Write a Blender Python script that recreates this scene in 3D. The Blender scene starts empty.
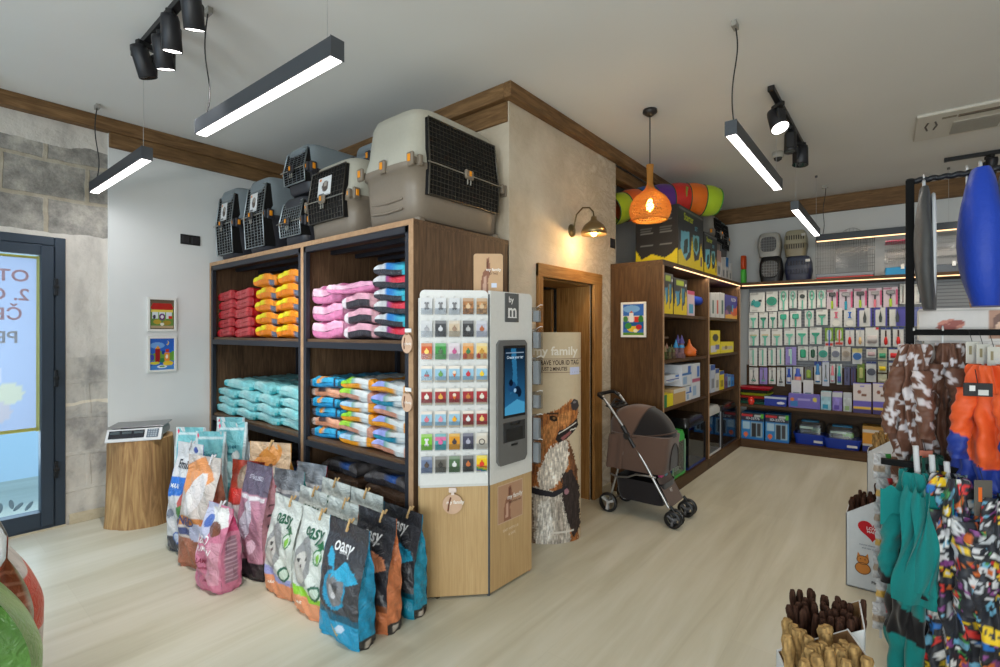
import bpy, math, random
import numpy as np
from mathutils import Matrix, Vector, Euler
C = bpy.context.scene.collection
random.seed(7); RNG = np.random.RandomState(7)
PI = math.pi
def R(a): return math.radians(a)
def lin(c):
    c = np.asarray(c, float) / 255.0
    return np.where(c <= 0.04045, c / 12.92, ((c + 0.055) / 1.055) ** 2.4)
# ---------------------------------------------------------------- materials
MATS = {}
class NT:
    def __init__(s, name):
        s.m = bpy.data.materials.new(name); s.m.use_nodes = True
        s.t = s.m.node_tree; s.t.nodes.clear()
        s.out = s.n('ShaderNodeOutputMaterial'); MATS[name] = s.m
    def n(s, ty, **kw):
        nd = s.t.nodes.new(ty)
        for k, v in kw.items():
            if hasattr(nd, k) and not k.startswith('in_'): setattr(nd, k, v)
        return nd
    def l(s, a, b): s.t.links.new(a, b)
    def coords(s, scale=(1, 1, 1), kind='Object', rot=(0, 0, 0)):
        tc = s.n('ShaderNodeTexCoord'); mp = s.n('ShaderNodeMapping')
        mp.inputs['Scale'].default_value = scale; mp.inputs['Rotation'].default_value = rot
        s.l(tc.outputs[kind], mp.inputs['Vector']); return mp.outputs['Vector']
    def noise(s, vec, scale=5, detail=4, rough=.55, dist=0):
        nd = s.n('ShaderNodeTexNoise'); s.l(vec, nd.inputs['Vector'])
        nd.inputs['Scale'].default_value = scale; nd.inputs['Detail'].default_value = detail
        nd.inputs['Roughness'].default_value = rough; nd.inputs['Distortion'].default_value = dist
        return nd.outputs['Fac']
    def ramp(s, fac, stops):
        nd = s.n('ShaderNodeValToRGB'); s.l(fac, nd.inputs['Fac']); e = nd.color_ramp.elements
        while len(e) < len(stops): e.new(.5)
        for i, (p, c) in enumerate(stops):
            e[i].position = p; e[i].color = (*lin(c), 1) if not np.isscalar(c) else (c, c, c, 1)
        return nd.outputs['Color']
    def mix(s, fac, a, b, mode='MIX'):
        nd = s.n('ShaderNodeMix', data_type='RGBA', blend_type=mode)
        for sock, v in ((nd.inputs[0], fac), (nd.inputs[6], a), (nd.inputs[7], b)):
            if hasattr(v, 'links'): s.l(v, sock)
            elif np.isscalar(v): sock.default_value = v
            else: sock.default_value = (*lin(v), 1)
        return nd.outputs[2]
    def math(s, op, a, b=0.0, c=0.0):
        nd = s.n('ShaderNodeMath', operation=op)
        for i, v in enumerate((a, b, c)):
            if hasattr(v, 'links'): s.l(v, nd.inputs[i])
            else: nd.inputs[i].default_value = v
        return nd.outputs[0]
    def pbsdf(s, base, rough=.5, metal=0., spec=.5, bump=None, bstr=.2, bdist=.01, coat=0., sheen=0.):
        p = s.n('ShaderNodeBsdfPrincipled')
        for k, v in (('Base Color', base), ('Roughness', rough), ('Metallic', metal), ('Specular IOR Level', spec)):
            if hasattr(v, 'links'): s.l(v, p.inputs[k])
            elif np.isscalar(v): p.inputs[k].default_value = v
            else: p.inputs[k].default_value = (*lin(v), 1)
        p.inputs['Coat Weight'].default_value = coat; p.inputs['Sheen Weight'].default_value = sheen
        if bump is not None:
            b = s.n('ShaderNodeBump'); b.inputs['Strength'].default_value = bstr; b.inputs['Distance'].default_value = bdist
            s.l(bump, b.inputs['Height']); s.l(b.outputs[0], p.inputs['Normal'])
        s.l(p.outputs[0], s.out.inputs[0]); return p
def attr_mat(name, rough, metal=0., spec=.5, nscale=40, bstr=.1, bdist=.004, coat=0., sheen=0., var=.06, dist=0):
    t = NT(name); a = t.n('ShaderNodeAttribute', attribute_name='Col')
    v = t.coords(); f = t.noise(v, nscale, 3, .55, dist)
    col = t.mix(t.math('MULTIPLY', f, var * 2), a.outputs['Color'], (0, 0, 0))
    t.pbsdf(col, rough, metal, spec, f, bstr, bdist, coat, sheen)
attr_mat('paper', .75, spec=.3, bstr=.03)
attr_mat('matte', .85, spec=.2, bstr=.08)
attr_mat('card', .45, spec=.4, bstr=.03)
attr_mat('film', .33, spec=.55, nscale=17, bstr=.8, bdist=.016, dist=1.8)
attr_mat('gloss', .22, spec=.6, nscale=18, bstr=.05)
attr_mat('plastic', .42, spec=.45, nscale=60, bstr=.04)
attr_mat('fabric', .9, spec=.15, nscale=160, bstr=.35, bdist=.002, sheen=.25)
attr_mat('nylon', .55, spec=.4, nscale=22, bstr=.6, bdist=.008, sheen=.1)
attr_mat('metal', .32, metal=.9, nscale=60, bstr=.02)
attr_mat('metal_dark', .45, metal=.3, nscale=60, bstr=.02)
attr_mat('rough', .9, spec=.1, nscale=30, bstr=.9, bdist=.01, var=.25)
def emis(name, col, strength):
    t = NT(name); e = t.n('ShaderNodeEmission'); e.inputs[0].default_value = (*lin(col), 1); e.inputs[1].default_value = strength
    t.l(e.outputs[0], t.out.inputs[0])
emis('emit_white', (255, 250, 245), 6.0)
emis('emit_warm', (255, 205, 150), 2.6)
emis('emit_bulb', (255, 190, 90), 30.0)
def glass(name, tint, gl=.08, rough=.02):
    t = NT(name); a = t.n('ShaderNodeBsdfTransparent'); a.inputs[0].default_value = (*lin(tint), 1)
    g = t.n('ShaderNodeBsdfGlossy'); g.inputs['Roughness'].default_value = rough
    lw = t.n('ShaderNodeLayerWeight'); lw.inputs[0].default_value = .25
    f = t.math('ADD', t.math('MULTIPLY', lw.outputs['Fresnel'], .5), gl * .3)
    m = t.n('ShaderNodeMixShader'); t.l(f, m.inputs[0]); t.l(a.outputs[0], m.inputs[1]); t.l(g.outputs[0], m.inputs[2])
    t.l(m.outputs[0], t.out.inputs[0])
glass('glass', (240, 246, 248)); glass('glass_smoke', (205, 212, 222), .1); glass('clear_plastic', (236, 238, 240), .06, .15)
def wood(name, stops, scale=(14, 14, 1.2), rough=.5, knots=False, bstr=.15, spec=.3):
    t = NT(name); v = t.coords(scale)
    f = t.noise(v, 3, 6, .6, 1.2); f2 = t.noise(t.coords((1.2, 1.2, .5)), 2.2, 3)
    mixf = t.math('ADD', t.math('MULTIPLY', f, .7), t.math('MULTIPLY', f2, .3))
    t.pbsdf(t.ramp(mixf, stops), rough, 0, spec, f, bstr, .004)
DW = [(.3, (60, 44, 32)), (.5, (94, 71, 52)), (.7, (120, 94, 70))]
wood('walnut', DW); wood('walnut_x', DW, (1.2, 14, 14)); wood('walnut_y', DW, (14, 1.2, 14))
DR = [(.3, (50, 33, 16)), (.5, (78, 53, 28)), (.7, (99, 71, 41))]
wood('walnut_r', DR); wood('walnut_rx', DR, (1.2, 14, 14)); wood('walnut_ry', DR, (14, 1.2, 14))
BW = [(.3, (72, 50, 28)), (.5, (116, 86, 54)), (.72, (150, 116, 78))]
wood('beam_x', BW, (1.2, 12, 12), .6, bstr=.4); wood('beam_y', BW, (12, 1.2, 12), .6, bstr=.4)
wood('oak', [(.3, (174, 142, 98)), (.5, (189, 157, 112)), (.7, (202, 172, 128))], (30, 30, 1.0), .5)
wood('edge_oak', [(.3, (150, 115, 85)), (.7, (185, 150, 115))], (6, 6, 6), .55)
wood('door_oak', [(.3, (112, 74, 34)), (.5, (152, 108, 58)), (.7, (182, 138, 84))], (16, 16, .9), .5, bstr=.3)
wood('door_oak_y', [(.3, (112, 74, 34)), (.5, (152, 108, 58)), (.7, (182, 138, 84))], (16, .9, 16), .5, bstr=.3)
wood('stump_bark', [(.28, (84, 62, 40)), (.45, (146, 110, 72)), (.62, (184, 148, 100)), (.8, (206, 176, 130))], (9, 9, .8), .7, bstr=.8)
# ---------------------------------------------------------------- mesh builder
class MB:
    def __init__(s): s.V = []; s.n = 0; s.ch = []; s.M = Matrix.Identity(4)
    def at(s, x=0, y=0, z=0, rx=0, ry=0, rz=0, sc=1):
        s.M = Matrix.Translation((x, y, z)) @ Euler((rx, ry, rz)).to_matrix().to_4x4() @ Matrix.Scale(sc, 4); return s
    def add(s, V, F, col=(200, 200, 200), m=0, sm=False, vc=None):
        V = np.asarray(V, float).reshape(-1, 3); A = np.array(s.M)
        V = V @ A[:3, :3].T + A[:3, 3]
        by = {}
        if isinstance(F, np.ndarray): by[F.shape[1]] = F
        else:
            for f in F: by.setdefault(len(f), []).append(f)
        for k, fs in by.items():
            fs = np.asarray(fs, int)
            if vc is not None: cc = lin(np.asarray(vc))[fs]
            else: cc = np.broadcast_to(lin(col), (len(fs), k, 3))
            s.ch.append((fs + s.n, cc, m, sm))
        s.V.append(V); s.n += len(V); return s
    def convex(s, V, F, *a, **k):
        V = np.asarray(V, float); c = V.mean(0); out = []
        for f in F:
            p = V[list(f)]; nrm = np.cross(p[1] - p[0], p[2] - p[0])
            out.append(f[::-1] if np.dot(nrm, p.mean(0) - c) < 0 else f)
        return s.add(V, out, *a, **k)
    def box(s, c, d, col=(200, 200, 200), m=0, b=0.0):
        hx, hy, hz = d[0] / 2, d[1] / 2, d[2] / 2; c = np.array(c, float)
        S = [(i, j, k) for i in (-1, 1) for j in (-1, 1) for k in (-1, 1)]
        if b <= 0:
            V = [(i * hx, j * hy, k * hz) for i, j, k in S]
            F = [(0, 1, 3, 2), (4, 5, 7, 6), (0, 1, 5, 4), (2, 3, 7, 6), (0, 2, 6, 4), (1, 3, 7, 5)]
        else:
            b = min(b, hx * .95, hy * .95, hz * .95); V = []
            for i, j, k in S: V += [(i * hx, j * (hy - b), k * (hz - b)), (i * (hx - b), j * hy, k * (hz - b)), (i * (hx - b), j * (hy - b), k * hz)]
            ix = {s_: n for n, s_ in enumerate(S)}; F = []
            cyc = [(-1, -1), (1, -1), (1, 1), (-1, 1)]
            for q in (-1, 1):
                F.append([ix[(q, u, w)] * 3 for u, w in cyc]); F.append([ix[(u, q, w)] * 3 + 1 for u, w in cyc]); F.append([ix[(u, w, q)] * 3 + 2 for u, w in cyc])
                for r in (-1, 1):
                    F.append([ix[(q, r, -1)] * 3, ix[(q, r, 1)] * 3, ix[(q, r, 1)] * 3 + 1, ix[(q, r, -1)] * 3 + 1])
                    F.append([ix[(q, -1, r)] * 3, ix[(q, 1, r)] * 3, ix[(q, 1, r)] * 3 + 2, ix[(q, -1, r)] * 3 + 2])
                    F.append([ix[(-1, q, r)] * 3 + 1, ix[(1, q, r)] * 3 + 1, ix[(1, q, r)] * 3 + 2, ix[(-1, q, r)] * 3 + 2])
            for n in range(8): F.append([n * 3, n * 3 + 1, n * 3 + 2])
        return s.convex(np.array(V) + c, F, col, m)
    def bb(s, x0, x1, y0, y1, z0, z1, col=(200, 200, 200), m=0, b=0.0):
        return s.box(((x0 + x1) / 2, (y0 + y1) / 2, (z0 + z1) / 2), (abs(x1 - x0), abs(y1 - y0), abs(z1 - z0)), col, m, b)
    def loft(s, rings, col=(200, 200, 200), m=0, sm=True, cap=True, vc=None, closed=True):
        r = np.asarray(rings, float); k, n, _ = r.shape
        a = np.arange(n if closed else n - 1); b = (a + 1) % n
        F = np.concatenate([np.stack([i * n + a, i * n + b, (i + 1) * n + b, (i + 1) * n + a], 1) for i in range(k - 1)])
        s.add(r.reshape(-1, 3), F, col, m, sm, None if vc is None else np.asarray(vc).reshape(-1, 3))
        if cap and closed:
            cc = col if vc is None else None
            for q, o in ((0, 1), (k - 1, -1)):
                v = None if vc is None else np.asarray(vc).reshape(k, n, 3)[q]
                s.add(r[q], [list(range(n))[::-o]], col, m, False, v)
        return s
    def tube(s, path, rad, n=8, col=(60, 60, 60), m=0, cap=True, sm=True):
        P = [Vector(p) for p in path]; rr = rad if hasattr(rad, '__len__') else [rad] * len(P); rings = []
        T = [(P[min(i + 1, len(P) - 1)] - P[max(i - 1, 0)]).normalized() for i in range(len(P))]
        up = Vector((0, 0, 1)) if abs(T[0].z) < .9 else Vector((1, 0, 0)); N = T[0].cross(up).normalized()
        for p, t, r_ in zip(P, T, rr):
            N = (N - t * N.dot(t)).normalized(); B = t.cross(N)
            rings.append([p + (N * math.cos(2 * PI * i / n) + B * math.sin(2 * PI * i / n)) * r_ for i in range(n)])
        return s.loft(rings, col, m, sm, cap)
    def cyl(s, c, r, h, n=20, col=(60, 60, 60), m=0, axis='z', r2=None):
        c = Vector(c); d = {'x': Vector((1, 0, 0)), 'y': Vector((0, 1, 0)), 'z': Vector((0, 0, 1))}[axis] * (h / 2)
        return s.tube([c - d, c + d], [r, r if r2 is None else r2], n, col, m)
    def lathe(s, prof, n=24, col=(60, 60, 60), m=0, c=(0, 0, 0), cap=False, vc=None):
        a = np.arange(n) * 2 * PI / n
        r = np.array([np.stack([p[0] * np.cos(a) + c[0], p[0] * np.sin(a) + c[1], np.full(n, p[1] + c[2])], 1) for p in prof])
        return s.loft(r, col, m, True, cap, vc)
    def grid(s, P, col=None, m=0, vc=None, sm=True):
        P = np.asarray(P, float); h, w, _ = P.shape
        i, j = np.meshgrid(np.arange(h - 1), np.arange(w - 1), indexing='ij'); a = (i * w + j).ravel()
        return s.add(P.reshape(-1, 3), np.stack([a, a + 1, a + w + 1, a + w], 1), col or (200, 200, 200), m, sm, None if vc is None else np.asarray(vc).reshape(-1, 3))
    def prism(s, poly, z0, z1, col=(200, 200, 200), m=0, sm=False):
        poly = np.asarray(poly, float); n = len(poly)
        if np.sum(poly[:, 0] * np.roll(poly[:, 1], -1) - poly[:, 1] * np.roll(poly[:, 0], -1)) < 0: poly = poly[::-1]
        V = [(x, y, z0) for x, y in poly] + [(x, y, z1) for x, y in poly]
        s.add(V, [[i, (i + 1) % n, (i + 1) % n + n, i + n] for i in range(n)], col, m, sm)
        return s.add(V, [list(range(n))[::-1], list(range(n, 2 * n))], col, m)
    def text(s, body, size, loc, col=(20, 20, 20), m=0, rx=PI / 2, rz=0, ry=0, align='CENTER', bold=False, mirror=False, fn=None, sx=1.0):
        V, F = text_geo(body, align); V = V.copy() * size; V[:, 0] *= sx
        if bold:
            pass
        if mirror: V[:, 0] *= -1
        if fn is not None: V = fn(V[:, 0], V[:, 1])
        else:
            A = np.array(Euler((rx, ry, rz)).to_matrix()); V = V @ A.T + np.array(loc)
        return s.add(V, F, col, m)
    def build(s, name, mats, parent=None, loc=None, rz=0., rot=None, label=None, cat=None, group=None, kind=None, plabel=None):
        me = bpy.data.meshes.new(name); V = np.concatenate(s.V)
        me.vertices.add(len(V)); me.vertices.foreach_set('co', V.astype(np.float32).ravel())
        idx = np.concatenate([c[0].ravel() for c in s.ch]); tot = np.concatenate([np.full(len(c[0]), c[0].shape[1]) for c in s.ch])
        me.loops.add(len(idx)); me.loops.foreach_set('vertex_index', idx.astype(np.int32))
        me.polygons.add(len(tot)); st = np.concatenate([[0], np.cumsum(tot)[:-1]])
        me.polygons.foreach_set('loop_start', st.astype(np.int32))
        try: me.polygons.foreach_set('loop_total', tot.astype(np.int32))
        except Exception: pass
        me.polygons.foreach_set('material_index', np.concatenate([np.full(len(c[0]), c[2]) for c in s.ch]).astype(np.int32))
        me.polygons.foreach_set('use_smooth', np.concatenate([np.full(len(c[0]), c[3]) for c in s.ch]))
        me.update(calc_edges=True)
        at = me.color_attributes.new('Col', 'FLOAT_COLOR', 'CORNER')
        cc = np.concatenate([c[1].reshape(-1, 3) for c in s.ch]); cc = np.concatenate([cc, np.ones((len(cc), 1))], 1)
        at.data.foreach_set('color', cc.astype(np.float32).ravel())
        if isinstance(mats, str): mats = [mats]
        for x in mats: me.materials.append(MATS[x])
        o = bpy.data.objects.new(name, me); C.objects.link(o)
        if parent: o.parent = parent
        if loc is not None: o.location = loc
        o.rotation_euler = rot if rot is not None else (0, 0, rz)
        if label: o['label'] = label
        if plabel: o['label'] = plabel
        if cat: o['category'] = cat
        if group: o['group'] = group
        if kind: o['kind'] = kind
        return o
TG = {}
def text_geo(body, align):
    k = (body, align)
    if k not in TG:
        cu = bpy.data.curves.new('t', 'FONT'); cu.body = body; cu.align_x = align; cu.align_y = 'CENTER'; cu.resolution_u = 3; cu.size = 1; cu.offset = .018
        ob = bpy.data.objects.new('t', cu); C.objects.link(ob); bpy.context.view_layer.update()
        me = bpy.data.meshes.new_from_object(ob.evaluated_get(bpy.context.evaluated_depsgraph_get()))
        TG[k] = (np.array([v.co[:] for v in me.vertices]), [list(p.vertices) for p in me.polygons])
        bpy.data.objects.remove(ob); bpy.data.curves.remove(cu); bpy.data.meshes.remove(me)
    return TG[k]
def thing(name, label, cat, loc=(0, 0, 0), rz=0., group=None, rot=None):
    o = bpy.data.objects.new(name, None); C.objects.link(o); o.empty_display_size = .05
    o.location = loc; o.rotation_euler = rot if rot else (0, 0, rz); o['label'] = label; o['category'] = cat
    if group: o['group'] = group
    return o
def kids(o): return KID.get(o, [])
def dup(root, loc, rz=None, label=None, group=None, rot=None, scale=None):
    r = root.copy(); C.objects.link(r); r.location = loc
    if rz is not None: r.rotation_euler = (0, 0, rz)
    if rot is not None: r.rotation_euler = rot
    if scale is not None: r.scale = scale
    if label: r['label'] = label
    if group: r['group'] = group
    for ch in [o for o in list(bpy.data.objects) if o.parent == root]:
        c = ch.copy(); C.objects.link(c); c.parent = r
        for g in [o for o in list(bpy.data.objects) if o.parent == ch]:
            d = g.copy(); C.objects.link(d); d.parent = c
    return r
def vnoise(X, Y, f, seed=0, fy=None):
    r = np.random.RandomState(seed); G = r.rand(64, 64); x = X * f; y = Y * (fy or f); i = np.floor(x).astype(int); j = np.floor(y).astype(int)
    u = x - i; v = y - j; u = u * u * (3 - 2 * u); v = v * v * (3 - 2 * v); g = lambda a, b: G[a % 64, b % 64]
    return (g(i, j) * (1 - u) + g(i + 1, j) * u) * (1 - v) + (g(i, j + 1) * (1 - u) + g(i + 1, j + 1) * u) * v
# painted surface colours (artwork, prints, packaging) on a unit square, y up
class Paint:
    def __init__(s, X, Y, bg): s.X = np.asarray(X, float); s.Y = np.asarray(Y, float); s.c = np.zeros(s.X.shape + (3,)); s.c[:] = bg
    def msk(s, k, col, a=1.0): k = np.asarray(k, float)[..., None] * a; s.c = s.c * (1 - k) + np.asarray(col, float) * k; return s
    def rect(s, x0, y0, x1, y1, col): return s.msk((s.X >= x0) & (s.X <= x1) & (s.Y >= y0) & (s.Y <= y1), col)
    def ell(s, cx, cy, rx, ry, col, rot=0, a=1.0):
        dx, dy = s.X - cx, s.Y - cy; c_, s_ = math.cos(rot), math.sin(rot)
        return s.msk(((dx * c_ + dy * s_) / rx) ** 2 + ((-dx * s_ + dy * c_) / ry) ** 2 < 1, col, a)
    def poly(s, pts, col, jit=0.0):
        X, Y = s.X, s.Y
        if jit: X = X + jit * np.sin(Y * 90 + X * 50); Y = Y + jit * np.sin(X * 110)
        k = np.zeros(X.shape, bool); n = len(pts)
        for i in range(n):
            (x0, y0), (x1, y1) = pts[i], pts[(i + 1) % n]
            if y0 == y1: continue
            k ^= ((y0 > Y) != (y1 > Y)) & (X < (x1 - x0) * (Y - y0) / (y1 - y0) + x0)
        return s.msk(k, col)
    def line(s, x0, y0, x1, y1, w, col):
        dx, dy = x1 - x0, y1 - y0; L = dx * dx + dy * dy + 1e-9; t = np.clip(((s.X - x0) * dx + (s.Y - y0) * dy) / L, 0, 1)
        return s.msk(np.hypot(s.X - x0 - t * dx, s.Y - y0 - t * dy) < w, col)
    def grain(s, amp, fx=40, fy=40): s.c = np.clip(s.c * (1 + amp * np.sin(s.X * fx + 3 * np.sin(s.Y * fy * .37)) * np.sin(s.Y * fy + 2 * np.sin(s.X * fx * .61)))[..., None], 0, 255); return s
def art_panel(mb, w, h, fn, nx=40, ny=50, y=0.0, m=0, x0=None, z0=0.0):
    X, Y = np.meshgrid(np.linspace(0, 1, nx), np.linspace(0, 1, ny)); p = fn(X, Y)
    P = np.stack([(X - .5) * w + (x0 or 0), np.full(X.shape, y), Y * h + z0], -1); mb.grid(P, m=m, vc=p.c, sm=False)
# ---------------------------------------------------------------- camera frame used for laying out the shop
CR = np.array((.7756, .6312, 0)); CF = np.array((-.6312, .7756, 0)); CH = 1.4; FPX = 491.5
def ray(px, py): return CR * (px - 500) / FPX + CF + np.array((0, 0, (332 - py) / FPX))
def wx(px, y): d = ray(px, 332); t = y / d[1]; return t * d[0]          # world x where the sight line of a column meets a wall y = const
def wz(px, py, y): d = ray(px, py); t = y / d[1]; return CH + t * d[2]
def onplane(px, py, c, k=.0437):
    d = ray(px, py); t = c / (d[1] - k * d[0]); p = d * t; p[2] += CH; return p
cam = bpy.data.cameras.new('camera'); co = bpy.data.objects.new('camera', cam); C.objects.link(co)
cam.sensor_width = 36; cam.lens = FPX * 36 / 1000; cam.shift_y = -.0015; cam.clip_start = .05
co.location = (0, 0, CH); co.rotation_euler = (PI / 2, 0, math.atan2(.6312, .7756)); bpy.context.scene.camera = co
# ================================================================ ROOM
XL, YB, XP, CZ = -4.69, 2.54, -1.99, 3.014
ST = dict(kind='structure')
# floor: pale wood-look planks along the depth of the shop
t = NT('floor'); v = t.coords((1, 1, 1), 'Object')
br = t.n('ShaderNodeTexBrick'); mp = t.n('ShaderNodeMapping'); mp.inputs['Rotation'].default_value = (0, 0, PI / 2)
t.l(v, mp.inputs[0]); t.l(mp.outputs[0], br.inputs['Vector'])
br.inputs['Scale'].default_value = 1; br.inputs['Brick Width'].default_value = 1.2; br.inputs['Row Height'].default_value = .6; br.inputs['Mortar Size'].default_value = .0015
br.inputs['Color1'].default_value = (.42, .42, .42, 1); br.inputs['Color2'].default_value = (.58, .58, .58, 1); br.inputs['Mortar'].default_value = (.3, .3, .3, 1)
st = t.noise(t.coords((4.5, .35, 1)), 1.6, 7, .6, .5); big = t.noise(t.coords((1.0, .3, 1)), 1.6, 3)
f = t.math('ADD', t.math('MULTIPLY', st, .62), t.math('MULTIPLY', big, .38))
base = t.ramp(f, [(.3, (168, 161, 140)), (.45, (188, 183, 163)), (.6, (202, 198, 182))])
base = t.mix(.16, base, br.outputs['Color'], 'OVERLAY')
t.pbsdf(base, t.math('ADD', t.math('MULTIPLY', st, .25), .28), 0, .4, st, .04, .004)
t = NT('ceiling'); v = t.coords(); t.pbsdf(t.ramp(t.noise(v, .8, 2), [(.3, (216, 215, 212)), (.7, (224, 223, 220))]), .9, 0, .2, t.noise(v, 60, 3), .03)
t = NT('white_wall'); v = t.coords(); t.pbsdf(t.ramp(t.noise(v, 1.2, 3), [(.3, (212, 214, 214)), (.7, (222, 223, 222))]), .85, 0, .2, t.noise(v, 70, 3), .05)
# stone wall: big grey blocks with wide pale mortar, plastered round the door
t = NT('stone'); v = t.coords((1, 1, 1)); mp = t.n('ShaderNodeMapping'); mp.inputs['Rotation'].default_value = (PI / 2, 0, PI / 2)
cx = t.n('ShaderNodeSeparateXYZ'); t.l(v, cx.inputs[0]); cb = t.n('ShaderNodeCombineXYZ')
wob = t.noise(v, 3.5, 3); t.l(t.math('ADD', cx.outputs[1], t.math('MULTIPLY', wob, .04)), cb.inputs[0]); t.l(t.math('ADD', cx.outputs[2], t.math('MULTIPLY', wob, .05)), cb.inputs[1])
br = t.n('ShaderNodeTexBrick'); t.l(cb.outputs[0], br.inputs['Vector']); br.inputs['Scale'].default_value = 1; br.inputs['Brick Width'].default_value = .46; br.inputs['Row Height'].default_value = .265
br.inputs['Mortar Size'].default_value = .016; br.inputs['Mortar Smooth'].default_value = .4; br.offset = .5
blk = t.ramp(t.noise(v, 6, 8, .72), [(.3, (104, 102, 98)), (.48, (146, 142, 136)), (.66, (184, 178, 168))])
mor = t.ramp(t.noise(v, 12, 5), [(.3, (160, 150, 132)), (.7, (186, 176, 160))])
sto = t.mix(br.outputs['Fac'], blk, mor)
pla = t.ramp(t.noise(t.coords((1.5, 1.5, .7)), 4.5, 6, .6), [(.3, (178, 172, 166)), (.5, (204, 198, 190)), (.75, (216, 210, 202))])
zz = t.math('ADD', cx.outputs[2], t.math('MULTIPLY', wob, .12))
band = t.math('MULTIPLY', t.math('GREATER_THAN', zz, 1.28), t.math('LESS_THAN', zz, 2.17)); top = t.math('GREATER_THAN', zz, 2.80)
k = t.math('MAXIMUM', band, top); lowk = t.math('LESS_THAN', zz, 1.28)
low = t.ramp(t.noise(t.coords((1, 1.2, .9)), 4, 5, .6), [(.35, (150, 146, 142)), (.5, (190, 184, 176)), (.7, (208, 202, 192))])
jz = t.math('LESS_THAN', t.math('ABSOLUTE', t.math('SUBTRACT', zz, .93)), .012)
low = t.mix(jz, low, (220, 210, 192))
col = t.mix(lowk, t.mix(k, sto, pla), low)
t.pbsdf(col, .92, 0, .15, t.math('ADD', t.noise(v, 22, 5), t.math('MULTIPLY', t.math('MULTIPLY', br.outputs['Fac'], t.math('SUBTRACT', 1., k)), .5)), .5, .02)
# rough beige plaster of the corner pier
t = NT('pier_plaster'); v = t.coords((1, 1, 1)); n1 = t.noise(v, 2.6, 6, .62); n2 = t.noise(t.coords((3, 1.2, 2.2)), 3.2, 6, .7, 1)
c1 = t.ramp(n1, [(.3, (184, 170, 150)), (.55, (204, 192, 174)), (.75, (214, 204, 188))])
sp = t.n('ShaderNodeSeparateXYZ'); t.l(v, sp.inputs[0])
edge = t.math('MULTIPLY', t.math('SMOOTH_MIN', t.math('MAXIMUM', t.math('MULTIPLY', t.math('SUBTRACT', sp.outputs[1], 3.1), 1.4), 0.), 1., .1), t.math('GREATER_THAN', n2, .47))
c2 = t.ramp(n2, [(.35, (142, 124, 104)), (.55, (196, 182, 162)), (.7, (218, 210, 196))])
t.pbsdf(t.mix(t.math('MULTIPLY', edge, .85), c1, c2), .92, 0, .15, t.math('ADD', n1, n2), .45, .02)
wood('skirting', [(.3, (176, 162, 136)), (.7, (196, 184, 160))], (6, 6, 6), .6)
def S(name, mats, fn): mb = MB(); fn(mb); return mb.build(name, mats, kind='structure')
S('floor', 'floor', lambda b: b.bb(-6.5, 3.2, -3.2, 8, -.1, 0))
S('ceiling', 'ceiling', lambda b: b.bb(-4.9, 3.2, -3.2, 8, CZ, CZ + .1))
DY0, DY1, DZ = -.27, .774, 2.075
def wl(b):
    b.bb(XL - .25, XL, -3.2, DY0, 0, CZ); b.bb(XL - .25, XL, DY0, DY1, DZ, CZ); b.bb(XL - .25, XL, DY1, YB + .1, 0, CZ)
S('wall_left', 'stone', wl)
S('wall_left', 'white_wall', lambda b: b.bb(XL, XL + .02, 1.02, YB, 0, CZ - .1))
def wb(b):
    b.bb(XL - .2, XP - .33, YB, YB + .12, 0, CZ)
S('wall_back', 'white_wall', wb)
OY0, OY1, OZ = 2.91, 3.66, 1.793
def wp(b):
    b.bb(XP - .33, XP, YB, OY0, 0, CZ); b.bb(XP - .33, XP, OY0, OY1, OZ, CZ); b.bb(XP - .33, XP, OY1, 4.1, 0, CZ)
S('wall_pier', 'pier_plaster', wp)
S('wall_recess', 'white_wall', lambda b: b.bb(XP - .5, XP - .35, 4.05, 7.3, 0, CZ))
S('wall_store', 'white_wall', lambda b: b.bb(-3.5, -3.4, 2.66, 5.2, 0, CZ))
S('wall_store', 'white_wall', lambda b: b.bb(-3.5, -2.5, 5.1, 5.2, 0, CZ))
def wfar(b):
    V = [(-2.6, 6.957, 0), (3.1, 7.206, 0), (3.1, 7.4, 0), (-2.6, 7.15, 0)]
    V += [(x, y, CZ) for x, y, _ in V]; b.convex(V, [(0, 1, 2, 3), (4, 5, 6, 7), (0, 1, 5, 4), (1, 2, 6, 5), (2, 3, 7, 6), (3, 0, 4, 7)])
S('wall_far', 'white_wall', wfar)
S('wall_right', 'white_wall', lambda b: b.bb(2.9, 3.05, -3.2, 7.4, 0, CZ))
def wr(b):   # shop front behind the camera, with two unseen display windows added for fill light
    b.bb(-4.9, -4.2, -2.85, -2.7, 0, CZ); b.bb(-1.2, -.6, -2.85, -2.7, 0, CZ); b.bb(2.4, 3.05, -2.85, -2.7, 0, CZ)
    b.bb(-4.9, 3.05, -2.85, -2.7, 2.6, CZ); b.bb(-4.9, 3.05, -2.85, -2.7, 0, .45)
S('wall_rear', 'white_wall', wr)
for i, (a, c) in enumerate(((-4.2, -1.2), (-.6, 2.4))):
    b = MB(); 
    for x in (a + .03, (a + c) / 2, c - .03): b.bb(x - .03, x + .03, -2.82, -2.74, .45, 2.6, (52, 62, 76))
    b.bb(a, c, -2.82, -2.74, .45, .51, (52, 62, 76)); b.bb(a, c, -2.82, -2.74, 2.54, 2.6, (52, 62, 76))
    b.bb(a, c, -2.785, -2.775, .5, 2.55, (255, 255, 255), 1); b.build('window_%d' % (i + 1), ['metal_dark', 'glass'], kind='structure')
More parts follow.
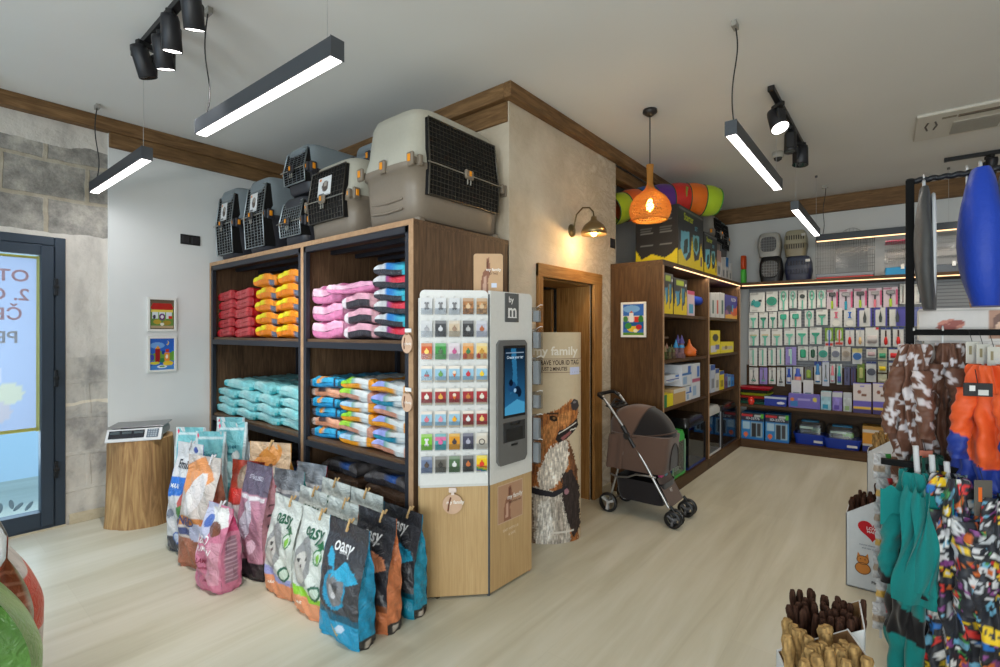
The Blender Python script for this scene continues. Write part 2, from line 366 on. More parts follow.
# ceiling beams (two stepped timbers)
BX = XL
def beam(b, x0, x1, y0, y1, z0, z1): b.bb(x0, x1, y0, y1, z0, z1, b=.004)
S('trim_1', 'beam_y', lambda b: beam(b, XL + .001, XL + .075, -3, YB - .08, CZ - .10, CZ))
S('trim_2', 'beam_y', lambda b: beam(b, XL + .021, XL + .06, 1.02, YB - .06, CZ - .21, CZ - .10))
S('trim_3', 'beam_x', lambda b: beam(b, XL + .08, XP - .001, YB - .06, YB, CZ - .10, CZ))
S('trim_4', 'beam_x', lambda b: beam(b, XL, XP - .01, YB - .015, YB + .005, CZ - .23, CZ - .10))
S('trim_5', 'beam_y', lambda b: beam(b, XP, XP + .06, YB - .06, 7.0, CZ - .10, CZ))
S('trim_6', 'beam_y', lambda b: beam(b, XP - .12, XP - .02, 4.1, 7.0, CZ - .21, CZ - .10))
def bf(b):
    b.at(-2.0, 6.905, 0, rz=R(2.5)); beam(b, 0, 5, 0, .07, CZ - .19, CZ); b.at()
S('trim_7', 'beam_x', bf)
S('baseboard_left', 'skirting', lambda b: b.bb(XL, XL + .015, DY1 + .02, 1.35, 0, .075, b=.003))
S('baseboard_pier', 'skirting', lambda b: b.bb(XP, XP + .012, 3.82, 3.99, 0, .07, b=.003))
S('trim_8', 'skirting', lambda b: b.bb(XL - .05, XL + .02, DY0, DY1, 0, .012))
# glazed shop door in the left wall
FR = (50, 62, 76)
d = MB(); x0, x1 = XL - .09, XL + .012
d.bb(x0, x1, DY1 - .06, DY1, .01, DZ, FR, b=.004); d.bb(x0, x1, DY0, DY0 + .06, .01, DZ, FR, b=.004); d.bb(x0, x1, DY0 + .06, DY1 - .06, DZ - .06, DZ, FR, b=.004)
d.bb(x0, x1, DY0 + .06, DY1 - .06, .01, .03, FR)
door = d.build('door_1', 'metal_dark', kind='structure')
d = MB()
for a, c_ in ((DY0 + .062, DY0 + .155), (DY1 - .135, DY1 - .062)): d.bb(x0 + .02, x1 + .012, a, c_, .03, DZ - .065, FR, b=.006)
for a, c_ in ((.03, .135), (DZ - .135, DZ - .065)): d.bb(x0 + .02, x1 + .011, DY0 + .155, DY1 - .135, a, c_, FR, b=.002)
d.build('door_leaf', 'metal_dark', door)
for z in (.42, 1.07, 1.72):
    h = MB().bb(x1 + .004, x1 + .026, DY1 - .066, DY1 - .044, z - .06, z + .06, (22, 26, 32), b=.004)
    h.bb(x1 + .004, x1 + .03, DY1 - .07, DY1 - .04, z - .012, z + .012, (16, 18, 22), b=.003); h.build('hinge', 'metal_dark', door)
MB().bb(XL - .04, XL - .032, DY0 + .15, DY1 - .13, .13, DZ - .13, (255, 255, 255)).build('glass_pane', 'glass', door)
h = MB().tube([(x1 + .015, DY0 + .11, 1.0), (x1 + .06, DY0 + .11, 1.0), (x1 + .065, DY0 + .22, 1.0)], .01, 8, (150, 150, 150)); h.build('door_handle', 'metal', door)
# paper notice taped to the outside of the glass, seen from behind
t = NT('backlit_paper'); a = t.n('ShaderNodeAttribute', attribute_name='Col'); df = t.n('ShaderNodeBsdfDiffuse'); tr = t.n('ShaderNodeBsdfTranslucent')
t.l(a.outputs['Color'], df.inputs[0]); t.l(a.outputs['Color'], tr.inputs[0]); m = t.n('ShaderNodeMixShader'); m.inputs[0].default_value = .62
t.l(df.outputs[0], m.inputs[1]); t.l(tr.outputs[0], m.inputs[2]); t.l(m.outputs[0], t.out.inputs[0])
b = MB(); px = XL - .030
P0, P1 = DY0 + .17, DY1 - .14
def pz(y): return .72 + .0 * y
def notice(X, Y):
    p = Paint(X, Y, (176, 182, 202)); p.ell(.55, .32, .2, .1, (212, 204, 214)); p.ell(.8, .22, .1, .06, (206, 200, 178)); p.ell(.6, .12, .22, .08, (196, 184, 188)); p.ell(.3, .2, .18, .1, (190, 196, 214))
    return p
X, Y = np.meshgrid(np.linspace(0, 1, 50), np.linspace(0, 1, 60)); p = notice(X, Y)
b.grid(np.stack([np.full(X.shape, px), P0 + X * (P1 - P0), .71 + Y * (DZ - .15 - .71)], -1), vc=p.c)
def ty(body, size, y, z, col): b.text(body, size, (px + .0015, y, z), col, rz=PI / 2, align='RIGHT', mirror=True)
def mtext(body, size, yr, z, col):      # the notice is read from the street, so from inside it is mirrored
    V, F = text_geo(body, 'LEFT'); V = V * size
    b.add(np.stack([np.full(len(V), px + .0015), yr - V[:, 0], z + V[:, 1]], 1), F, col)
mtext('OTVARAMO', .115, P1 - .045, 1.785, (206, 168, 164)); mtext('2. OŽUJKA', .115, P1 - .045, 1.655, (206, 168, 164)); mtext('ČETVRTAK', .115, P1 - .08, 1.52, (206, 168, 164)); mtext('PET', .115, P1 - .10, 1.36, (190, 184, 176))
nt = b.build('door_notice', 'backlit_paper', label='backlit paper notice with mirrored orange lettering taped on the glass shop door', cat='notice')
b = MB(); b.grid([[(px + .003, P1 - .012, .70), (px + .003, P1 + .012, .70)], [(px + .003, P1 - .012, 1.2), (px + .004, P1 + .012, 1.2)], [(px + .003, P1 - .01, DZ - .14), (px + .004, P1 + .01, DZ - .14)]], (214, 206, 130), sm=False)
b.bb(px + .002, px + .0035, P0, P1, .705, .728, (214, 206, 130)); b.bb(px + .002, px + .0035, P0, P1, DZ - .16, DZ - .142, (214, 206, 130))
b.build('masking_tape', 'backlit_paper', nt)
# leaf decal on the lower glass
b = MB()
for k in range(16):
    y = .02 + .6 * ((k * .618) % 1); z = .18 + .26 * ((k * .377) % 1) * (1 if k % 3 else .4); a = k * 1.3
    q = [(0.035 * math.cos(u) * math.cos(a) - .013 * math.sin(u) * math.sin(a), .035 * math.cos(u) * math.sin(a) + .013 * math.sin(u) * math.cos(a)) for u in np.linspace(0, 2 * PI, 10)[:-1]]
    b.add([(XL - .029, y + u, z + w) for u, w in q], [list(range(9))], (120, 146, 162))
b.build('leaf_decal', 'paper', door)
# outside: pavement and hedge-green strip beyond the door
S('ground_outside', 'paper', lambda b: b.bb(-14, XL - .25, -6, 6, -.12, -.02, (226, 232, 236)))
# oak door frame and store room behind it
b = MB(); f0 = XP + .022
b.bb(XP - .02, f0, OY0 - .062, OY0, 0, OZ + .09, m=0, b=.004); b.bb(XP - .02, f0, OY1, OY1 + .14, 0, OZ + .09, m=0, b=.004)
b.bb(XP - .02, f0 + .002, OY0 - .062, OY1 + .14, OZ, OZ + .095, m=1, b=.004)
b.bb(XP - .34, XP - .02, OY1 - .012, OY1 + .01, 0, OZ, m=0); b.bb(XP - .34, XP - .02, OY0 - .01, OY0 + .012, 0, OZ, m=0); b.bb(XP - .34, XP - .02, OY0, OY1, OZ - .012, OZ + .01, m=1)
dr = b.build('door_2', ['door_oak', 'door_oak_y'], kind='structure')
b = MB()
for k in range(5): b.bb(XP - .36 - .13 * (k + 1), XP - .362 - .13 * k, OY1 - .055, OY1 - .02, .01, OZ - .02, m=0, b=.006)
b.build('door_leaf', ['door_oak'], dr)
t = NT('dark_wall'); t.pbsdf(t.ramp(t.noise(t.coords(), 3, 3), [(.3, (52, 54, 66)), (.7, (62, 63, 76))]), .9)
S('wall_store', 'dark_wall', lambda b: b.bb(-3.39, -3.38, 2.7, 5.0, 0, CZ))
# counter and flowers seen in the store room
b = MB().bb(-3.2, -2.95, 3.8, 4.15, 0, 1.45, (88, 62, 50), b=.01); b.bb(-3.22, -2.93, 3.78, 4.17, 1.45, 1.48, (140, 104, 80), b=.006)
b.build('side_cabinet', 'plastic', label='narrow brown cabinet inside the dark store room behind the oak doorway', cat='cabinet')
v_ = thing('flower_vase', 'small vase of pale flowers on the cabinet in the dark store room', 'vase', (-3.06, 3.95, 1.48))
MB().lathe([(.0, 0), (.03, 0), (.04, .05), (.02, .1), (.025, .12)], 14, (120, 110, 104)).build('vase', 'gloss', v_)
b = MB()
for k in range(9):
    a = k * 2.4; x, y, z = .06 * math.cos(a), .06 * math.sin(a), .2 + .05 * (k % 3); b.tube([(0, 0, .1), (x * .6, y * .6, .17), (x, y, z)], .002, 4, (60, 80, 50))
    b.lathe([(0, 0), (.02, .006), (.022, .016), (0, .026)], 7, (206, 176, 166), c=(x, y, z))
b.build('flowers', 'matte', v_)
# ---------------------------------------------------------------- ceiling fittings
def area(name, loc, sx, sy, power, col, rot=(0, 0, 0), spread=180):
    l = bpy.data.lights.new(name, 'AREA'); l.shape = 'RECTANGLE'; l.size = sx; l.size_y = sy; l.energy = power; l.color = col; l.spread = R(spread)
    o = bpy.data.objects.new(name, l); C.objects.link(o); o.location = loc; o.rotation_euler = rot; return o
def pendant(x0, y0, x1, y1, z, label, warm=False, cables=()):
    t_ = thing('linear_pendant', label, 'pendant lamp', ((x0 + x1) / 2, (y0 + y1) / 2, z), math.atan2(y1 - y0, x1 - x0), 'linear pendant lamps')
    L = math.hypot(x1 - x0, y1 - y0)
    b = MB(); b.bb(-L / 2, L / 2, -.028, .028, .004, .075, (58, 62, 68), b=.002)
    b.bb(-L / 2 - .003, -L / 2, -.029, .029, 0, .076, (74, 78, 84)); b.bb(L / 2, L / 2 + .003, -.029, .029, 0, .076, (74, 78, 84)); b.build('housing', 'metal_dark', t_)
    MB().bb(-L / 2 + .004, L / 2 - .004, -.022, .022, -.001, .004).build('diffuser', 'emit_warm' if warm else 'emit_white', t_)
    for s in (-1, 1):
        c = MB()
        if s in cables:
            c.tube([(s * (L / 2 - .06 - .02 * q) + .008 * math.sin(q * 9), .012 * math.sin(q * 6.3), .075 + q * (CZ - z - .085)) for q in np.linspace(0, 1, 26)], .0035, 6, (30, 30, 32))
            c.bb(s * (L / 2 - .08) - .03, s * (L / 2 - .08) + .03, -.012, .012, CZ - z - .03, CZ - z - .002, (150, 146, 138))
            c.build('power_cable', 'plastic', t_)
        else:
            c.tube([(s * (L / 2 - .06), 0, .075), (s * (L / 2 - .06), 0, CZ - z)], .0014, 5, (200, 200, 200)); c.cyl((s * (L / 2 - .06), 0, CZ - z - .012), .012, .02, 12, (120, 120, 120))
            c.build('suspension_wire', 'metal', t_)
    e = 3 if warm else (4.5 if x0 < -1 and x1 < -1 else 7)
    area('pendant_light', ((x0 + x1) / 2, (y0 + y1) / 2, z - .004), L - .03, .045, e, (1, .84, .66) if warm else ((.96, .97, 1) if x0 < -1 and x1 < -1 else (1, .90, .78)), (0, 0, math.atan2(y1 - y0, x1 - x0)))
pendant(-2.76, .98, -1.60, 1.02, 2.4, 'large linear pendant lamp hanging nearest the camera above the animal food shelf', cables=(-1,))
pendant(-4.5, .90, -3.395, .92, 2.4, 'linear pendant lamp hanging beside the stone wall at the left', cables=(-1,))
pendant(-.667, 2.68, -.667, 3.92, 2.4, 'linear pendant lamp pointing to the far wall, nearer one beside the wicker lamp', cables=(-1,))
pendant(-.67, 4.65, -.67, 6.05, 2.4, 'short looking linear pendant lamp hanging farther back below the spotlights')
pendant(-.72, 6.45, .43, 6.52, 2.4, 'warm linear pendant lamp hanging parallel to the far wall', True, cables=(-1,))
def track(x0, y0, x1, y1, label):
    t_ = thing('lighting_track', label, 'lighting track', ((x0 + x1) / 2, (y0 + y1) / 2, CZ), math.atan2(y1 - y0, x1 - x0))
    L = math.hypot(x1 - x0, y1 - y0); MB().bb(-L / 2, L / 2, -.018, .018, -.034, -.001, (28, 28, 30), b=.002).build('rail', 'metal_dark', t_)
    for s in (-1, 1): MB().bb(s * L / 2 - .012, s * L / 2 + .012, -.02, .02, -.037, -.001, (20, 20, 22), b=.003).build('end_cap', 'plastic', t_)
def spot(x, y, tilt, rz, label, on=True, flare=False, z=CZ - .034):
    t_ = thing('track_spotlight', label, 'spotlight', (x, y, z), rz, 'track spotlights')
    MB().bb(-.05, .05, -.016, .016, -.03, 0, (24, 24, 26), b=.004).build('adapter', 'plastic', t_)
    b = MB(); b.tube([(0, 0, -.03), (0, 0, -.085)], .009, 8, (30, 30, 32)); b.bb(-.045, -.02, -.03, .03, -.17, -.05, (34, 34, 37), b=.006); b.build('bracket', 'metal_dark', t_)
    h = MB().at(.02, 0, -.1, ry=tilt)
    h.lathe([(0, .075), (.036, .072), (.042, .05), (.045 if not flare else .06, -.09), (.042 if not flare else .056, -.092), (.036, -.06), (0, -.055)], 22, (38, 38, 42)); hd = h.build('spot_head', 'metal_dark', t_)
    if on:
        l = bpy.data.lights.new('spot_light', 'SPOT'); l.energy = 45 if x < -1 else 26; l.spot_size = R(75); l.spot_blend = .7; l.color = (1, .97, .92); l.shadow_soft_size = .035; so = bpy.data.objects.new('spot_light', l); C.objects.link(so)
        dr_ = Matrix.Rotation(rz, 3, 'Z') @ Matrix.Rotation(tilt, 3, 'Y') @ Vector((0, 0, -1)); so.location = Vector((x, y, z)) + Matrix.Rotation(rz, 3, 'Z') @ Vector((.02, 0, -.1)) + dr_ * .10; so.rotation_euler = dr_.to_track_quat('-Z', 'Y').to_euler()
    g = MB().at(.02, 0, -.1, ry=tilt); g.lathe([(0, -.0885), (.040 if not flare else .054, -.0885)], 20); g.build('lamp_lens', 'emit_white' if on else 'glass_smoke', hd)
track(-3.40, .865, -1.95, .87, 'black ceiling lighting track at top left with four spotlights')
for (x, y, ti, rz, on, l) in ((-3.20, .865, .35, -1.3, False, 'black track spotlight at the end of the left track, lamp turned away'), (-3.02, .90, .3, -.9, True, 'second black spotlight from the end of the left ceiling track'),
                          (-2.80, .865, .25, -.6, True, 'glowing black spotlight, third from the end of the left ceiling track'), (-2.52, .865, .35, -.7, True, 'largest black spotlight at top of photo on the left track')):
    spot(x, y, ti, rz, l, on)
track(-.655, 3.62, -.65, 4.85, 'black ceiling lighting track between the two white pendants at right')
spot(-.655, 3.85, .5, 2.4, 'flared black spotlight at the near end of the right ceiling track', True, True); spot(-.655, 4.35, .1, 1.7, 'black spotlight in the middle of the right ceiling track', False); spot(-.65, 4.75, .15, .8, 'black drum spotlight at far end of the right ceiling track', False, True)
track(.33, 6.15, 1.6, 6.2, 'black ceiling lighting track above the black clothes rack'); spot(.62, 6.16, .3, -1.2, 'black spotlight on the ceiling track above the clothes rack', True)
# air conditioner cassette
a_ = thing('air_conditioner', 'white ceiling air conditioner cassette with a slotted grille at upper right', 'air conditioner', (.66, 5.11, CZ), R(1))
AC = (214, 210, 200)
b = MB(); b.bb(-.57, .57, -.30, .30, -.022, 0, AC, b=.008); b.build('panel', 'plastic', a_)
b = MB(); b.bb(-.35, .5, -.05, .24, -.028, -.02, (176, 170, 158), b=.002)
for k in range(22): b.bb(-.35, .5, -.045 + k * .013, -.040 + k * .013, -.031, -.027, (150, 144, 132))
for x in (-.07, .22): b.bb(x - .006, x + .006, -.05, .24, -.033, -.027, AC)
b.build('intake_grille', 'plastic', a_)
b = MB(); b.bb(-.33, .5, -.2, -.165, -.03, -.02, (96, 82, 62)); b.bb(-.42, -.34, -.2, -.17, -.026, -.02, (130, 120, 100)); b.build('air_outlet', 'plastic', a_)
b = MB()
for s in (-1, 1): b.tube([(-.475 + s * .02, -.14, -.024), (-.475 + s * .034, -.05, -.024), (-.475 + s * .02, .04, -.024)], .006, 6, (90, 84, 76))
b.build('status_mark', 'plastic', a_)
# dome camera, small ceiling dots
b = thing('security_camera', 'white dome security camera on the ceiling at the far left', 'camera', (-4.42, .27, CZ))
MB().lathe([(0, -.0), (.065, -.0), (.068, -.02), (.055, -.045), (0, -.05)], 26, (206, 206, 206)).build('camera_base', 'plastic', b)
h = MB().at(0.01, -.0, -.05, rx=0, ry=.2); h.lathe([(0, .02), (.05, .015), (.052, -.01), (.04, -.04), (.02, -.05), (0, -.05)], 24, (200, 200, 200)); hh = h.build('camera_dome', 'plastic', b)
h = MB().at(.012, -.018, -.088); h.lathe([(0, -.018), (.018, -.012), (.026, 0), (.02, .01)], 18, (24, 24, 28)); h.build('camera_lens', 'gloss', hh)
b = thing('security_camera', 'small dome camera on ceiling just right of the near right pendant', 'camera', (-.85, 5.0, CZ))
MB().lathe([(0, 0), (.045, 0), (.047, -.035), (.042, -.05), (0, -.05)], 22, (190, 186, 178)).build('camera_base', 'plastic', b); MB().lathe([(0, -.085), (.028, -.07), (.034, -.05)], 18, (46, 44, 44)).build('camera_dome', 'gloss', b)
# ---------------------------------------------------------------- wicker pendant and wall lamp
t = NT('wicker'); a = t.n('ShaderNodeAttribute', attribute_name='Col'); df = t.n('ShaderNodeBsdfDiffuse'); tr = t.n('ShaderNodeBsdfTranslucent')
t.l(a.outputs['Color'], df.inputs[0]); t.l(a.outputs['Color'], tr.inputs[0]); m = t.n('ShaderNodeMixShader'); m.inputs[0].default_value = .6
t.l(df.outputs[0], m.inputs[1]); t.l(tr.outputs[0], m.inputs[2]); t.l(m.outputs[0], t.out.inputs[0])
w = thing('wicker_pendant', 'glowing woven wicker pendant lamp on a black cord near the doorway', 'pendant lamp', (-1.41, 3.46, 2.215))
MB().tube([(0, 0, .4), (0, 0, CZ - 2.215)], .004, 6, (28, 24, 22)).build('cord', 'plastic', w)
MB().lathe([(0, CZ - 2.215), (.05, CZ - 2.215), (.052, CZ - 2.235), (.02, CZ - 2.26), (0, CZ - 2.262)], 20, (34, 28, 26)).build('ceiling_rose', 'plastic', w)
prof = [(.118, 0), (.138, .03), (.146, .075), (.135, .12), (.105, .165), (.06, .20), (.03, .225), (.018, .26), (.017, .33), (.022, .40)]
def pr(v):
    v = v * (len(prof) - 1); i = min(int(v), len(prof) - 2); f_ = v - i; return prof[i][0] * (1 - f_) + prof[i + 1][0] * f_, prof[i][1] * (1 - f_) + prof[i + 1][1] * f_
b = MB()
for k in range(46):
    for s in (-1, 1):
        pts = []
        for q in range(15):
            r_, z_ = pr(q / 14); a = 2 * PI * k / 46 + s * q * .13 + .06 * math.sin(k * 7); pts.append(((r_ + .002 * s) * math.cos(a), (r_ + .002 * s) * math.sin(a), z_))
        b.tube(pts, .0026, 4, (226, 170, 92), cap=False)
for v_ in np.linspace(0, .72, 12):
    r_, z_ = pr(v_); b.tube([(r_ * math.cos(a), r_ * math.sin(a), z_ + .004 * math.sin(5 * a)) for a in np.linspace(0, 2 * PI, 30)], .0028, 4, (226, 170, 92), cap=False)
r_ = .118; b.tube([(r_ * math.cos(a), r_ * math.sin(a), 0) for a in np.linspace(0, 2 * PI, 36)], .007, 6, (206, 150, 80), cap=False)
b.build('wicker_shade', 'wicker', w)
MB().lathe([(0, .06), (.02, .07), (.028, .095), (.018, .13), (.012, .15)], 16).build('bulb', 'emit_bulb', w)
def pl(loc, power, col, rad=.03):
    l = bpy.data.lights.new('bulb_light', 'POINT'); l.energy = power; l.color = col; l.shadow_soft_size = rad; o = bpy.data.objects.new('bulb_light', l); C.objects.link(o); o.location = loc
pl((-1.41, 3.46, 2.215 + .09), 34, (1, .68, .30))
w = thing('wall_lamp', 'bronze dome wall lamp with curved arm and glowing bulb above the oak door', 'wall lamp', (XP, 3.33, 2.19))
b = MB().at(0, 0, 0, ry=PI / 2); b.lathe([(0, .02), (.03, .02), (.05, .008), (.052, 0)], 22, (112, 96, 66)); b.build('wall_plate', 'metal', w)
pts = [(.02, 0, 0), (.03, 0, .06), (.045, -.0, .12), (.10, -.0, .165), (.16, 0, .155), (.19, 0, .12), (.195, 0, .085)]
MB().tube(pts, .006, 8, (110, 92, 60)).build('arm', 'metal', w)
b = MB(); b.lathe([(.012, .085), (.022, .08), (.022, .065), (.03, .05), (.045, .04), (.075, .015), (.094, -.02), (.098, -.055), (.095, -.055), (.09, -.02), (.07, .01), (.02, .04)], 28, (150, 128, 92), c=(.195, 0, 0)); b.build('lamp_shade', 'metal', w)
MB().lathe([(0, -.07), (.018, -.062), (.024, -.045), (.016, -.02), (.012, 0)], 16, c=(.195, 0, 0)).build('bulb', 'emit_bulb', w)
pl((XP + .195, 3.33, 2.19 - .085), 7, (1, .66, .32), .02)
# sockets
def socket(loc, rz, w_, label):
    t_ = thing('socket_plate', label, 'socket', loc, rz); MB().bb(-w_ / 2, w_ / 2, -.008, 0, -.042, .042, (30, 30, 32), b=.003).build('plate', 'plastic', t_)
    b = MB(); n = 2 if w_ > .1 else 1
    for k in range(n): x = (k - (n - 1) / 2) * .07; b.bb(x - .026, x + .026, -.012, -.007, -.027, .027, (44, 42, 44), b=.003)
    b.build('outlet', 'plastic', t_)
socket((XL + .021, 1.575, 2.18), PI / 2, .15, 'black double wall socket on the white wall above the framed pictures'); socket((XP + .001, 4.03, 2.19), PI / 2, .085, 'black square wall socket beside the wall lamp and cat tunnel')
# sky and door daylight, with added fill at the rear windows
wd = bpy.data.worlds.new('world'); bpy.context.scene.world = wd; wd.use_nodes = True; bg = wd.node_tree.nodes['Background']; bg.inputs[0].default_value = (.42, .72, 1, 1); bg.inputs[1].default_value = 1.4
area('daylight_window', (-2.7, -2.95, 1.45), 2.9, 2.0, 70, (.90, .95, 1), (PI / 2 + .35, 0, 0)); area('daylight_window', (.9, -2.95, 1.45), 2.9, 2.0, 222, (1, .95, .88), (PI / 2 + .35, 0, 0))  # unseen fill lamps added behind the camera to brighten the room
area('daylight_door', (-5.6, .25, 1.3), 1.6, 2.0, 34, (.75, .88, 1), (PI / 2, 0, -PI / 2))
vs = bpy.context.scene.view_settings; vs.view_transform = 'Standard'; vs.look = 'None'; vs.exposure = 0.0; vs.gamma = 1
# ================================================================ BAG SHELF (left)
SX0, SX1, SXD, SY0, SY1, SZ = -4.655, -1.99, -3.13, 1.72, 2.535, 2.0
u = thing('shelving_unit', 'dark walnut shelving unit with black metal frame holding stacked animal food bags', 'shelving', (0, 0, 0))
u.location = (SX0, SY0, 0); O = (-SX0, -SY0)
def sb(mb, x0, x1, y0, y1, z0, z1, **k): mb.bb(x0 - SX0, x1 - SX0, y0 - SY0, y1 - SY0, z0, z1, **k)
for x in (SX0, SXD, SX1 - .036):
    b = MB(); sb(b, x, x + .036, SY0 + .003, SY1, 0, SZ - .03); sb(b, x, x + .036, SY0, SY0 + .003, 0, SZ - .03, m=1); b.build('side_panel', ['walnut', 'edge_oak'], u)
b = MB(); sb(b, SX0, SX1, SY0 + .003, SY1, SZ - .03, SZ); sb(b, SX0, SX1, SY0, SY0 + .003, SZ - .03, SZ, m=1); b.build('top_panel', ['walnut_x', 'edge_oak'], u)
b = MB(); sb(b, SX0, SX1, SY1 - .012, SY1, 0, SZ - .03); b.build('back_panel', 'walnut', u)
BLK = (44, 46, 54)
for (a, c_) in ((SX0 + .036, SXD), (SXD + .036, SX1 - .036)):
    for z in (1.354, .703, .12):
        b = MB(); sb(b, a, c_, SY0 + .012, SY1 - .012, z - .02, z); b.build('shelf', 'walnut_x', u)
        b = MB(); sb(b, a, c_, SY0 - .001, SY0 + .03, z - .058, z - .018, col=BLK, b=.002)
        for q in (.33, .66): sb(b, a, c_, SY0 + .8 * q, SY0 + .8 * q + .025, z - .05, z - .02, col=BLK)
        b.build('shelf_support', 'metal_dark', u)
    b = MB()
    for x in (a, c_ - .03): sb(b, x, x + .03, SY0 - .002, SY0 + .03, 0, SZ - .032, col=BLK, b=.002)
    sb(b, a, c_, SY0 - .002, SY0 + .03, SZ - .07, SZ - .032, col=BLK, b=.002)
    for q in (.25, .5, .75): sb(b, a, c_, SY0 + .8 * q, SY0 + .8 * q + .03, SZ - .06, SZ - .032, col=BLK)
    for x in (a, c_ - .03): sb(b, x, x + .03, SY1 - .05, SY1 - .02, 0, SZ - .032, col=BLK)
    b.build('metal_frame', 'metal_dark', u)
# ---- lying bags: a sealed gusseted bag on its side, end towards the room
def lying(name, W, D, T, fn, seed=0, nx=76, ny=34):
    r = np.random.RandomState(seed); a = r.rand(10) * 6; A = np.linspace(0, 2 * PI, nx + 1); Vv = np.concatenate([[-1, -.9985, -.993, -.98, -.94, -.87], np.linspace(-.8, .8, ny), [.87, .94, .98, .993, 1]])
    ca, sa = np.cos(A)[None, :], np.sin(A)[None, :]; V_ = Vv[:, None]; e = .42
    X = np.sign(ca) * np.abs(ca) ** e; Z = np.sign(sa) * np.abs(sa) ** e
    tk = np.interp(np.abs(Vv), [0, .80, .87, .94, .98, .993, .9985, 1], [1, .99, .98, .94, .84, .72, .52, .02])[:, None]; wk = np.interp(np.abs(Vv), [0, .8, .93, 1], [1, .985, .97, 1.0])[:, None]
    cr = (np.sin(X * 5 + V_ * 6 + a[0] + 2 * np.sin(V_ * 9 + a[1])) + .6 * np.sin(X * 14 + a[2] + V_ * 13) + .5 * np.sin(V_ * 29 + a[3] + X * 4)) * T * .05
    drop = .12 * T * np.sin(X * 2.3 + a[5]) * (np.abs(V_) > .9)
    P = np.stack([X * W / 2 * wk + np.abs(Z) ** 3 * 0 - np.sign(X) * np.abs(Z) ** 4 * .012 + cr * .5 * X, V_ * D / 2 + 0 * X + .004 * np.sin(X * 9 + a[4]), T / 2 + Z * T / 2 * tk + cr * np.clip(tk, 0, 1) * (Z > -.5) + drop], -1)
    P[..., 2] = np.clip(P[..., 2], .001, T * 1.06)
    up = fn(Paint((X + 1) / 2 + 0 * V_, (V_ + 1) / 2 + 0 * X, (255, 255, 255)), 1).c; dn = fn(Paint((X + 1) / 2 + 0 * V_, (V_ + 1) / 2 + 0 * X, (255, 255, 255)), -1).c
    vc = np.where((Z + 0 * V_ > -.05)[..., None], up, dn); mb = MB(); mb.grid(P, vc=vc); return mb.build(name, 'film')
def dupm(o, loc, rz=0, label=None, cat=None, group=None, scale=None):
    c = o.copy(); C.objects.link(c); c.location = loc; c.rotation_euler = (0, 0, rz)
    if scale: c.scale = scale
    c['label'] = label; c['category'] = cat
    if group: c['group'] = group
    return c
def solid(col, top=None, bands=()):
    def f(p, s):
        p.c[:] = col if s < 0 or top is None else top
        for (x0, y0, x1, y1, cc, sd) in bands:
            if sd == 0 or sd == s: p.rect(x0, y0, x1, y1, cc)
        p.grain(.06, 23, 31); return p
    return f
ORD = ['bottom', 'second', 'third', 'fourth', 'fifth', 'sixth', 'seventh', 'eighth']
def ordn(k, n): return 'bottom bag' if k == 0 else ('top bag' if k == n - 1 else ORD[k] + ' from bottom')
rr = random.Random(3)
def stack(pref, cat_, lab, group, cx, z0, n, T, W, D, protos, yfront=SY0 + .05, jit=.012):
    for k in range(n):
        p = protos[k % len(protos)] if callable(getattr(protos, '__getitem__', None)) else protos
        T_ = T * (1 + rr.uniform(-.02, .02))
        dupm(p[0], (cx + rr.uniform(-jit, jit), yfront + D / 2 + rr.uniform(-.012, .012), z0 + k * T), rr.uniform(-.02, .02), '%s, %s of the %s' % (p[1], ordn(k, n), lab), cat_, group, (1, 1, T_ / T * rr.uniform(.98, 1.0)))
def proto(*a, **k): o = lying(*a, **k); return o
made = []
def finish(o): C.objects.unlink(o); bpy.data.objects.remove(o)
GB = 'animal food bags lying on the shelves'
Y0 = SY0 + .02
# upper left bay: red and orange
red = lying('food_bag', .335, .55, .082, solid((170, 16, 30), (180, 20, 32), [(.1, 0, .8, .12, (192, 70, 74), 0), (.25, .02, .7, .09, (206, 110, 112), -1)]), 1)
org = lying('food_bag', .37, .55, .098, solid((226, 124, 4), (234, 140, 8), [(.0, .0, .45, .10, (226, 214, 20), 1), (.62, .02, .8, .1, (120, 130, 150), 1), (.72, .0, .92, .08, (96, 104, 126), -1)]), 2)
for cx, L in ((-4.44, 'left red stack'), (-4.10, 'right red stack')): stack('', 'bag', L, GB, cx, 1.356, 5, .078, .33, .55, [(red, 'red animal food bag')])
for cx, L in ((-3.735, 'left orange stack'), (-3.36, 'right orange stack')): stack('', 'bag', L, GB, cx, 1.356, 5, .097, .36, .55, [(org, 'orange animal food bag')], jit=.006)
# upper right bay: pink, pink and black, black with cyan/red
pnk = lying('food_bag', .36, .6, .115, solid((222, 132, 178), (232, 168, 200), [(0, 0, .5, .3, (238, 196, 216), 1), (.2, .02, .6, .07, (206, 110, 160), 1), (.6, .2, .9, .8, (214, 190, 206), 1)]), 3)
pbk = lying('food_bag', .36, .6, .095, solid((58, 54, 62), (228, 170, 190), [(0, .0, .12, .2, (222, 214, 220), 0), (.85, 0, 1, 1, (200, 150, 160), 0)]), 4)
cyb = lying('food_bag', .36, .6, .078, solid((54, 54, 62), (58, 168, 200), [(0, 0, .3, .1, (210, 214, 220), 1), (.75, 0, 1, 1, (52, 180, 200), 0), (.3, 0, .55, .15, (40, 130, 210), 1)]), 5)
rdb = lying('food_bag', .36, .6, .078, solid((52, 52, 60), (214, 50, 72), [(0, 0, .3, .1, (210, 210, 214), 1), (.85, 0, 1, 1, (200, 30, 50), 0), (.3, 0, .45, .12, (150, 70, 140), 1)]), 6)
stack('', 'bag', 'pink stack', GB, -2.90, 1.356, 3, .115, .36, .6, [(pnk, 'pink animal food bag')], jit=.005)
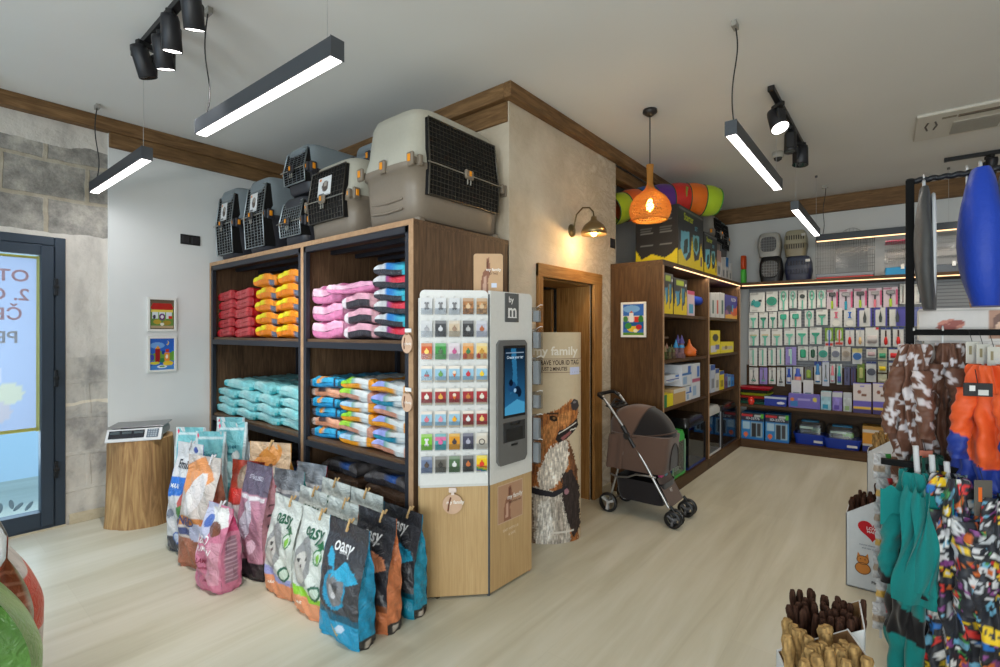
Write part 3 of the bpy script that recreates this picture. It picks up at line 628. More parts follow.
stack('', 'bag', 'middle stack', GB, -2.545, 1.356, 3, .092, .36, .6, [(pbk, 'pink and black food bag')], yfront=SY0 + .06, jit=.005)
stack('', 'bag', 'dark stack at right', GB, -2.215, 1.356, 6, .072, .36, .6, [(rdb, 'black and red food bag'), (cyb, 'black and cyan food bag')], jit=.004)
dupm(pnk, (-2.65, SY0 + .33, 1.356 + .28), .12, 'large pink food bag lying across the tops of the pink and middle stacks', 'bag', GB, (1.2, 1, .6))
# lower left bay: teal bags
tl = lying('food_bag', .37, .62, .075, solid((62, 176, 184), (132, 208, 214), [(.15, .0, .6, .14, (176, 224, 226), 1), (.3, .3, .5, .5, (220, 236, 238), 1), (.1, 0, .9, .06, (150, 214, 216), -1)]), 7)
for q, cx in enumerate((-4.44, -4.08, -3.72, -3.35)):
    stack('', 'bag', ['leftmost', 'second', 'third', 'rightmost'][q] + ' teal stack', GB, cx, .705, 3, .07, .37, .62, [(tl, 'pale teal food bag')], jit=.008)
for q, (cx, cy, rz) in enumerate(((-4.3, 2.10, .12), (-3.86, 2.12, -.1), (-3.40, 2.10, .04))):
    dupm(tl, (cx, cy, .705 + .215), rz, ('left', 'middle', 'right')[q] + ' loose teal bag lying on top of the teal stacks', 'bag', GB, (1.15, 1, 1.1))
# lower right bay
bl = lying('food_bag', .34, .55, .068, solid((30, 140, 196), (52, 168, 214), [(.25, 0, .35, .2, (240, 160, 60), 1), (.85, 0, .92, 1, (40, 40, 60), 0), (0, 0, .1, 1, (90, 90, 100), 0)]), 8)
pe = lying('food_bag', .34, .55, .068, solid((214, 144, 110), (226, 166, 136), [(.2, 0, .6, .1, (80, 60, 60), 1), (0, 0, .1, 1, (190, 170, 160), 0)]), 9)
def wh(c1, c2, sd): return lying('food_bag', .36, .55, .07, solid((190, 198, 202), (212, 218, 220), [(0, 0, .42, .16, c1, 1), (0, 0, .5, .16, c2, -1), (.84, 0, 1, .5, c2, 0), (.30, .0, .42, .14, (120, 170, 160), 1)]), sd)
wg = wh((140, 205, 40), (226, 150, 30), 10); wg2 = wh((150, 205, 60), (196, 140, 120), 11); wb_ = wh((160, 200, 230), (226, 150, 30), 12)
wv = wh((150, 160, 226), (226, 150, 30), 13); wt = wh((150, 160, 226), (20, 130, 160), 14); wv2 = wh((160, 166, 226), (200, 140, 118), 15)
stack('', 'bag', 'blue stack at left', GB, -2.92, .705, 6, .066, .33, .55, [(bl, 'bright blue food bag'), (pe, 'peach food bag'), (bl, 'bright blue food bag')], jit=.008)
stack('', 'bag', 'middle white stack', GB, -2.565, .705, 6, .068, .36, .55, [(wb_, 'white food bag with blue label'), (wg2, 'white food bag with green label'), (wg, 'green-labelled white food bag')], jit=.004)
stack('', 'bag', 'right white stack', GB, -2.225, .705, 6, .068, .36, .55, [(wv2, 'white food bag with pink label'), (wt, 'white food bag with teal label'), (wv, 'white food bag with orange label')], jit=.004)
# bottom bays: dark bags
dk = lying('food_bag', .4, .6, .085, solid((66, 62, 66), (104, 98, 98), [(.2, .1, .6, .3, (150, 140, 136), 1), (.6, .0, .8, .1, (50, 90, 160), 1)]), 16)
br_ = lying('food_bag', .4, .6, .085, solid((110, 78, 58), (136, 104, 84), [(.3, .1, .7, .4, (170, 150, 140), 1)]), 17)
for q, cx in enumerate((-2.85, -2.4)):
    stack('', 'bag', ('left', 'right')[q] + ' pile on the floor shelf', GB, cx, .122, 5, .085, .4, .6, [(dk, 'dark grey food bag'), (br_, 'brown food bag')], yfront=SY0 + .12)
for q, cx in enumerate((-4.2, -3.6)):
    stack('', 'bag', ('left', 'right')[q] + ' pile below the teal bags', GB, cx, .122, 3, .085, .4, .6, [(dk, 'dark grey food bag')], yfront=SY0 + .15)
for o in (red, org, pnk, pbk, cyb, rdb, tl, bl, pe, wg, wg2, wb_, wv, wt, wv2, dk, br_): bpy.data.objects.remove(o)
# wooden tags hanging on the frame
for z, L in ((1.34, 'upper'), (1.03, 'lower')):
    t_ = thing('hang_tag', L + ' round wooden hang tag with white holder on the shelf edge by the kiosk', 'tag', (-2.02, SY0 - .016, z))
    b = MB(); b.prism([(.042 * math.cos(a), .052 * math.sin(a)) for a in np.linspace(0, 2 * PI, 29)[:-1]], -.003, .003, (214, 178, 152)); b.prism([(-.01, .045), (.01, .045), (.008, .07), (-.008, .07)], -.003, .003, (214, 178, 152))
    b.ch = b.ch; M_ = Matrix.Rotation(PI / 2, 4, 'X'); b.V = [v @ np.array(M_)[:3, :3].T for v in b.V]; 
    b.text('my family', .018, (.004, -.0045, -.002), (250, 246, 240))
    b.tube([(-.018, -.0045, -.03), (-.02, -.0045, 0), (-.014, -.0045, .03)], .003, 5, (120, 80, 66)); b.build('wood_disc', 'matte', t_)
    MB().bb(-.005, .045, -.012, -.008, .058, .078, (240, 240, 240), b=.001).build('price_holder', 'plastic', t_)
# ================================================================ PET CARRIERS
def sring(w, d, z, e=.35, n=44, dx=0, dy=0, ox=0):
    a = np.linspace(0, 2 * PI, n + 1)[:-1] + PI / n; c, s = np.cos(a), np.sin(a)
    return np.stack([np.sign(c) * np.abs(c) ** e * w / 2 + dx, np.sign(s) * np.abs(s) ** e * d / 2 + dy, np.full(n, z)], 1)
ORANGE = (240, 150, 20)
def carrier(label, loc, rz, W, D, H, lo, up, door=(70, 72, 78), frame=None, split=.5, grille=(52, 50, 48), taper=.86, label_card=True, handle=None, feet=True, hbars=9, vbars=12, doorw=.62, latch=ORANGE, group=None, vents=True, z0f=.24):
    """W across the door (local x), D front to back (local y, door at -y)"""
    t_ = thing('pet_carrier', label, 'pet carrier', loc, rz, group); zs = H * split
    R_ = [sring(W * .84, D * .86, .02), sring(W * .9, D * .92, .035), sring(W * .93, D * .94, zs * .5), sring(W * .955, D * .96, zs - .035), sring(W * 1., D * 1., zs - .033), sring(W * 1., D * 1., zs)]
    b = MB(); b.loft(R_, lo); 
    for s in (-1, 1):   # moulded ribs along the flank
        for q in (.25, .42): b.tube([(s * W * .462, -D * .25, zs * q), (s * W * .47, 0, zs * q - .01), (s * W * .462, D * .28, zs * q)], .006, 6, lo)
    b.build('lower_shell', 'plastic', t_)
    R_ = [sring(W * .985, D * .985, zs + .001), sring(W * .975, D * .975, zs + .03), sring(W * .94, D * .93, zs + (H - zs) * .25), sring(W * (taper + .02), D * (taper + .03), zs + (H - zs) * .8), sring(W * (taper - .03), D * (taper - .02), zs + (H - zs) * .95), sring(W * (taper - .12), D * (taper - .1), H)]
    b = MB(); b.loft(R_, up); us = b.build('upper_shell', 'plastic', t_)
    if vents:
        b = MB(); v = 0
        for s in (-1, 1):
            for i in range(8):
                for j in range(3):
                    y = -D * .2 + i * D * .07; z = zs + (H - zs) * (.38 + j * .15); x = s * W * (.473 - .035 * (z - zs) / (H - zs) * 2); b.box((x, y, z), (.006, D * .028, (H - zs) * .09), (30, 30, 32), b=.002)
        b.build('vent_slots', 'plastic', us)
    # door: dark panel painted as the shaded inside, plus a wire grid in a frame that leans back with the upper shell
    dw = W * doorw / 2; z0, z1 = H * z0f, H * .9
    def fy(z):
        q = 0 if z < zs else (z - zs) / (H - zs); return -D * (.497 - .063 * q) - .010 + (.03 * D * max(0, 1 - z / zs))
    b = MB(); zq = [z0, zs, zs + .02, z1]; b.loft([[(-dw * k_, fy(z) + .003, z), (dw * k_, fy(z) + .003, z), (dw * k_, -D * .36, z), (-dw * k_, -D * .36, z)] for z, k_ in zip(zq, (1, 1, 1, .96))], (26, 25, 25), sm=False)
    b.build('door_shade_panel', 'matte', t_)
    b = MB(); gc = door
    pts = [(-dw, fy(z0) - .002, z0), (dw, fy(z0) - .002, z0), (dw, fy(zs) - .002, zs), (dw * .96, fy(z1) - .002, z1), (-dw * .96, fy(z1) - .002, z1), (-dw, fy(zs) - .002, zs), (-dw, fy(z0) - .002, z0)]
    b.tube(pts, .0055, 6, frame or gc)
    for i in range(1, vbars): x = -dw + 2 * dw * i / vbars; b.tube([(x, fy(z0), z0), (x, fy(zs), zs), (x * .96, fy(z1), z1)], .0021, 4, gc)
    for i in range(1, hbars): z = z0 + (z1 - z0) * i / hbars; b.tube([(-dw, fy(z) - .002, z), (dw, fy(z) - .002, z)], .0021, 4, gc)
    b.tube([(-dw - .02, fy(zs) - .012, zs), (dw + .02, fy(zs) - .012, zs)], .004, 6, (190, 188, 180))
    dd = b.build('wire_door', 'metal', t_)
    b = MB(); b.box((0, fy(zs) - .02, zs), (.075, .02, .055), lo if frame is None else (40, 40, 44), b=.008); b.box((.0, fy(zs) - .032, zs + .004), (.018, .008, .03), latch, b=.003)
    for s in (-1, 1): b.cyl((s * .013, fy(zs) - .02, zs - .045), .004, .03, 8, (150, 148, 140))
    b.build('door_latch', 'plastic', dd)
    spots = [(-W * .49, -D * .44), (W * .49, -D * .44), (-W * .5, 0), (W * .5, 0), (-W * .49, D * .42), (W * .49, D * .42)]
    for x, y in spots:
        b = MB(); sx = 1 if x > 0 else -1; b.box((x + sx * .006, y, zs), (.022, .05, .075), lo, b=.006); b.box((x + sx * .018, y, zs + .004), (.008, .022, .04), latch, b=.003)
        b.box((x - sx * .02, y - .0, zs), (.03, .03, .03), lo); b.build('side_latch', 'plastic', t_)
    for s in (-1, 1): b = MB(); b.box((s * W * .44, -D * .485, zs), (.03, .03, .06), lo, b=.006); b.box((s * W * .44, -D * .5, zs), (.018, .012, .03), latch, b=.003); b.build('front_latch', 'plastic', t_)
    if feet:
        for sx in (-1, 1):
            for sy in (-1, 1):
                b = MB(); b.box((sx * W * .4, sy * D * .41, .016), (.05, .045, .032), lo, b=.008); b.cyl((sx * W * .4, sy * D * .41, .016), .014, .052, 12, lo, axis='x'); b.build('foot', 'plastic', t_)
    if label_card:
        b = MB(); w_, z_ = dw * .75, H * .68; y_ = fy(z_) - .012
        def f(X, Y): p = Paint(X, Y, (226, 226, 226)); p.ell(.55, .5, .24, .3, (96, 84, 78)); p.ell(.55, .62, .12, .14, (170, 160, 150)); p.rect(.08, .84, .24, .94, (236, 130, 40)); p.rect(.1, .08, .5, .14, (90, 90, 90)); return p
        X, Y = np.meshgrid(np.linspace(0, 1, 20), np.linspace(0, 1, 26)); p = f(X, Y); hh = H * .24
        b.grid(np.stack([-dw * .45 + X * w_ * 1.0 - .0, y_ + Y * .012, z_ - hh / 2 + Y * hh], -1), vc=p.c); b.build('paper_label', 'paper', dd)
    if handle:
        b = MB(); b.tube([(0, -D * .16, H - .01), (0, -D * .14, H + .03), (0, 0, H + .04), (0, D * .14, H + .03), (0, D * .16, H - .01)], .014, 8, handle); b.build('carry_handle', 'plastic', t_)
    return t_
TAUPE, CREAM = (128, 116, 102), (186, 182, 168)
carrier('largest cream and taupe pet carrier, on the shelf corner with its wire door facing right', (-2.26, 2.135, 2.0), PI / 2, .80, .52, .655, TAUPE, CREAM, door=(96, 92, 84), doorw=.74, label_card=False, handle=(110, 78, 52), vbars=20, hbars=16, vents=False)
carrier('medium cream and taupe pet carrier with wire door facing the camera and paper label', (-2.90, 2.08, 2.0), -.02, .585, .62, .52, TAUPE, CREAM, door=(92, 88, 82), doorw=.72, handle=None, vbars=12, hbars=10)
GRY, DK = (132, 142, 148), (52, 52, 58)
g = 'grey and black pet carriers on the shelf'
carrier('tall grey and black pet carrier at the far left end of the shelf top', (-4.45, 2.08, 2.0), 0, .36, .64, .62, DK, GRY, door=(150, 156, 158), frame=(170, 178, 182), doorw=.86, hbars=22, vbars=6, taper=.92, feet=False, vents=False, group=g, z0f=.10)
carrier('tall grey and black pet carrier standing between the leftmost one and the wall stack', (-3.90, 2.08, 2.0), 0, .36, .64, .60, DK, GRY, door=(150, 156, 158), frame=(170, 178, 182), doorw=.88, hbars=22, vbars=6, taper=.92, feet=False, vents=False, group=g, z0f=.10)
carrier('small black pet carrier beside the medium cream one, lower of the stack of two', (-3.40, 2.10, 2.0), 0, .33, .62, .375, DK, (60, 62, 68), door=(160, 168, 172), frame=(170, 178, 182), doorw=.88, hbars=12, vbars=9, taper=.94, feet=False, label_card=False, vents=False, group=g)
carrier('grey topped black pet carrier stacked on another one just under the ceiling', (-3.36, 2.12, 2.376), .0, .36, .64, .36, DK, GRY, door=(140, 146, 150), frame=(160, 168, 172), doorw=.8, hbars=14, vbars=5, taper=.92, feet=False, label_card=False, group=g)
carrier('grey pet carrier at the back behind the medium cream carrier, near the ceiling beam', (-2.90, 2.25, 2.525), PI / 2, .30, .46, .22, DK, GRY, door=(140, 146, 150), label_card=False, feet=False, group=g)
# ================================================================ TAG KIOSK
KA, KB, KC_ = np.array((-1.950, 1.732)), np.array((-1.697, 1.990)), np.array((-1.683, 2.350))
k = thing('engraving_kiosk', 'white and pale oak pet tag engraving kiosk with touch screen in front of walnut panel', 'kiosk', (0, 0, 0)); k.location = (KB[0], KB[1], 0); kz = k
back = [(-1.950, 1.732), (-1.697, 1.990), (-1.683, 2.350), (-1.975, 2.350)]
def rel(p): return (p[0] - KB[0], p[1] - KB[1])
bk = [(-1.945, 1.745), (-1.705, 1.994), (-1.695, 2.345), (-1.978, 2.345), (-1.978, 1.745)]
b = MB(); b.prism([rel(p) for p in bk], .012, .585, m=0); b.build('wooden_base', 'oak', k)
b = MB(); b.prism([rel(p) for p in bk], .585, 1.58, (214, 214, 212)); b.build('cabinet_body', 'plastic', k)
# panels with rounded top corners, built upright then turned
def rpanel(w, z0, z1, r, tk, col, left=True, right=True):
    pts = [(0, z0), (w, z0)]
    if right: pts += [(w - r + r * math.cos(a), z1 - r + r * math.sin(a)) for a in np.linspace(0, PI / 2, 7)]
    else: pts += [(w, z1)]
    if left: pts += [(r - r * math.sin(a), z1 - r + r * math.cos(a)) for a in np.linspace(0, PI / 2, 7)]
    else: pts += [(0, z1)]
    return pts
def face_panel(pts, y0, y1, col, m=0):
    mb = MB(); n = len(pts); V = [(x, y0, z) for x, z in pts] + [(x, y1, z) for x, z in pts]
    return V, [list(range(n)), list(range(n, 2 * n))[::-1]] + [[i, i + n, (i + 1) % n + n, (i + 1) % n] for i in range(n)]
angL = math.atan2(KB[1] - KA[1], KB[0] - KA[0]); wL = float(np.linalg.norm(KB - KA)); angR = math.atan2(KC_[1] - KB[1], KC_[0] - KB[0]); wR = float(np.linalg.norm(KC_ - KB))
oL = rel(KA)
b = MB().at(oL[0], oL[1], 0, rz=angL); V, F = face_panel(rpanel(wL - .005, .587, 1.62, .025, 0, 0), -.012, .006, 0); b.add(V, F, (226, 226, 224))
b.bb(.0, wL - .005, -.014, -.010, .587, .60, (210, 210, 208)); b.build('display_board', 'plastic', k)
b = MB().at(oL[0], oL[1], 0, rz=angL); b.bb(0, wL - .005, -.009, .006, .012, .587); b.build('wooden_front', 'oak', k)
b = MB().at(0, 0, 0, rz=angR); V, F = face_panel(rpanel(wR, .587, 1.62, .03, 0, 0, left=False), -.012, .006, 0); b.add(V, F, (222, 222, 220)); b.build('screen_board', 'plastic', k)
b = MB().at(0, 0, 0, rz=angR); b.bb(0.004, wR, -.009, .006, .012, .587)
b.build('wooden_front', 'oak', k)
b = MB(); b.cyl((0, .0, .8), .008, 1.6, 8, (84, 88, 94)); b.build('corner_strip', 'metal_dark', k)
b = MB(); b.box((-.008, -.014, .655), (.02, .014, .024), (240, 240, 240), b=.003); b.build('lock_clip', 'plastic', k)
for x, y in ((-.2, -.2), (-.03, -.0), (-.02, .32)): MB().box((x, y + .01, .006), (.03, .02, .012), (60, 50, 40)).build('foot', 'plastic', k)
# touch terminal
def tz(py, dep): return CH - (py - 332) / FPX * dep
b = MB().at(0, 0, 0, rz=angR)
tp = [(.06, .67), (.085, .645), (.275, .72), (.30, .75), (.30, 1.33), (.29, 1.345), (.07, 1.345), (.06, 1.33)]
tp = [(.045, .70), (.065, .675), (.275, .675), (.295, .70), (.295, 1.335), (.275, 1.355), (.065, 1.355), (.045, 1.335)]
V, F = face_panel(tp, -.028, -.012, 0); b.add(V, F, (106, 106, 106)); tm = b.build('terminal_bezel', 'plastic', k)
b = MB().at(0, 0, 0, rz=angR); b.bb(.085, .275, -.032, -.028, .93, 1.325, (18, 20, 24), b=.001); b.build('screen_glass', 'gloss', tm)
t = NT('screen_image'); a = t.n('ShaderNodeAttribute', attribute_name='Col'); e = t.n('ShaderNodeEmission'); t.l(a.outputs['Color'], e.inputs[0]); e.inputs[1].default_value = .9; t.l(e.outputs[0], t.out.inputs[0])
b = MB().at(0, 0, 0, rz=angR)
X, Y = np.meshgrid(np.linspace(0, 1, 50), np.linspace(0, 1, 90)); p = Paint(X, Y, (22, 40, 58)); p.c[:] = np.array((20, 36, 52)) + (1 - Y)[..., None] * np.array((20, 70, 100))
p.poly([(.3, 1), (.55, 1), (.62, .45), (.25, .3), (.4, .6)], (44, 110, 150), .01); p.poly([(0, 0), (1, 0), (1, .16), (.6, .22), (0, .12)], (70, 150, 190)); p.ell(.35, .42, .2, .08, (30, 70, 110)); p.ell(.62, .36, .16, .06, (16, 34, 56)); p.ell(.3, .48, .1, .05, (12, 24, 40)); p.ell(.72, .32, .1, .07, (14, 30, 50)); p.ell(.5, .36, .06, .03, (150, 190, 220)); p.rect(.05, .93, .95, .938, (150, 170, 190))
b.grid(np.stack([.093 + X * .174, np.full(X.shape, -.0330), .945 + Y * .365], -1), vc=p.c, sm=False)
b.text('Create your tag', .022, (.18, -.0337, 1.26), (190, 210, 225)); b.build('screen_picture', 'screen_image', tm)
b = MB().at(0, 0, 0, rz=angR); b.bb(.085, .275, -.030, -.020, .795, .905, (48, 50, 54), b=.002); b.bb(.11, .25, -.0315, -.029, .80, .87, (30, 32, 36)); b.tube([(.14, -.034, .90), (.15, -.034, .888), (.21, -.034, .888), (.22, -.034, .90)], .004, 6, (20, 20, 22)); b.build('tag_tray', 'gloss', tm)
b = MB().at(0, 0, 0, rz=angR); b.bb(.155, .205, -.032, -.028, .772, .782, (24, 24, 26)); b.build('card_slot', 'plastic', tm)
# logo plate
b = MB().at(0, 0, 0, rz=angR); b.bb(.115, .235, -.016, -.012, 1.455, 1.615, (92, 94, 96), b=.002)
b.text('m', .105, (.176, -.0175, 1.515), (240, 240, 240)); b.text('by', .045, (.165, -.0175, 1.578), (240, 240, 240)); b.bb(.138, .214, -.0175, -.016, 1.478, 1.484, (240, 240, 240)); b.build('logo_plate', 'plastic', k)
# sticker on the lower wooden front, right face
def fingers(p):
    p.poly([(.22, 0), (.52, 0), (.48, .35), (.6, .62), (.52, .95), (.42, .92), (.42, .66), (.3, .58), (.22, .34)], (150, 104, 84), .004); p.poly([(.3, .1), (.42, .1), (.42, .5), (.32, .46)], (206, 168, 148)); p.poly([(.42, .7), (.5, .66), (.52, .88), (.46, .9)], (110, 70, 56)); return p
b = MB().at(0, 0, 0, rz=angR); X, Y = np.meshgrid(np.linspace(0, 1, 34), np.linspace(0, 1, 40)); p = fingers(Paint(X, Y, (186, 146, 118)))
xx = .065 + X * .205; zz = .36 + Y * .20; b.grid(np.stack([xx, np.full(X.shape, -.0105), zz], -1), vc=p.c, sm=False)
b.bb(.06, .275, -.0102, -.0095, .355, .565, (206, 176, 152)); b.text('my family', .034, (.205, -.0118, .485), (245, 240, 235)); b.text('TAKE YOUR TAG', .014, (.205, -.0118, .455), (90, 60, 46)); b.text('EASY WITH US', .02, (.17, -.011, .31), (226, 206, 178)); b.text('& SAFE', .02, (.18, -.011, .28), (226, 206, 178))
b.build('sticker', 'paper', k)
# round wooden tag on the left wooden front
t_ = thing('hang_tag', 'round wooden hang tag with clip on the pale oak front of the tag kiosk', 'tag'); 
P_ = np.array((oL[0], oL[1])) + KB; cl = KA + (KB - KA) * .47; nrm = np.array((math.sin(angL), -math.cos(angL)))
t_.location = (cl[0] + nrm[0] * .022, cl[1] + nrm[1] * .022, .50); t_.rotation_euler = (0, 0, angL)
b = MB(); V = [(.052 * math.cos(a), y_, .052 * math.sin(a)) for y_ in (-.003, .003) for a in np.linspace(0, 2 * PI, 33)[:-1]]
b.convex(V, [list(range(32)), list(range(32, 64))] + [[i, (i + 1) % 32, (i + 1) % 32 + 32, i + 32] for i in range(32)], (210, 176, 150)); b.text('my family', .024, (.014, -.0045, .01), (248, 244, 238)); b.tube([(-.024, -.004, -.035), (-.02, -.004, 0), (-.01, -.004, .036)], .0045, 5, (120, 78, 60)); b.build('wood_disc', 'matte', t_)
b = MB(); b.bb(-.02, .02, -.004, .004, .06, .085, (232, 214, 206), b=.003); b.bb(-.008, .008, -.004, .004, .048, .065, (232, 214, 206)); b.build('clip', 'plastic', t_)
# forty tag cards
ROWS = [
 [('white', 'bone tag', (214, 216, 220), (120, 120, 124))] * 3 + [('brown patterned', 'tag', (168, 112, 66), (222, 190, 150)), ('tan patterned', 'tag', (180, 134, 88), (214, 186, 150))],
 [('pale', 'tag', (206, 208, 212), (150, 150, 156)), ('black', 'tag', (52, 54, 60), (210, 210, 216)), ('beige', 'tag', (206, 186, 160), (150, 120, 96)), ('black patterned', 'tag', (44, 44, 48), (180, 180, 180)), ('white and rust', 'fox tag', (190, 190, 204), (176, 92, 52))],
 [('orange', 'flame tag', (206, 82, 20), (246, 196, 40)), ('green', 'tag', (42, 146, 52), (24, 88, 34)), ('pale pink', 'tag', (216, 200, 210), (190, 60, 130)), ('orange and white', 'leaf tag', (228, 150, 70), (40, 120, 60)), ('yellow', 'flower tag', (232, 200, 120), (196, 140, 30))],
 [('light blue', 'cherry tag', (152, 196, 222), (150, 30, 50)), ('light blue', 'pear tag', (152, 196, 222), (80, 150, 50)), ('light blue', 'carrot tag', (152, 196, 222), (226, 110, 40)), ('light blue', 'strawberry tag', (152, 196, 222), (200, 30, 50)), ('light blue', 'lemon tag', (152, 196, 222), (236, 200, 40))],
 [('dark red', 'white bag tag', (160, 24, 36), (230, 226, 216)), ('dark red', 'biscuit tag', (160, 24, 36), (226, 160, 50)), ('dark red', 'ice cream tag', (160, 24, 36), (236, 130, 60)), ('dark red', 'burger tag', (160, 24, 36), (196, 120, 50)), ('dark red', 'cup tag', (168, 22, 34), (236, 226, 210))],
 [('light blue', 'doughnut tag', (152, 196, 222), (220, 110, 130)), ('light blue', 'candy tag', (152, 196, 222), (226, 150, 170)), ('light blue', 'beer tag', (152, 196, 222), (240, 170, 30)), ('dark red', 'clock tag', (140, 30, 34), (226, 226, 226)), ('dark red', 'popcorn tag', (160, 26, 36), (240, 200, 120))],
 [('lime green', 'white bone tag', (116, 190, 40), (236, 236, 236)), ('pink and teal', 'heart tag', (64, 160, 170), (222, 100, 160)), ('golden', 'round tag', (226, 152, 20), (60, 50, 60)), ('dark blue', 'tag', (66, 66, 90), (176, 176, 196)), ('cream', 'ring tag', (214, 204, 190), (90, 84, 80))],
 [('grey blue', 'puppy tag', (110, 124, 156), (80, 62, 54)), ('grey brown', 'cat tag', (96, 92, 86), (46, 44, 44)), ('green and white', 'sheep tag', (74, 106, 70), (230, 230, 230)), ('charcoal', 'paw tag', (62, 60, 62), (196, 110, 60)), ('yellow rainbow', 'tag', (238, 200, 20), (226, 60, 40))]]
rows_w = ['top', 'second', 'third', 'fourth', 'fifth', 'sixth', 'seventh', 'bottom']; cols_w = ['first', 'second', 'third', 'fourth', 'fifth']
for r in range(8):
    for c_ in range(5):
        cn, wn, bgc, fg = ROWS[r][c_]
        s_ = .036 + c_ * .0715; z = 1.535 - r * .1175
        p2 = KA + (KB - KA) / wL * s_; n2 = nrm * .035
        t_ = thing('tag_card', '%s card with %s, %s row, %s from left on the kiosk' % (cn, wn, rows_w[r], cols_w[c_]), 'card', (p2[0] + n2[0], p2[1] + n2[1], z), angL, 'pet tag cards on the white kiosk board')
        def f(X, Y):
            p = Paint(X, Y, bgc); 
            if r >= 3 and r < 6: p.rect(0, .0, 1, .1, (222, 190, 150) if bgc[0] < 150 else (196, 60, 60) if False else (226, 206, 180)); 
            if 'patterned' in cn: p.grain(.35, 30, 34)
            if 'rainbow' in cn:
                for q, cc in enumerate(((40, 90, 200), (60, 170, 60), (240, 200, 20), (226, 50, 40))): p.poly([(0, .06 + q * .1), (1, -.1 + q * .1), (1, 0 + q * .1), (0, .16 + q * .1)], cc)
            if r == 2 and c_ in (0, 3, 4): p.ell(.2, .2, .22, .2, (200, 50, 20)); p.ell(.8, .2, .2, .2, (226, 120, 20))
            if cn.startswith('pink'): p.rect(0, .6, 1, 1, (222, 110, 160))
            p.rect(0, .84, 1, 1, (236, 226, 216) if 3 <= r < 6 else tuple(min(255, int(v * .6 + 90)) for v in bgc)); return p
        b = MB(); art_panel(b, .056, .084, f, 10, 14, y=-.0016, z0=-.042); b.bb(-.028, .028, -.0012, .0012, -.042, .042, (230, 230, 230)); b.build('printed_card', 'card', t_)
        b = MB()
        if 'bone' in wn: b.bb(-.006, .006, -.006, -.003, -.014, .014, fg, b=.002); [b.cyl((sx * .006, -.0045, sz * .014), .006, .003, 10, fg, axis='y') for sx in (-1, 1) for sz in (-1, 1)]
        elif 'ice' in wn or 'carrot' in wn: b.convex([(0, -.004, -.02), (-.01, -.004, .004), (.01, -.004, .004), (0, -.0065, 0)], [(0, 1, 2), (0, 1, 3), (1, 2, 3), (0, 2, 3)], fg); b.cyl((0, -.0045, .008), .009, .003, 12, (240, 220, 200), axis='y')
        elif 'cherry' in wn: [b.cyl((sx * .006, -.0045, -.008), .007, .003, 12, fg, axis='y') for sx in (-1, 1)]; b.tube([(-.006, -.0045, 0), (0, -.0045, .015), (.006, -.0045, 0)], .0012, 4, (60, 90, 40))
        elif 'ring' in wn: b.tube([(.014 * math.cos(a), -.0045, .014 * math.sin(a) - .004) for a in np.linspace(0, 2 * PI, 16)], .0025, 5, fg)
        else: b.cyl((0, -.0045, -.002), .012, .003, 14, fg, axis='y'); b.cyl((0, -.0045, .013), .004, .003, 8, fg, axis='y')
        b.build('metal_tag', 'gloss', t_)
        # clear pocket and hook
        MB().bb(-.030, .030, -.009, -.0082, -.046, -.012, (255, 255, 255)).build('clear_pocket', 'clear_plastic', t_); MB().tube([(0, .022, .05), (0, -.006, .05)], .0016, 5, (230, 230, 230)).build('hook', 'plastic', t_)
# sign standing on the kiosk
b = MB(); V, F = face_panel([(x, z) for x, z in rpanel(.165, 0, .24, .015, 0, 0)], -.004, .004, 0); b.add(V, F, (206, 170, 134)); X, Y = np.meshgrid(np.linspace(0, 1, 30), np.linspace(0, 1, 36)); p = fingers(Paint(X, Y, (206, 170, 134)))
b.grid(np.stack([.008 + X * .149, np.full(X.shape, -.005), .004 + Y * .226], -1), vc=p.c, sm=False); b.text('my family', .022, (.112, -.0065, .15), (250, 246, 240)); b.text('ID TAG', .015, (.112, -.0065, .128), (90, 60, 46)); b.bb(.1, .13, -.0062, -.005, .05, .075, (214, 222, 240))
b.build('counter_sign', 'paper', loc=(-1.86, 2.05, 1.60), rz=.72, label='beige standing sign with a raised hand picture on top of the tag kiosk', cat='sign')
# clear accessory racks on the kiosk's right side
for i, (z, hh) in enumerate(((1.50, .09), (1.36, .12), (1.17, .16), (1.0, .1), (.84, .15), (.70, .14))):
    t_ = thing('accessory_holder', '%s clear accessory holder on the back edge of the kiosk beside the dog poster' % (['topmost', 'second highest', 'third highest', 'fourth', 'fifth', 'lowest'][i]), 'holder', (-1.682, 2.352, z), 0, 'clear holders on the kiosk side')
    MB().bb(0, .055, .0, .05, -hh / 2, hh / 2, (150, 156, 160), b=.004).build('clear_box', 'clear_plastic', t_)
    MB().bb(.008, .047, .01, .04, -hh / 2 + .005, hh / 2 - .02, (158, 162, 166), b=.003).build('packet', 'card', t_)
    MB().tube([(.03, .02, hh / 2), (.07, -.0, hh / 2 + .012), (.085, -.0, hh / 2 + .01)], .002, 5, (240, 240, 240)).build('hook', 'plastic', t_)
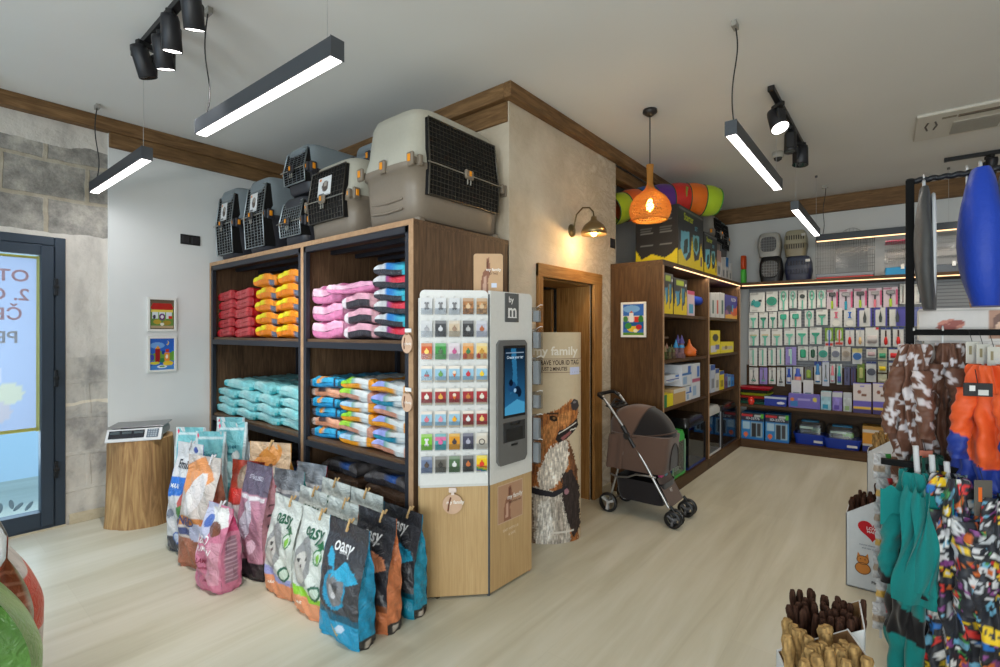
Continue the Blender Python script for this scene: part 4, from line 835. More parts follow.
# ================================================================ DOG POSTER TOTEM
cen = np.array((-1.840, 2.838)); ax = np.array((.60, .80)); nx_ = np.array((.80, -.60)); A_, B_ = .195, .115
def oval(n=64, s=1.0): return [tuple(ax * A_ * s * math.cos(a) + nx_ * B_ * s * math.sin(a)) for a in np.linspace(0, 2 * PI, n + 1)[:-1]]
T0 = thing('poster_totem', 'tall oval cardboard totem printed with a looking-up brown and white dog', 'advertising display', (cen[0], cen[1], 0))
b = MB(); b.prism(oval(), .0, 1.398, (200, 180, 150)); b.build('cardboard_body', 'card', T0)
NX, NY = 170, 340
X, Y = np.meshgrid(np.linspace(0, 1, NX), np.linspace(0, 1, NY))
def dog(X, Y):
    # picture laid out in a 62 x 210 frame
    PX = 518 + X * 62; PY = 543 - Y * 210
    p = Paint(PX, PY, (200, 182, 154)); n1 = vnoise(PX, PY, .9, 1) - .5; n2 = vnoise(PX, PY, 1.6, 2, .5) - .5; n3 = vnoise(PX, PY, 1.1, 3, .22)
    q = Paint(PX + n1 * 2.4 + n2 * 2, PY + n2 * 3, 0); q.c = p.c.copy()
    BR, BR2, DBR = (158, 98, 52), (182, 122, 70), (104, 62, 34)
    q.poly([(518, 417), (532, 415), (545, 412), (556, 408), (565, 401), (573, 401), (576, 410), (574, 424), (567, 431), (560, 437), (566, 447), (572, 462), (575, 480), (577, 512), (575, 550), (515, 550)], BR)
    q.poly([(540, 424), (556, 414), (566, 411), (566, 423), (552, 428), (545, 442), (534, 454), (520, 462), (516, 440)], BR2)
    q.poly([(515, 414), (526, 416), (528, 432), (526, 452), (515, 458)], DBR)
    q.poly([(515, 458), (526, 452), (530, 470), (524, 492), (515, 492)], (132, 80, 44))
    q.poly([(542, 448), (553, 442), (562, 440), (565, 450), (563, 466), (556, 478), (546, 488), (532, 490), (530, 474), (536, 460)], (212, 202, 190))
    q.poly([(563, 440), (569, 452), (575, 474), (573, 484), (566, 470)], (112, 72, 46))
    q.poly([(515, 488), (532, 486), (550, 492), (562, 490), (564, 508), (567, 550), (515, 550)], (186, 178, 168))
    q.poly([(556, 474), (567, 470), (577, 490), (578, 530), (570, 540), (562, 520), (557, 500)], (54, 44, 42))
    q.poly([(532, 502), (543, 498), (547, 530), (538, 548), (528, 545)], (216, 212, 206)); q.poly([(549, 500), (556, 498), (560, 530), (552, 548)], (160, 150, 140)); q.poly([(515, 498), (525, 496), (528, 548), (515, 548)], (140, 120, 104))
    isbg = (np.abs(q.c - np.array((200, 182, 154))).sum(-1) < 1); q.c = np.where(isbg[..., None], q.c, np.clip(q.c * (.72 + .56 * n3)[..., None] * (1 + .25 * n1)[..., None], 0, 255)); p.c = q.c
    p.poly([(549, 439), (553, 431), (560, 429), (570, 423), (574, 420), (575.5, 427), (570, 433), (562, 439), (553, 443)], (36, 28, 28)); p.poly([(555, 438), (566, 431.5), (567, 434), (557, 441)], (140, 84, 84)); p.line(553, 433.5, 573, 424, .5, (222, 218, 210)); p.line(566, 431, 572, 430, .6, (220, 215, 205))
    p.poly([(566, 404), (570, 400), (575, 402), (576.5, 408), (573, 412), (568, 411)], (60, 54, 56)); p.ell(571, 403.5, 2, 1.2, (120, 116, 120)); p.ell(547, 418.5, 4.6, 2.9, (34, 22, 16), .3); p.ell(547.6, 418, 1.5, 1.3, (134, 96, 54)); p.line(541, 413.5, 552, 413.5, .9, (70, 44, 26))
    p.poly([(515, 486), (530, 488), (546, 491), (562, 486), (563, 490), (548, 496.5), (530, 494.5), (515, 492)], (38, 36, 44)); p.ell(561.5, 492, 2.6, 3, (160, 116, 126)); p.rect(544, 531, 570, 532.5, (214, 208, 200))
    return p
ang = PI * (1.12 - 1.24 * X); kx = ax @ CR[:2]; ky = nx_ @ CR[:2]
pr_ = A_ * kx * np.cos(ang) + B_ * ky * np.sin(ang); pm = pr_.max(); Xp = np.clip(.5 + .5 * pr_ / pm, 0, 1)
p = dog(Xp, Y)
Q = np.stack([ax[0] * A_ * 1.01 * np.cos(ang) + nx_[0] * B_ * 1.015 * np.sin(ang), ax[1] * A_ * 1.01 * np.cos(ang) + nx_[1] * B_ * 1.015 * np.sin(ang), Y * 1.398], -1)
b = MB(); b.grid(Q, vc=p.c)
at_ = np.linspace(PI * 1.1, -PI * .1, 300); ps = A_ * kx * np.cos(at_) + B_ * ky * np.sin(at_); kmax = int(np.argmax(ps)); kmin = int(np.argmin(ps))
def onov(tx, tz):
    a = np.interp(np.clip(tx, -.99 * pm, .985 * pm), ps[kmin:kmax + 1], at_[kmin:kmax + 1]); return np.stack([ax[0] * A_ * 1.02 * np.cos(a) + nx_[0] * B_ * 1.03 * np.sin(a), ax[1] * A_ * 1.02 * np.cos(a) + nx_[1] * B_ * 1.03 * np.sin(a), tz], 1)
def onword(body, size, x, z, col, sx):
    V, F = text_geo(body, 'CENTER'); V = V * size; b.add(onov(V[:, 0] * sx + x, V[:, 1] + z), F, col)
onword('my family', .080, .005, 1.272, (228, 222, 210), .98); onword('ENGRAVE YOUR ID TAG', .044, .005, 1.196, (70, 50, 44), .66); onword('IN JUST 2 MINUTES', .034, -.02, 1.155, (70, 50, 44), .7)
for z in (1.222, 1.132): b.grid(onov(np.linspace(-.16, .19, 20).repeat(2), np.tile([z - .0015, z + .0015], 20)).reshape(20, 2, 3), (120, 90, 76))
b.grid(onov(np.linspace(.10, .17, 6).repeat(2), np.tile([1.115, 1.165], 6)).reshape(6, 2, 3), (196, 202, 232)); b.build('dog_print', 'paper', T0)
# ================================================================ STANDING BAGS ON THE FLOOR
def standing(label, loc, W, D, H, fn, rz=0., texts=(), clip=True, lean=0.03, seed=0, flat_top=.86, group='bags standing on the floor by the shelf', side=None, clipx=0., name='food_bag', mat='film', hang=None, cat='bag', clipcol=(206, 170, 120), fold=0.):
    NF, NS, NZ = 60, 9, 88; r = np.random.RandomState(seed); a = r.rand(10) * 6
    t_ = thing(name, label, cat, loc, rz, group)
    v = np.linspace(0, 1, NZ)[:, None]
    def prof(v):
        d = np.where(v < .5, 1 - .06 * (1 - v / .5) ** 3, 1.0); k = np.clip((v - .42) / (flat_top - .42), 0, 1); d = d * (1 - k ** 1.7) + .02 * k; d *= np.clip(v / .03, .86, 1)
        w = 1 - .05 * (1 - np.clip(v / .05, 0, 1)) + .015 * np.sin(v * 9 + a[0]) - .05 * np.exp(-((v - .45) / .18) ** 2); return w, d
    def shift(v): return lean * np.clip(v - .1, 0, 1) ** 1.5 * H + fold * np.clip(v - .88, 0, 1) * H
    def fr(u, v):   # front (u -1..1): returns xyz
        w, d = prof(v); bulge = 1 - np.abs(u) ** 4 * .35
        wr = (.006 * np.sin(v * 19 + u * 4 + a[1]) + .006 * np.sin(u * 7 + v * 5 + a[2]) + .004 * np.sin(v * 37 + u * 9 + a[3])) * (1 - np.abs(u) ** 6)
        x = u * W / 2 * w; y = -d * D / 2 * bulge - wr * (.4 + .6 * d) + shift(v); return x, y, v * H + 0 * u
    def bk(u, v):
        w, d = prof(v); return u * W / 2 * w, d * D / 2 * (1 - np.abs(u) ** 4 * .35) + shift(v) + .001, v * H + 0 * u
    uf = np.linspace(-1, 1, NF)[None, :]
    x, y, z = fr(uf, v); p = fn(Paint((uf + 1) / 2 + 0 * v, v + 0 * uf, (255, 255, 255)), 'F'); b = MB(); b.grid(np.stack([x + 0 * v, y, z], -1), vc=p.c)
    x, y, z = bk(uf[:, ::-1], v); q = fn(Paint((uf + 1) / 2 + 0 * v, v + 0 * uf, (255, 255, 255)), 'B'); b.grid(np.stack([x + 0 * v, y, z], -1), vc=q.c)
    for s in (-1, 1):
        x0, y0, _ = fr(np.array([[s * 1.]]), v); x1, y1, _ = bk(np.array([[s * 1.]]), v); w, d = prof(v); T_ = np.linspace(0, 1, NS)[None, :]
        if s < 0: T_ = T_[:, ::-1]
        g = np.clip((v - .35) / .4, 0, 1); tuck = (1 - np.abs(2 * T_ - 1)) * (g * .09 * W * np.clip(d * 3, 0, 1) - (1 - g) * .03 * W) + .004 * np.sin(v * 31 + T_ * 8 + a[4])
        X_ = x0 * (1 - T_) + x1 * T_ - s * tuck; Y_ = y0 * (1 - T_) + y1 * T_; q = fn(Paint(T_ + 0 * v, v + 0 * T_, (255, 255, 255)), 'R' if s > 0 else 'L')
        b.grid(np.stack([X_, Y_, v * H + 0 * T_], -1), vc=q.c)
    # bottom
    n = 12; u_ = np.linspace(-1, 1, n); x, y, z = fr(u_[None, :], np.array([[0.]])); x2, y2, _ = bk(u_[None, :], np.array([[0.]])); b.grid(np.stack([np.concatenate([x, x2]), np.concatenate([y, y2]), np.zeros((2, n)) + .001], -1), (120, 110, 100))
    for (body, size, cx, cz, col, sx) in texts:
        V, F = text_geo(body, 'CENTER'); V = V * size; tx = V[:, 0] * sx + cx * W / 2; tz = V[:, 1] + cz * H
        X_, Y_, Z_ = fr(np.clip(tx / (W / 2), -.98, .98)[:, None], (tz / H)[:, None]); b.add(np.stack([tx, Y_[:, 0] - .0035, tz], 1), F, col)
    b.build('printed_bag', mat, t_)
    if clip:
        yt = shift(np.array([[.97]]))[0, 0]; cx = clipx
        c = MB().at(cx, yt, H * .97, rx=-.25, rz=.25, ry=.35, sc=.8)
        for s in (-1, 1): c.convex([(-.006, s * .002, -.035), (.006, s * .002, -.035), (.006, s * .008, .0), (-.006, s * .008, 0), (-.006, s * .004, -.035), (.006, s * .004, -.035), (.006, s * .013, 0), (-.006, s * .013, 0)], [(0, 1, 2, 3), (4, 5, 6, 7), (0, 1, 5, 4), (1, 2, 6, 5), (2, 3, 7, 6), (3, 0, 4, 7)], clipcol); c.convex([(-.006, s * .004, 0), (.006, s * .004, 0), (.006, s * .013, .0), (-.006, s * .013, 0), (-.006, s * .016, .045), (.006, s * .016, .045), (.006, s * .022, .045), (-.006, s * .022, .045)], [(0, 1, 2, 3), (4, 5, 6, 7), (0, 1, 5, 4), (1, 2, 6, 5), (2, 3, 7, 6), (3, 0, 4, 7)], clipcol)
        c.tube([(-.0075, -.012, .002), (-.0075, .012, .002), (.0075, .012, .002), (.0075, -.012, .002)], .002, 5, (150, 150, 150)); c.build('clothes_peg', 'matte', t_)
    return t_
def oasy_dark(acc, leaf, photo=(120, 120, 124)):
    def f(p, s):
        if s == 'B': p.c[:] = (50, 50, 56); return p
        if s in 'LR': p.c[:] = acc; p.grain(.08, 30, 40); (p.rect(0, 0, 1, .10, (46, 42, 42)), p.rect(.3, .02, .7, .07, (190, 180, 170))) if leaf != acc else 0; return p
        p.c[:] = (54, 54, 60); p.rect(0, 0, 1, .20, acc); p.rect(0, .20, 1, .255, tuple(int(v * .6) for v in acc))
        p.ell(.44, .44, .30, .165, acc); p.ell(.46, .445, .24, .135, photo); p.ell(.40, .43, .09, .06, (176, 176, 180)); p.ell(.52, .47, .07, .05, (70, 70, 74)); p.ell(.47, .40, .05, .03, (210, 210, 214))
        p.poly([(.42, .58), (.58, .69), (.88, .65), (.96, .57), (.74, .52), (.54, .54)], leaf); p.poly([(.16, .76), (.34, .72), (.40, .62), (.28, .63), (.18, .68)], leaf); p.line(.40, .62, .43, .56, .012, leaf)
        p.poly([(.38, .10), (.5, .17), (.66, .10), (.56, .05)], (196, 160, 70)); p.ell(.66, .15, .07, .03, (180, 200, 220)); return p
    return f
def oasy_white(band, label):
    def f(p, s):
        p.c[:] = (212, 218, 214)
        if s in 'LR': p.grain(.05); p.rect(0, 0, 1, .16, (224, 150, 110)); return p
        if s == 'B': return p
        n = vnoise(p.X, p.Y, 7, 4)
        p.ell(.4, .5, .26, .24, (150, 152, 154), .3); p.c = np.where(((p.Y > .25) & (p.Y < .75))[..., None], np.clip(p.c * (.86 + .22 * n)[..., None], 0, 255), p.c); p.ell(.34, .44, .16, .15, (196, 194, 190)); p.ell(.30, .52, .035, .02, (60, 60, 60)); p.ell(.46, .54, .035, .02, (60, 60, 60)); p.ell(.38, .47, .03, .018, (90, 80, 80))
        p.ell(.80, .60, .12, .075, (52, 120, 74)); p.ell(.80, .60, .095, .06, (206, 220, 208)); p.ell(.82, .59, .05, .045, (128, 190, 66)); p.poly([(.70, .70), (.82, .76), (.92, .69), (.80, .67)], (36, 110, 66))
        p.rect(0, 0, 1, .20, (226, 150, 110)); p.poly([(0, .20), (1, .16), (1, .22), (0, .28)], band); p.ell(.82, .27, .13, .075, (28, 92, 70)); p.ell(.82, .27, .09, .05, (196, 214, 200)); return p
    return f
WT = (28, 92, 66)
KX = (-1.975, -2.285, -2.585)
standing('black and blue food bag standing nearest the camera, bright blue side facing right', (KX[0] - .01, 1.315, 0), .315, .135, .515, oasy_dark((26, 142, 184), (46, 168, 210)), texts=(('oasy', .078, .0, .80, (236, 236, 238), 1.0), ('GRAIN FREE', .014, .1, .745, (210, 210, 214), 1)), seed=1, clipx=.0)
standing('black and orange food bag between the two black and blue ones', (KX[0], 1.465, 0), .30, .13, .525, oasy_dark((202, 120, 78), (222, 144, 106)), texts=(('oasy', .072, -.05, .80, (236, 236, 238), 1.0), ('ONE ANIMAL PROTEIN', .012, .0, .75, (210, 210, 214), 1)), seed=2, clipx=.04)
standing('black and blue food bag at the back, touching the shelf beside the kiosk', (KX[0], 1.625, 0), .30, .13, .50, oasy_dark((22, 138, 170), (46, 168, 210)), texts=(('oasy', .072, -.05, .83, (236, 236, 238), 1.0),), seed=3, clipx=.05)
LB = (156, 160, 214); GB_ = (140, 200, 50)
for c_, x in enumerate(KX[1:]):
    for r in range(3):
        standing('white food bag with green lettering, %s of the %s column' % (('front', 'middle', 'back')[r], ('right', 'left')[c_]), (x, 1.33 + r * .145, 0), .285, .125, .495 + .012 * r, oasy_white(GB_ if c_ == 0 else LB, 0), texts=(('oasy', .085, .05, .80, WT, 1.0), ('adult', .02, -.2, .13, (250, 240, 230), 1)), seed=10 + r + 3 * c_, clipx=.03 - .02 * r, lean=.05)
# pink tall bag with dark band
def tallpink(p, s):
    p.c[:] = (198, 140, 152)
    if s in 'LR':
        p.grain(.06); [p.rect(.35, .2 + .09 * k, .75, .215 + .09 * k, (70, 50, 60)) for k in range(6)]; p.rect(0, 0, 1, .17, (44, 38, 42)); p.rect(.2, .04, .75, .13, (200, 196, 196)); return p
    n = vnoise(p.X, p.Y, 5, 8); p.c = np.array((196, 138, 160)) * (.8 + .3 * n)[..., None]; p.rect(0, .74, 1, 1, (96, 84, 104)); p.rect(0, 0, 1, .17, (52, 44, 50)); p.rect(.1, .70, .95, .735, (220, 214, 220)); p.ell(.45, .52, .22, .17, (212, 206, 220), .3); p.ell(.42, .60, .14, .08, (230, 226, 236)); p.ell(.38, .61, .03, .015, (80, 70, 90)); p.ell(.3, .26, .11, .045, (222, 214, 222)); p.ell(.7, .3, .1, .06, (210, 170, 190)); return p
standing('tall glossy pink and purple food bag with barcode side, left of the white bags', (-2.89, 1.325, 0), .26, .15, .63, tallpink, texts=(('STERILISED', .03, 0, .88, (200, 196, 212), 1),), seed=21, rz=.10, clip=False, flat_top=.93, lean=.02)
def smallpink(p, s):
    p.c[:] = (214, 128, 160)
    if s in 'LR':
        p.rect(.18, .12, .85, .66, (160, 120, 140)); [p.rect(.24, .15 + .05 * k, .78, .165 + .05 * k, (206, 170, 186)) for k in range(10)]; p.rect(0, .72, 1, 1, (206, 70, 120)); return p
    p.rect(0, .62, .45, 1, (196, 200, 228)); p.poly([(.2, .95), (.8, .98), (1, .8), (.55, .7)], (232, 232, 232)); p.ell(.62, .74, .22, .08, (124, 72, 50)); p.ell(.3, .8, .14, .07, (80, 110, 190)); p.rect(0, .36, .2, .6, (226, 180, 200)); p.ell(.3, .2, .14, .06, (196, 110, 150)); p.rect(.62, .12, .95, .6, (222, 160, 184)); return p
standing('small pink food bag standing in front at the left of the tall pink one', (-2.93, 1.13, 0), .25, .17, .44, smallpink, texts=(('N&D', .06, -.35, .60, (250, 246, 250), 1), ('PUMPKIN', .034, -.02, .50, (246, 240, 246), 1), ('LAMB', .03, -.1, .36, (150, 50, 80), 1), ('& blueberry', .02, -.05, .29, (160, 60, 90), 1), ('mini', .022, .1, .13, (150, 60, 90), 1)), seed=22, rz=.12, clip=True, flat_top=.92, clipcol=(226, 226, 230))
def emina(p, s):
    p.c[:] = (214, 214, 216)
    if s in 'LR': p.c[:] = (38, 84, 168); p.rect(.3, .2, .7, .5, (190, 196, 210)); return p
    p.rect(0, 0, 1, .16, (66, 66, 74)); p.poly([(0, .50), (.72, .55), (.72, .70), (0, .68)], (36, 112, 206)); p.poly([(.55, .16), (1, .16), (1, .66), (.72, .55), (.6, .4)], (176, 176, 160)); p.ell(.74, .5, .16, .08, (186, 80, 70)); p.ell(.7, .4, .16, .05, (70, 130, 60)); p.ell(.72, .32, .12, .03, (120, 90, 60)); p.ell(.62, .26, .1, .03, (160, 40, 50)); p.ell(.55, .15, .16, .055, (60, 100, 180)); p.ell(.55, .15, .12, .04, (190, 200, 220)); p.rect(.08, .3, .4, .42, (200, 202, 206)); p.ell(.24, .36, .1, .04, (120, 126, 140)); p.ell(.72, .94, .1, .03, (40, 70, 160)); return p
standing('white food bag with blue side and black script lettering at the left end', (-3.565, 1.19, 0), .27, .16, .68, emina, texts=(('Emina', .07, -.02, .80, (30, 30, 40), 1), ('MAXI', .035, -.35, .61, (240, 244, 250), 1), ('18 kg', .03, .3, .05, (230, 230, 234), 1)), seed=23, rz=.22, clip=True, clipcol=(200, 200, 205))
def dogorange(p, s):
    p.c[:] = (206, 196, 190)
    if s in 'LR': p.c[:] = (166, 104, 80); p.grain(.1); return p
    n = vnoise(p.X, p.Y, 6, 9); p.rect(0, 0, 1, .28, (176, 110, 84)); p.c = p.c * (.9 + .18 * n)[..., None]; p.poly([(0, .9), (.5, 1), (.9, .8), (.3, .62), (0, .7)], (226, 150, 90)); p.ell(.45, .66, .3, .16, (222, 216, 216), .4); p.ell(.35, .58, .14, .08, (236, 232, 230)); p.ell(.3, .56, .035, .016, (60, 50, 50)); p.rect(.1, .38, .95, .46, (206, 130, 60)); p.ell(.7, .34, .24, .08, (190, 196, 224)); p.rect(.05, .3, .5, .36, (70, 80, 130)); return p
standing('white and orange food bag with white dog picture beside the white and blue bag', (-3.275, 1.17, 0), .28, .16, .645, dogorange, texts=(('N&D', .07, -.3, .42, (70, 80, 130), 1),), seed=24, rz=.28, clip=True, clipcol=(226, 226, 230), clipx=.06)
def catred(p, s):
    p.c[:] = (150, 50, 30); n = vnoise(p.X, p.Y, 7, 10); p.c = p.c * (.8 + .4 * n)[..., None]
    if s in 'LR': return p
    p.ell(.5, .84, .3, .12, (128, 106, 90)); p.ell(.5, .86, .2, .08, (160, 140, 120)); p.ell(.42, .87, .03, .014, (200, 190, 60)); p.ell(.58, .87, .03, .014, (200, 190, 60)); p.rect(0, .42, .6, .60, (206, 196, 200)); p.ell(.75, .55, .2, .12, (176, 110, 84)); p.rect(.05, .62, .5, .74, (196, 40, 30)); return p
standing('dark red food bag with a tabby cat picture behind the small pink bag', (-3.04, 1.33, 0), .24, .14, .625, catred, seed=25, rz=.35, clip=False, lean=.02)
def yel(p, s):
    p.c[:] = (222, 156, 60) if s in 'LR' else (216, 184, 150); n = vnoise(p.X, p.Y, 5, 11); p.c = p.c * (.85 + .25 * n)[..., None]
    if s == 'F': p.ell(.4, .82, .4, .12, (226, 150, 70), .3); p.ell(.62, .7, .2, .1, (236, 226, 214)); p.ell(.55, .78, .06, .03, (90, 70, 60))
    return p
standing('orange and cream food bag standing behind the dark red cat one', (-3.10, 1.50, 0), .30, .16, .70, yel, seed=26, rz=.45, clip=True, lean=.0)
def silver(acc):
    def f(p, s):
        p.c[:] = acc if s in 'LR' else (138, 146, 156); n = vnoise(p.X, p.Y, 6, 12); p.c = p.c * (.8 + .4 * n)[..., None]
        if s == 'F': p.rect(.1, .76, .95, .80, (222, 224, 228)); p.ell(.1, .8, .05, .02, (200, 50, 60)); p.ell(.5, .5, .3, .2, (110, 150, 160))
        return p
    return f
standing('silver pouch with teal side standing behind the leftmost white bags', (-2.88, 1.50, 0), .25, .13, .56, silver((40, 150, 150)), seed=27, rz=.25, clip=False, flat_top=.93)
standing('silver pouch with dark red side beside the shelf upright', (-2.88, 1.645, 0), .26, .13, .57, silver((150, 24, 44)), seed=28, rz=.2, clip=False, flat_top=.93)
def wb2(p, s):
    p.c[:] = (214, 216, 222) if s == 'F' else (50, 60, 140); n = vnoise(p.X, p.Y, 5, 13); p.c = p.c * (.88 + .2 * n)[..., None]
    if s == 'F': p.ell(.35, .85, .24, .1, (120, 150, 200), .5); p.ell(.6, .7, .25, .12, (180, 196, 220)); p.ell(.8, .93, .15, .05, (40, 50, 120))
    return p
standing('white and blue food bag with peg, at the back under the teal shelf', (-3.32, 1.66, 0), .30, .12, .615, wb2, seed=29, lean=.0, clipcol=(230, 230, 232)); standing('second white and blue food bag at the back, against the shelf edge', (-3.63, 1.655, 0), .26, .12, .585, wb2, seed=30, lean=.0, clipcol=(230, 230, 232))
def teal(p, s):
    p.c[:] = (120, 196, 204) if s == 'F' else (206, 214, 216); n = vnoise(p.X, p.Y, 5, 14); p.c = p.c * (.9 + .2 * n)[..., None]
    if s == 'F': p.rect(0, 0, .08, 1, (206, 220, 222)); p.rect(.92, 0, 1, 1, (206, 220, 222)); p.rect(.1, .93, .9, .945, (200, 220, 224)); p.ell(.08, .96, .04, .02, (226, 60, 100)); p.ell(.5, .55, .3, .1, (190, 226, 228)); p.rect(.15, .3, .85, .42, (40, 130, 140)); p.ell(.7, .7, .12, .04, (226, 236, 236))
    return p
for L, x, y, h in (('leftmost teal litter pouch standing beside the tree stump', -3.93, 1.33, .72), ('second teal litter pouch from the stump, in front', -3.71, 1.38, .71), ('teal litter pouch at the back near the shelf corner', -3.93, 1.60, .755), ('rightmost teal litter pouch, right against the teal shelf', -3.66, 1.50, .765)):
    standing(L, (x, y, 0), .215, .10, h, teal, texts=(('Sanet', .04, 0, .78, (20, 110, 130), 1), ('litter', .024, 0, .72, (20, 110, 130), 1)), seed=int(x * -100), clip=False, flat_top=.95, lean=.0, rz=.62)
# ---- foreground bags at the lower left corner of the photo
def fg1(p, s):
    p.c[:] = (214, 206, 198) if s != 'R' else (196, 104, 80); n = vnoise(p.X, p.Y, 8, 15); p.c = p.c * (.85 + .22 * n)[..., None]
    if s == 'R': [p.rect(.1, .1 + .08 * k, .9, .12 + .08 * k, (226, 150, 130)) for k in range(9)]; p.rect(0, 0, .12, 1, (222, 216, 210)); p.rect(.88, 0, 1, 1, (222, 216, 210))
    else: p.rect(0, .3, 1, .7, (206, 84, 60))
    return p
def fg2(p, s):
    p.c[:] = (150, 186, 120) if s != 'R' else (92, 140, 66); n = vnoise(p.X, p.Y, 6, 16); p.c = p.c * (.85 + .25 * n)[..., None]
    return p
standing('red and white food bag at the lower left edge, behind the green one', (-2.905, .26, 0), .40, .27, .60, fg1, seed=41, clip=False, group=None)
standing('green food bag with dark green lettering at the lower left photo corner', (-2.50, .20, 0), .39, .27, .585, fg2, texts=(('BIO', .13, .3, .45, (20, 90, 70), 1), ('S', .2, .7, .3, (20, 90, 70), 1)), seed=42, clip=False, group=None)
# ================================================================ STUMP AND SCALE
st_ = thing('tree_stump', 'debarked tree stump used as a stand beside the stone wall', 'stump', (-4.395, 1.165, 0))
b = MB(); rings = []
N = 60
for z in np.linspace(0, .62, 14):
    a = np.linspace(0, 2 * PI, N + 1)[:-1]; r_ = (.214 - .012 * min(1, z / .5) + .008 * math.exp(-z * 14)) * (1 + .035 * np.sin(3 * a + 1) + .02 * np.sin(7 * a + z * 3) + .010 * np.sin(19 * a + z * 2)); r_ *= (1 - .02 * (z > .6)); rings.append(np.stack([r_ * np.cos(a), r_ * np.sin(a), np.full(N, z)], 1))
b.loft(rings, cap=False); b.build('trunk', 'stump_bark', st_)
t = NT('stump_top'); v = t.coords(); ln = t.n('ShaderNodeVectorMath', operation='LENGTH'); t.l(v, ln.inputs[0]); wv_ = t.math('SINE', t.math('MULTIPLY', ln.outputs['Value'], 420.)); f = t.math('ADD', t.math('MULTIPLY', wv_, .12), t.noise(v, 14, 4)); t.pbsdf(t.ramp(f, [(.3, (150, 112, 72)), (.6, (196, 160, 112))]), .7)
b = MB(); b.add(np.array(rings[-1]) + np.array((0, 0, .0)), [list(range(N))]); b.build('cut_top', 'stump_top', st_)
sc = thing('shop_scale', 'white and black electronic price scale with steel plate on the tree stump', 'scale', (-4.36, 1.135, .621), 1.08)
b = MB(); b.box((0, .02, .045), (.33, .25, .062), (206, 208, 210), b=.012); b.convex([(-.165, -.15, .012), (.165, -.15, .012), (.165, -.095, .082), (-.165, -.095, .082), (-.165, -.15, 0.002), (.165, -.15, .002), (.165, -.09, .006), (-.165, -.09, .006)], [(0, 1, 2, 3), (4, 5, 6, 7), (0, 1, 5, 4), (1, 2, 6, 5), (2, 3, 7, 6), (3, 0, 4, 7)], (206, 208, 210)); b.build('scale_body', 'plastic', sc)
b = MB().at(0, -.1235, .049, rx=math.atan2(.07, .055)); b.box((-.045, 0, .001), (.21, .062, .004), (30, 32, 40), b=.001); b.box((.11, 0, .001), (.07, .066, .004), (90, 104, 118), b=.001)
for i in range(4):
    for j in range(4): b.box((.088 + i * .0145, -.024 + j * .016, .004), (.011, .012, .003), (150, 160, 168), b=.001)
for i in range(3): b.box((-.115 + i * .07, .012, .0035), (.055, .02, .001), (70, 80, 84))
b.build('display_panel', 'gloss', sc)
b = MB(); b.box((0, .035, .092), (.35, .26, .008), (150, 150, 152), b=.003); b.build('weighing_plate', 'metal', sc); MB().box((0, .03, .08), (.2, .16, .02), (40, 40, 44)).build('plate_support', 'plastic', sc)
for sx in (-1, 1):
    for sy in (-1, 1): MB().cyl((sx * .13, .02 + sy * .09, .007), .012, .014, 12, (30, 30, 30)).build('rubber_foot', 'plastic', sc)
# ================================================================ FRAMED PICTURES
def pic(label, loc, rz, w, h, fn):
    t_ = thing('framed_picture', label, 'picture', loc, rz); f = .018
    b = MB(); b.bb(-w / 2, w / 2, -.018, 0, 0, f, (226, 226, 222), b=.002); b.bb(-w / 2, w / 2, -.018, 0, h - f, h, (226, 226, 222), b=.002); b.bb(-w / 2, -w / 2 + f, -.018, 0, f, h - f, (226, 226, 222), b=.002); b.bb(w / 2 - f, w / 2, -.018, 0, f, h - f, (226, 226, 222), b=.002); b.build('frame', 'plastic', t_)
    b = MB(); art_panel(b, w - 2 * f, h - 2 * f, fn, 50, 64, y=-.008, z0=f); b.build('artwork', 'gloss', t_)
def cafe(X, Y):
    p = Paint(X, Y, (96, 84, 70)); p.rect(.04, .1, .96, .8, (90, 130, 60)); p.rect(.1, .35, .9, .62, (206, 216, 224)); p.poly([(.02, .72), (.12, .88), (.88, .88), (.98, .72), (.9, .66), (.1, .66)], (170, 24, 30)); p.rect(.33, .2, .37, .66, (110, 160, 40)); p.rect(.63, .2, .67, .66, (110, 160, 40)); p.rect(.06, .58, .94, .66, (222, 200, 90))
    p.ell(.5, .42, .13, .12, (96, 40, 110)); p.ell(.5, .42, .06, .06, (222, 222, 226)); p.ell(.18, .42, .06, .07, (50, 50, 80)); p.rect(.76, .36, .92, .46, (190, 40, 30)); p.ell(.3, .25, .16, .08, (176, 150, 50)); p.ell(.7, .22, .18, .08, (150, 130, 50)); p.rect(.04, .04, .96, .12, (170, 150, 120)); p.ell(.5, .17, .08, .05, (220, 220, 210)); return p
def town(X, Y):
    p = Paint(X, Y, (40, 96, 190)); p.ell(.3, .78, .3, .1, (110, 160, 220)); p.ell(.72, .86, .06, .07, (236, 200, 50)); p.ell(.70, .87, .045, .06, (50, 104, 196)); p.poly([(0, .3), (1, .3), (1, .6), (.7, .5), (.4, .62), (.1, .5), (0, .55)], (110, 150, 60)); p.rect(.22, .25, .42, .68, (150, 30, 34)); p.poly([(.22, .68), (.32, .78), (.42, .68)], (226, 150, 40)); p.ell(.08, .4, .1, .1, (60, 70, 170)); p.rect(.6, .28, .8, .55, (226, 140, 50)); p.ell(.7, .42, .05, .07, (236, 226, 210)); p.rect(.65, .56, .78, .66, (190, 60, 30)); p.ell(.5, .3, .1, .08, (50, 120, 60)); p.ell(.54, .55, .07, .06, (30, 60, 140)); p.rect(.9, .28, 1, .6, (100, 160, 60)); p.ell(.75, .2, .22, .08, (226, 190, 50)); p.ell(.2, .22, .2, .05, (206, 196, 60)); p.rect(0, 0, 1, .14, (70, 130, 200)); p.ell(.5, .1, .2, .05, (226, 230, 236)); p.ell(.5, .11, .12, .025, (110, 160, 60)); return p
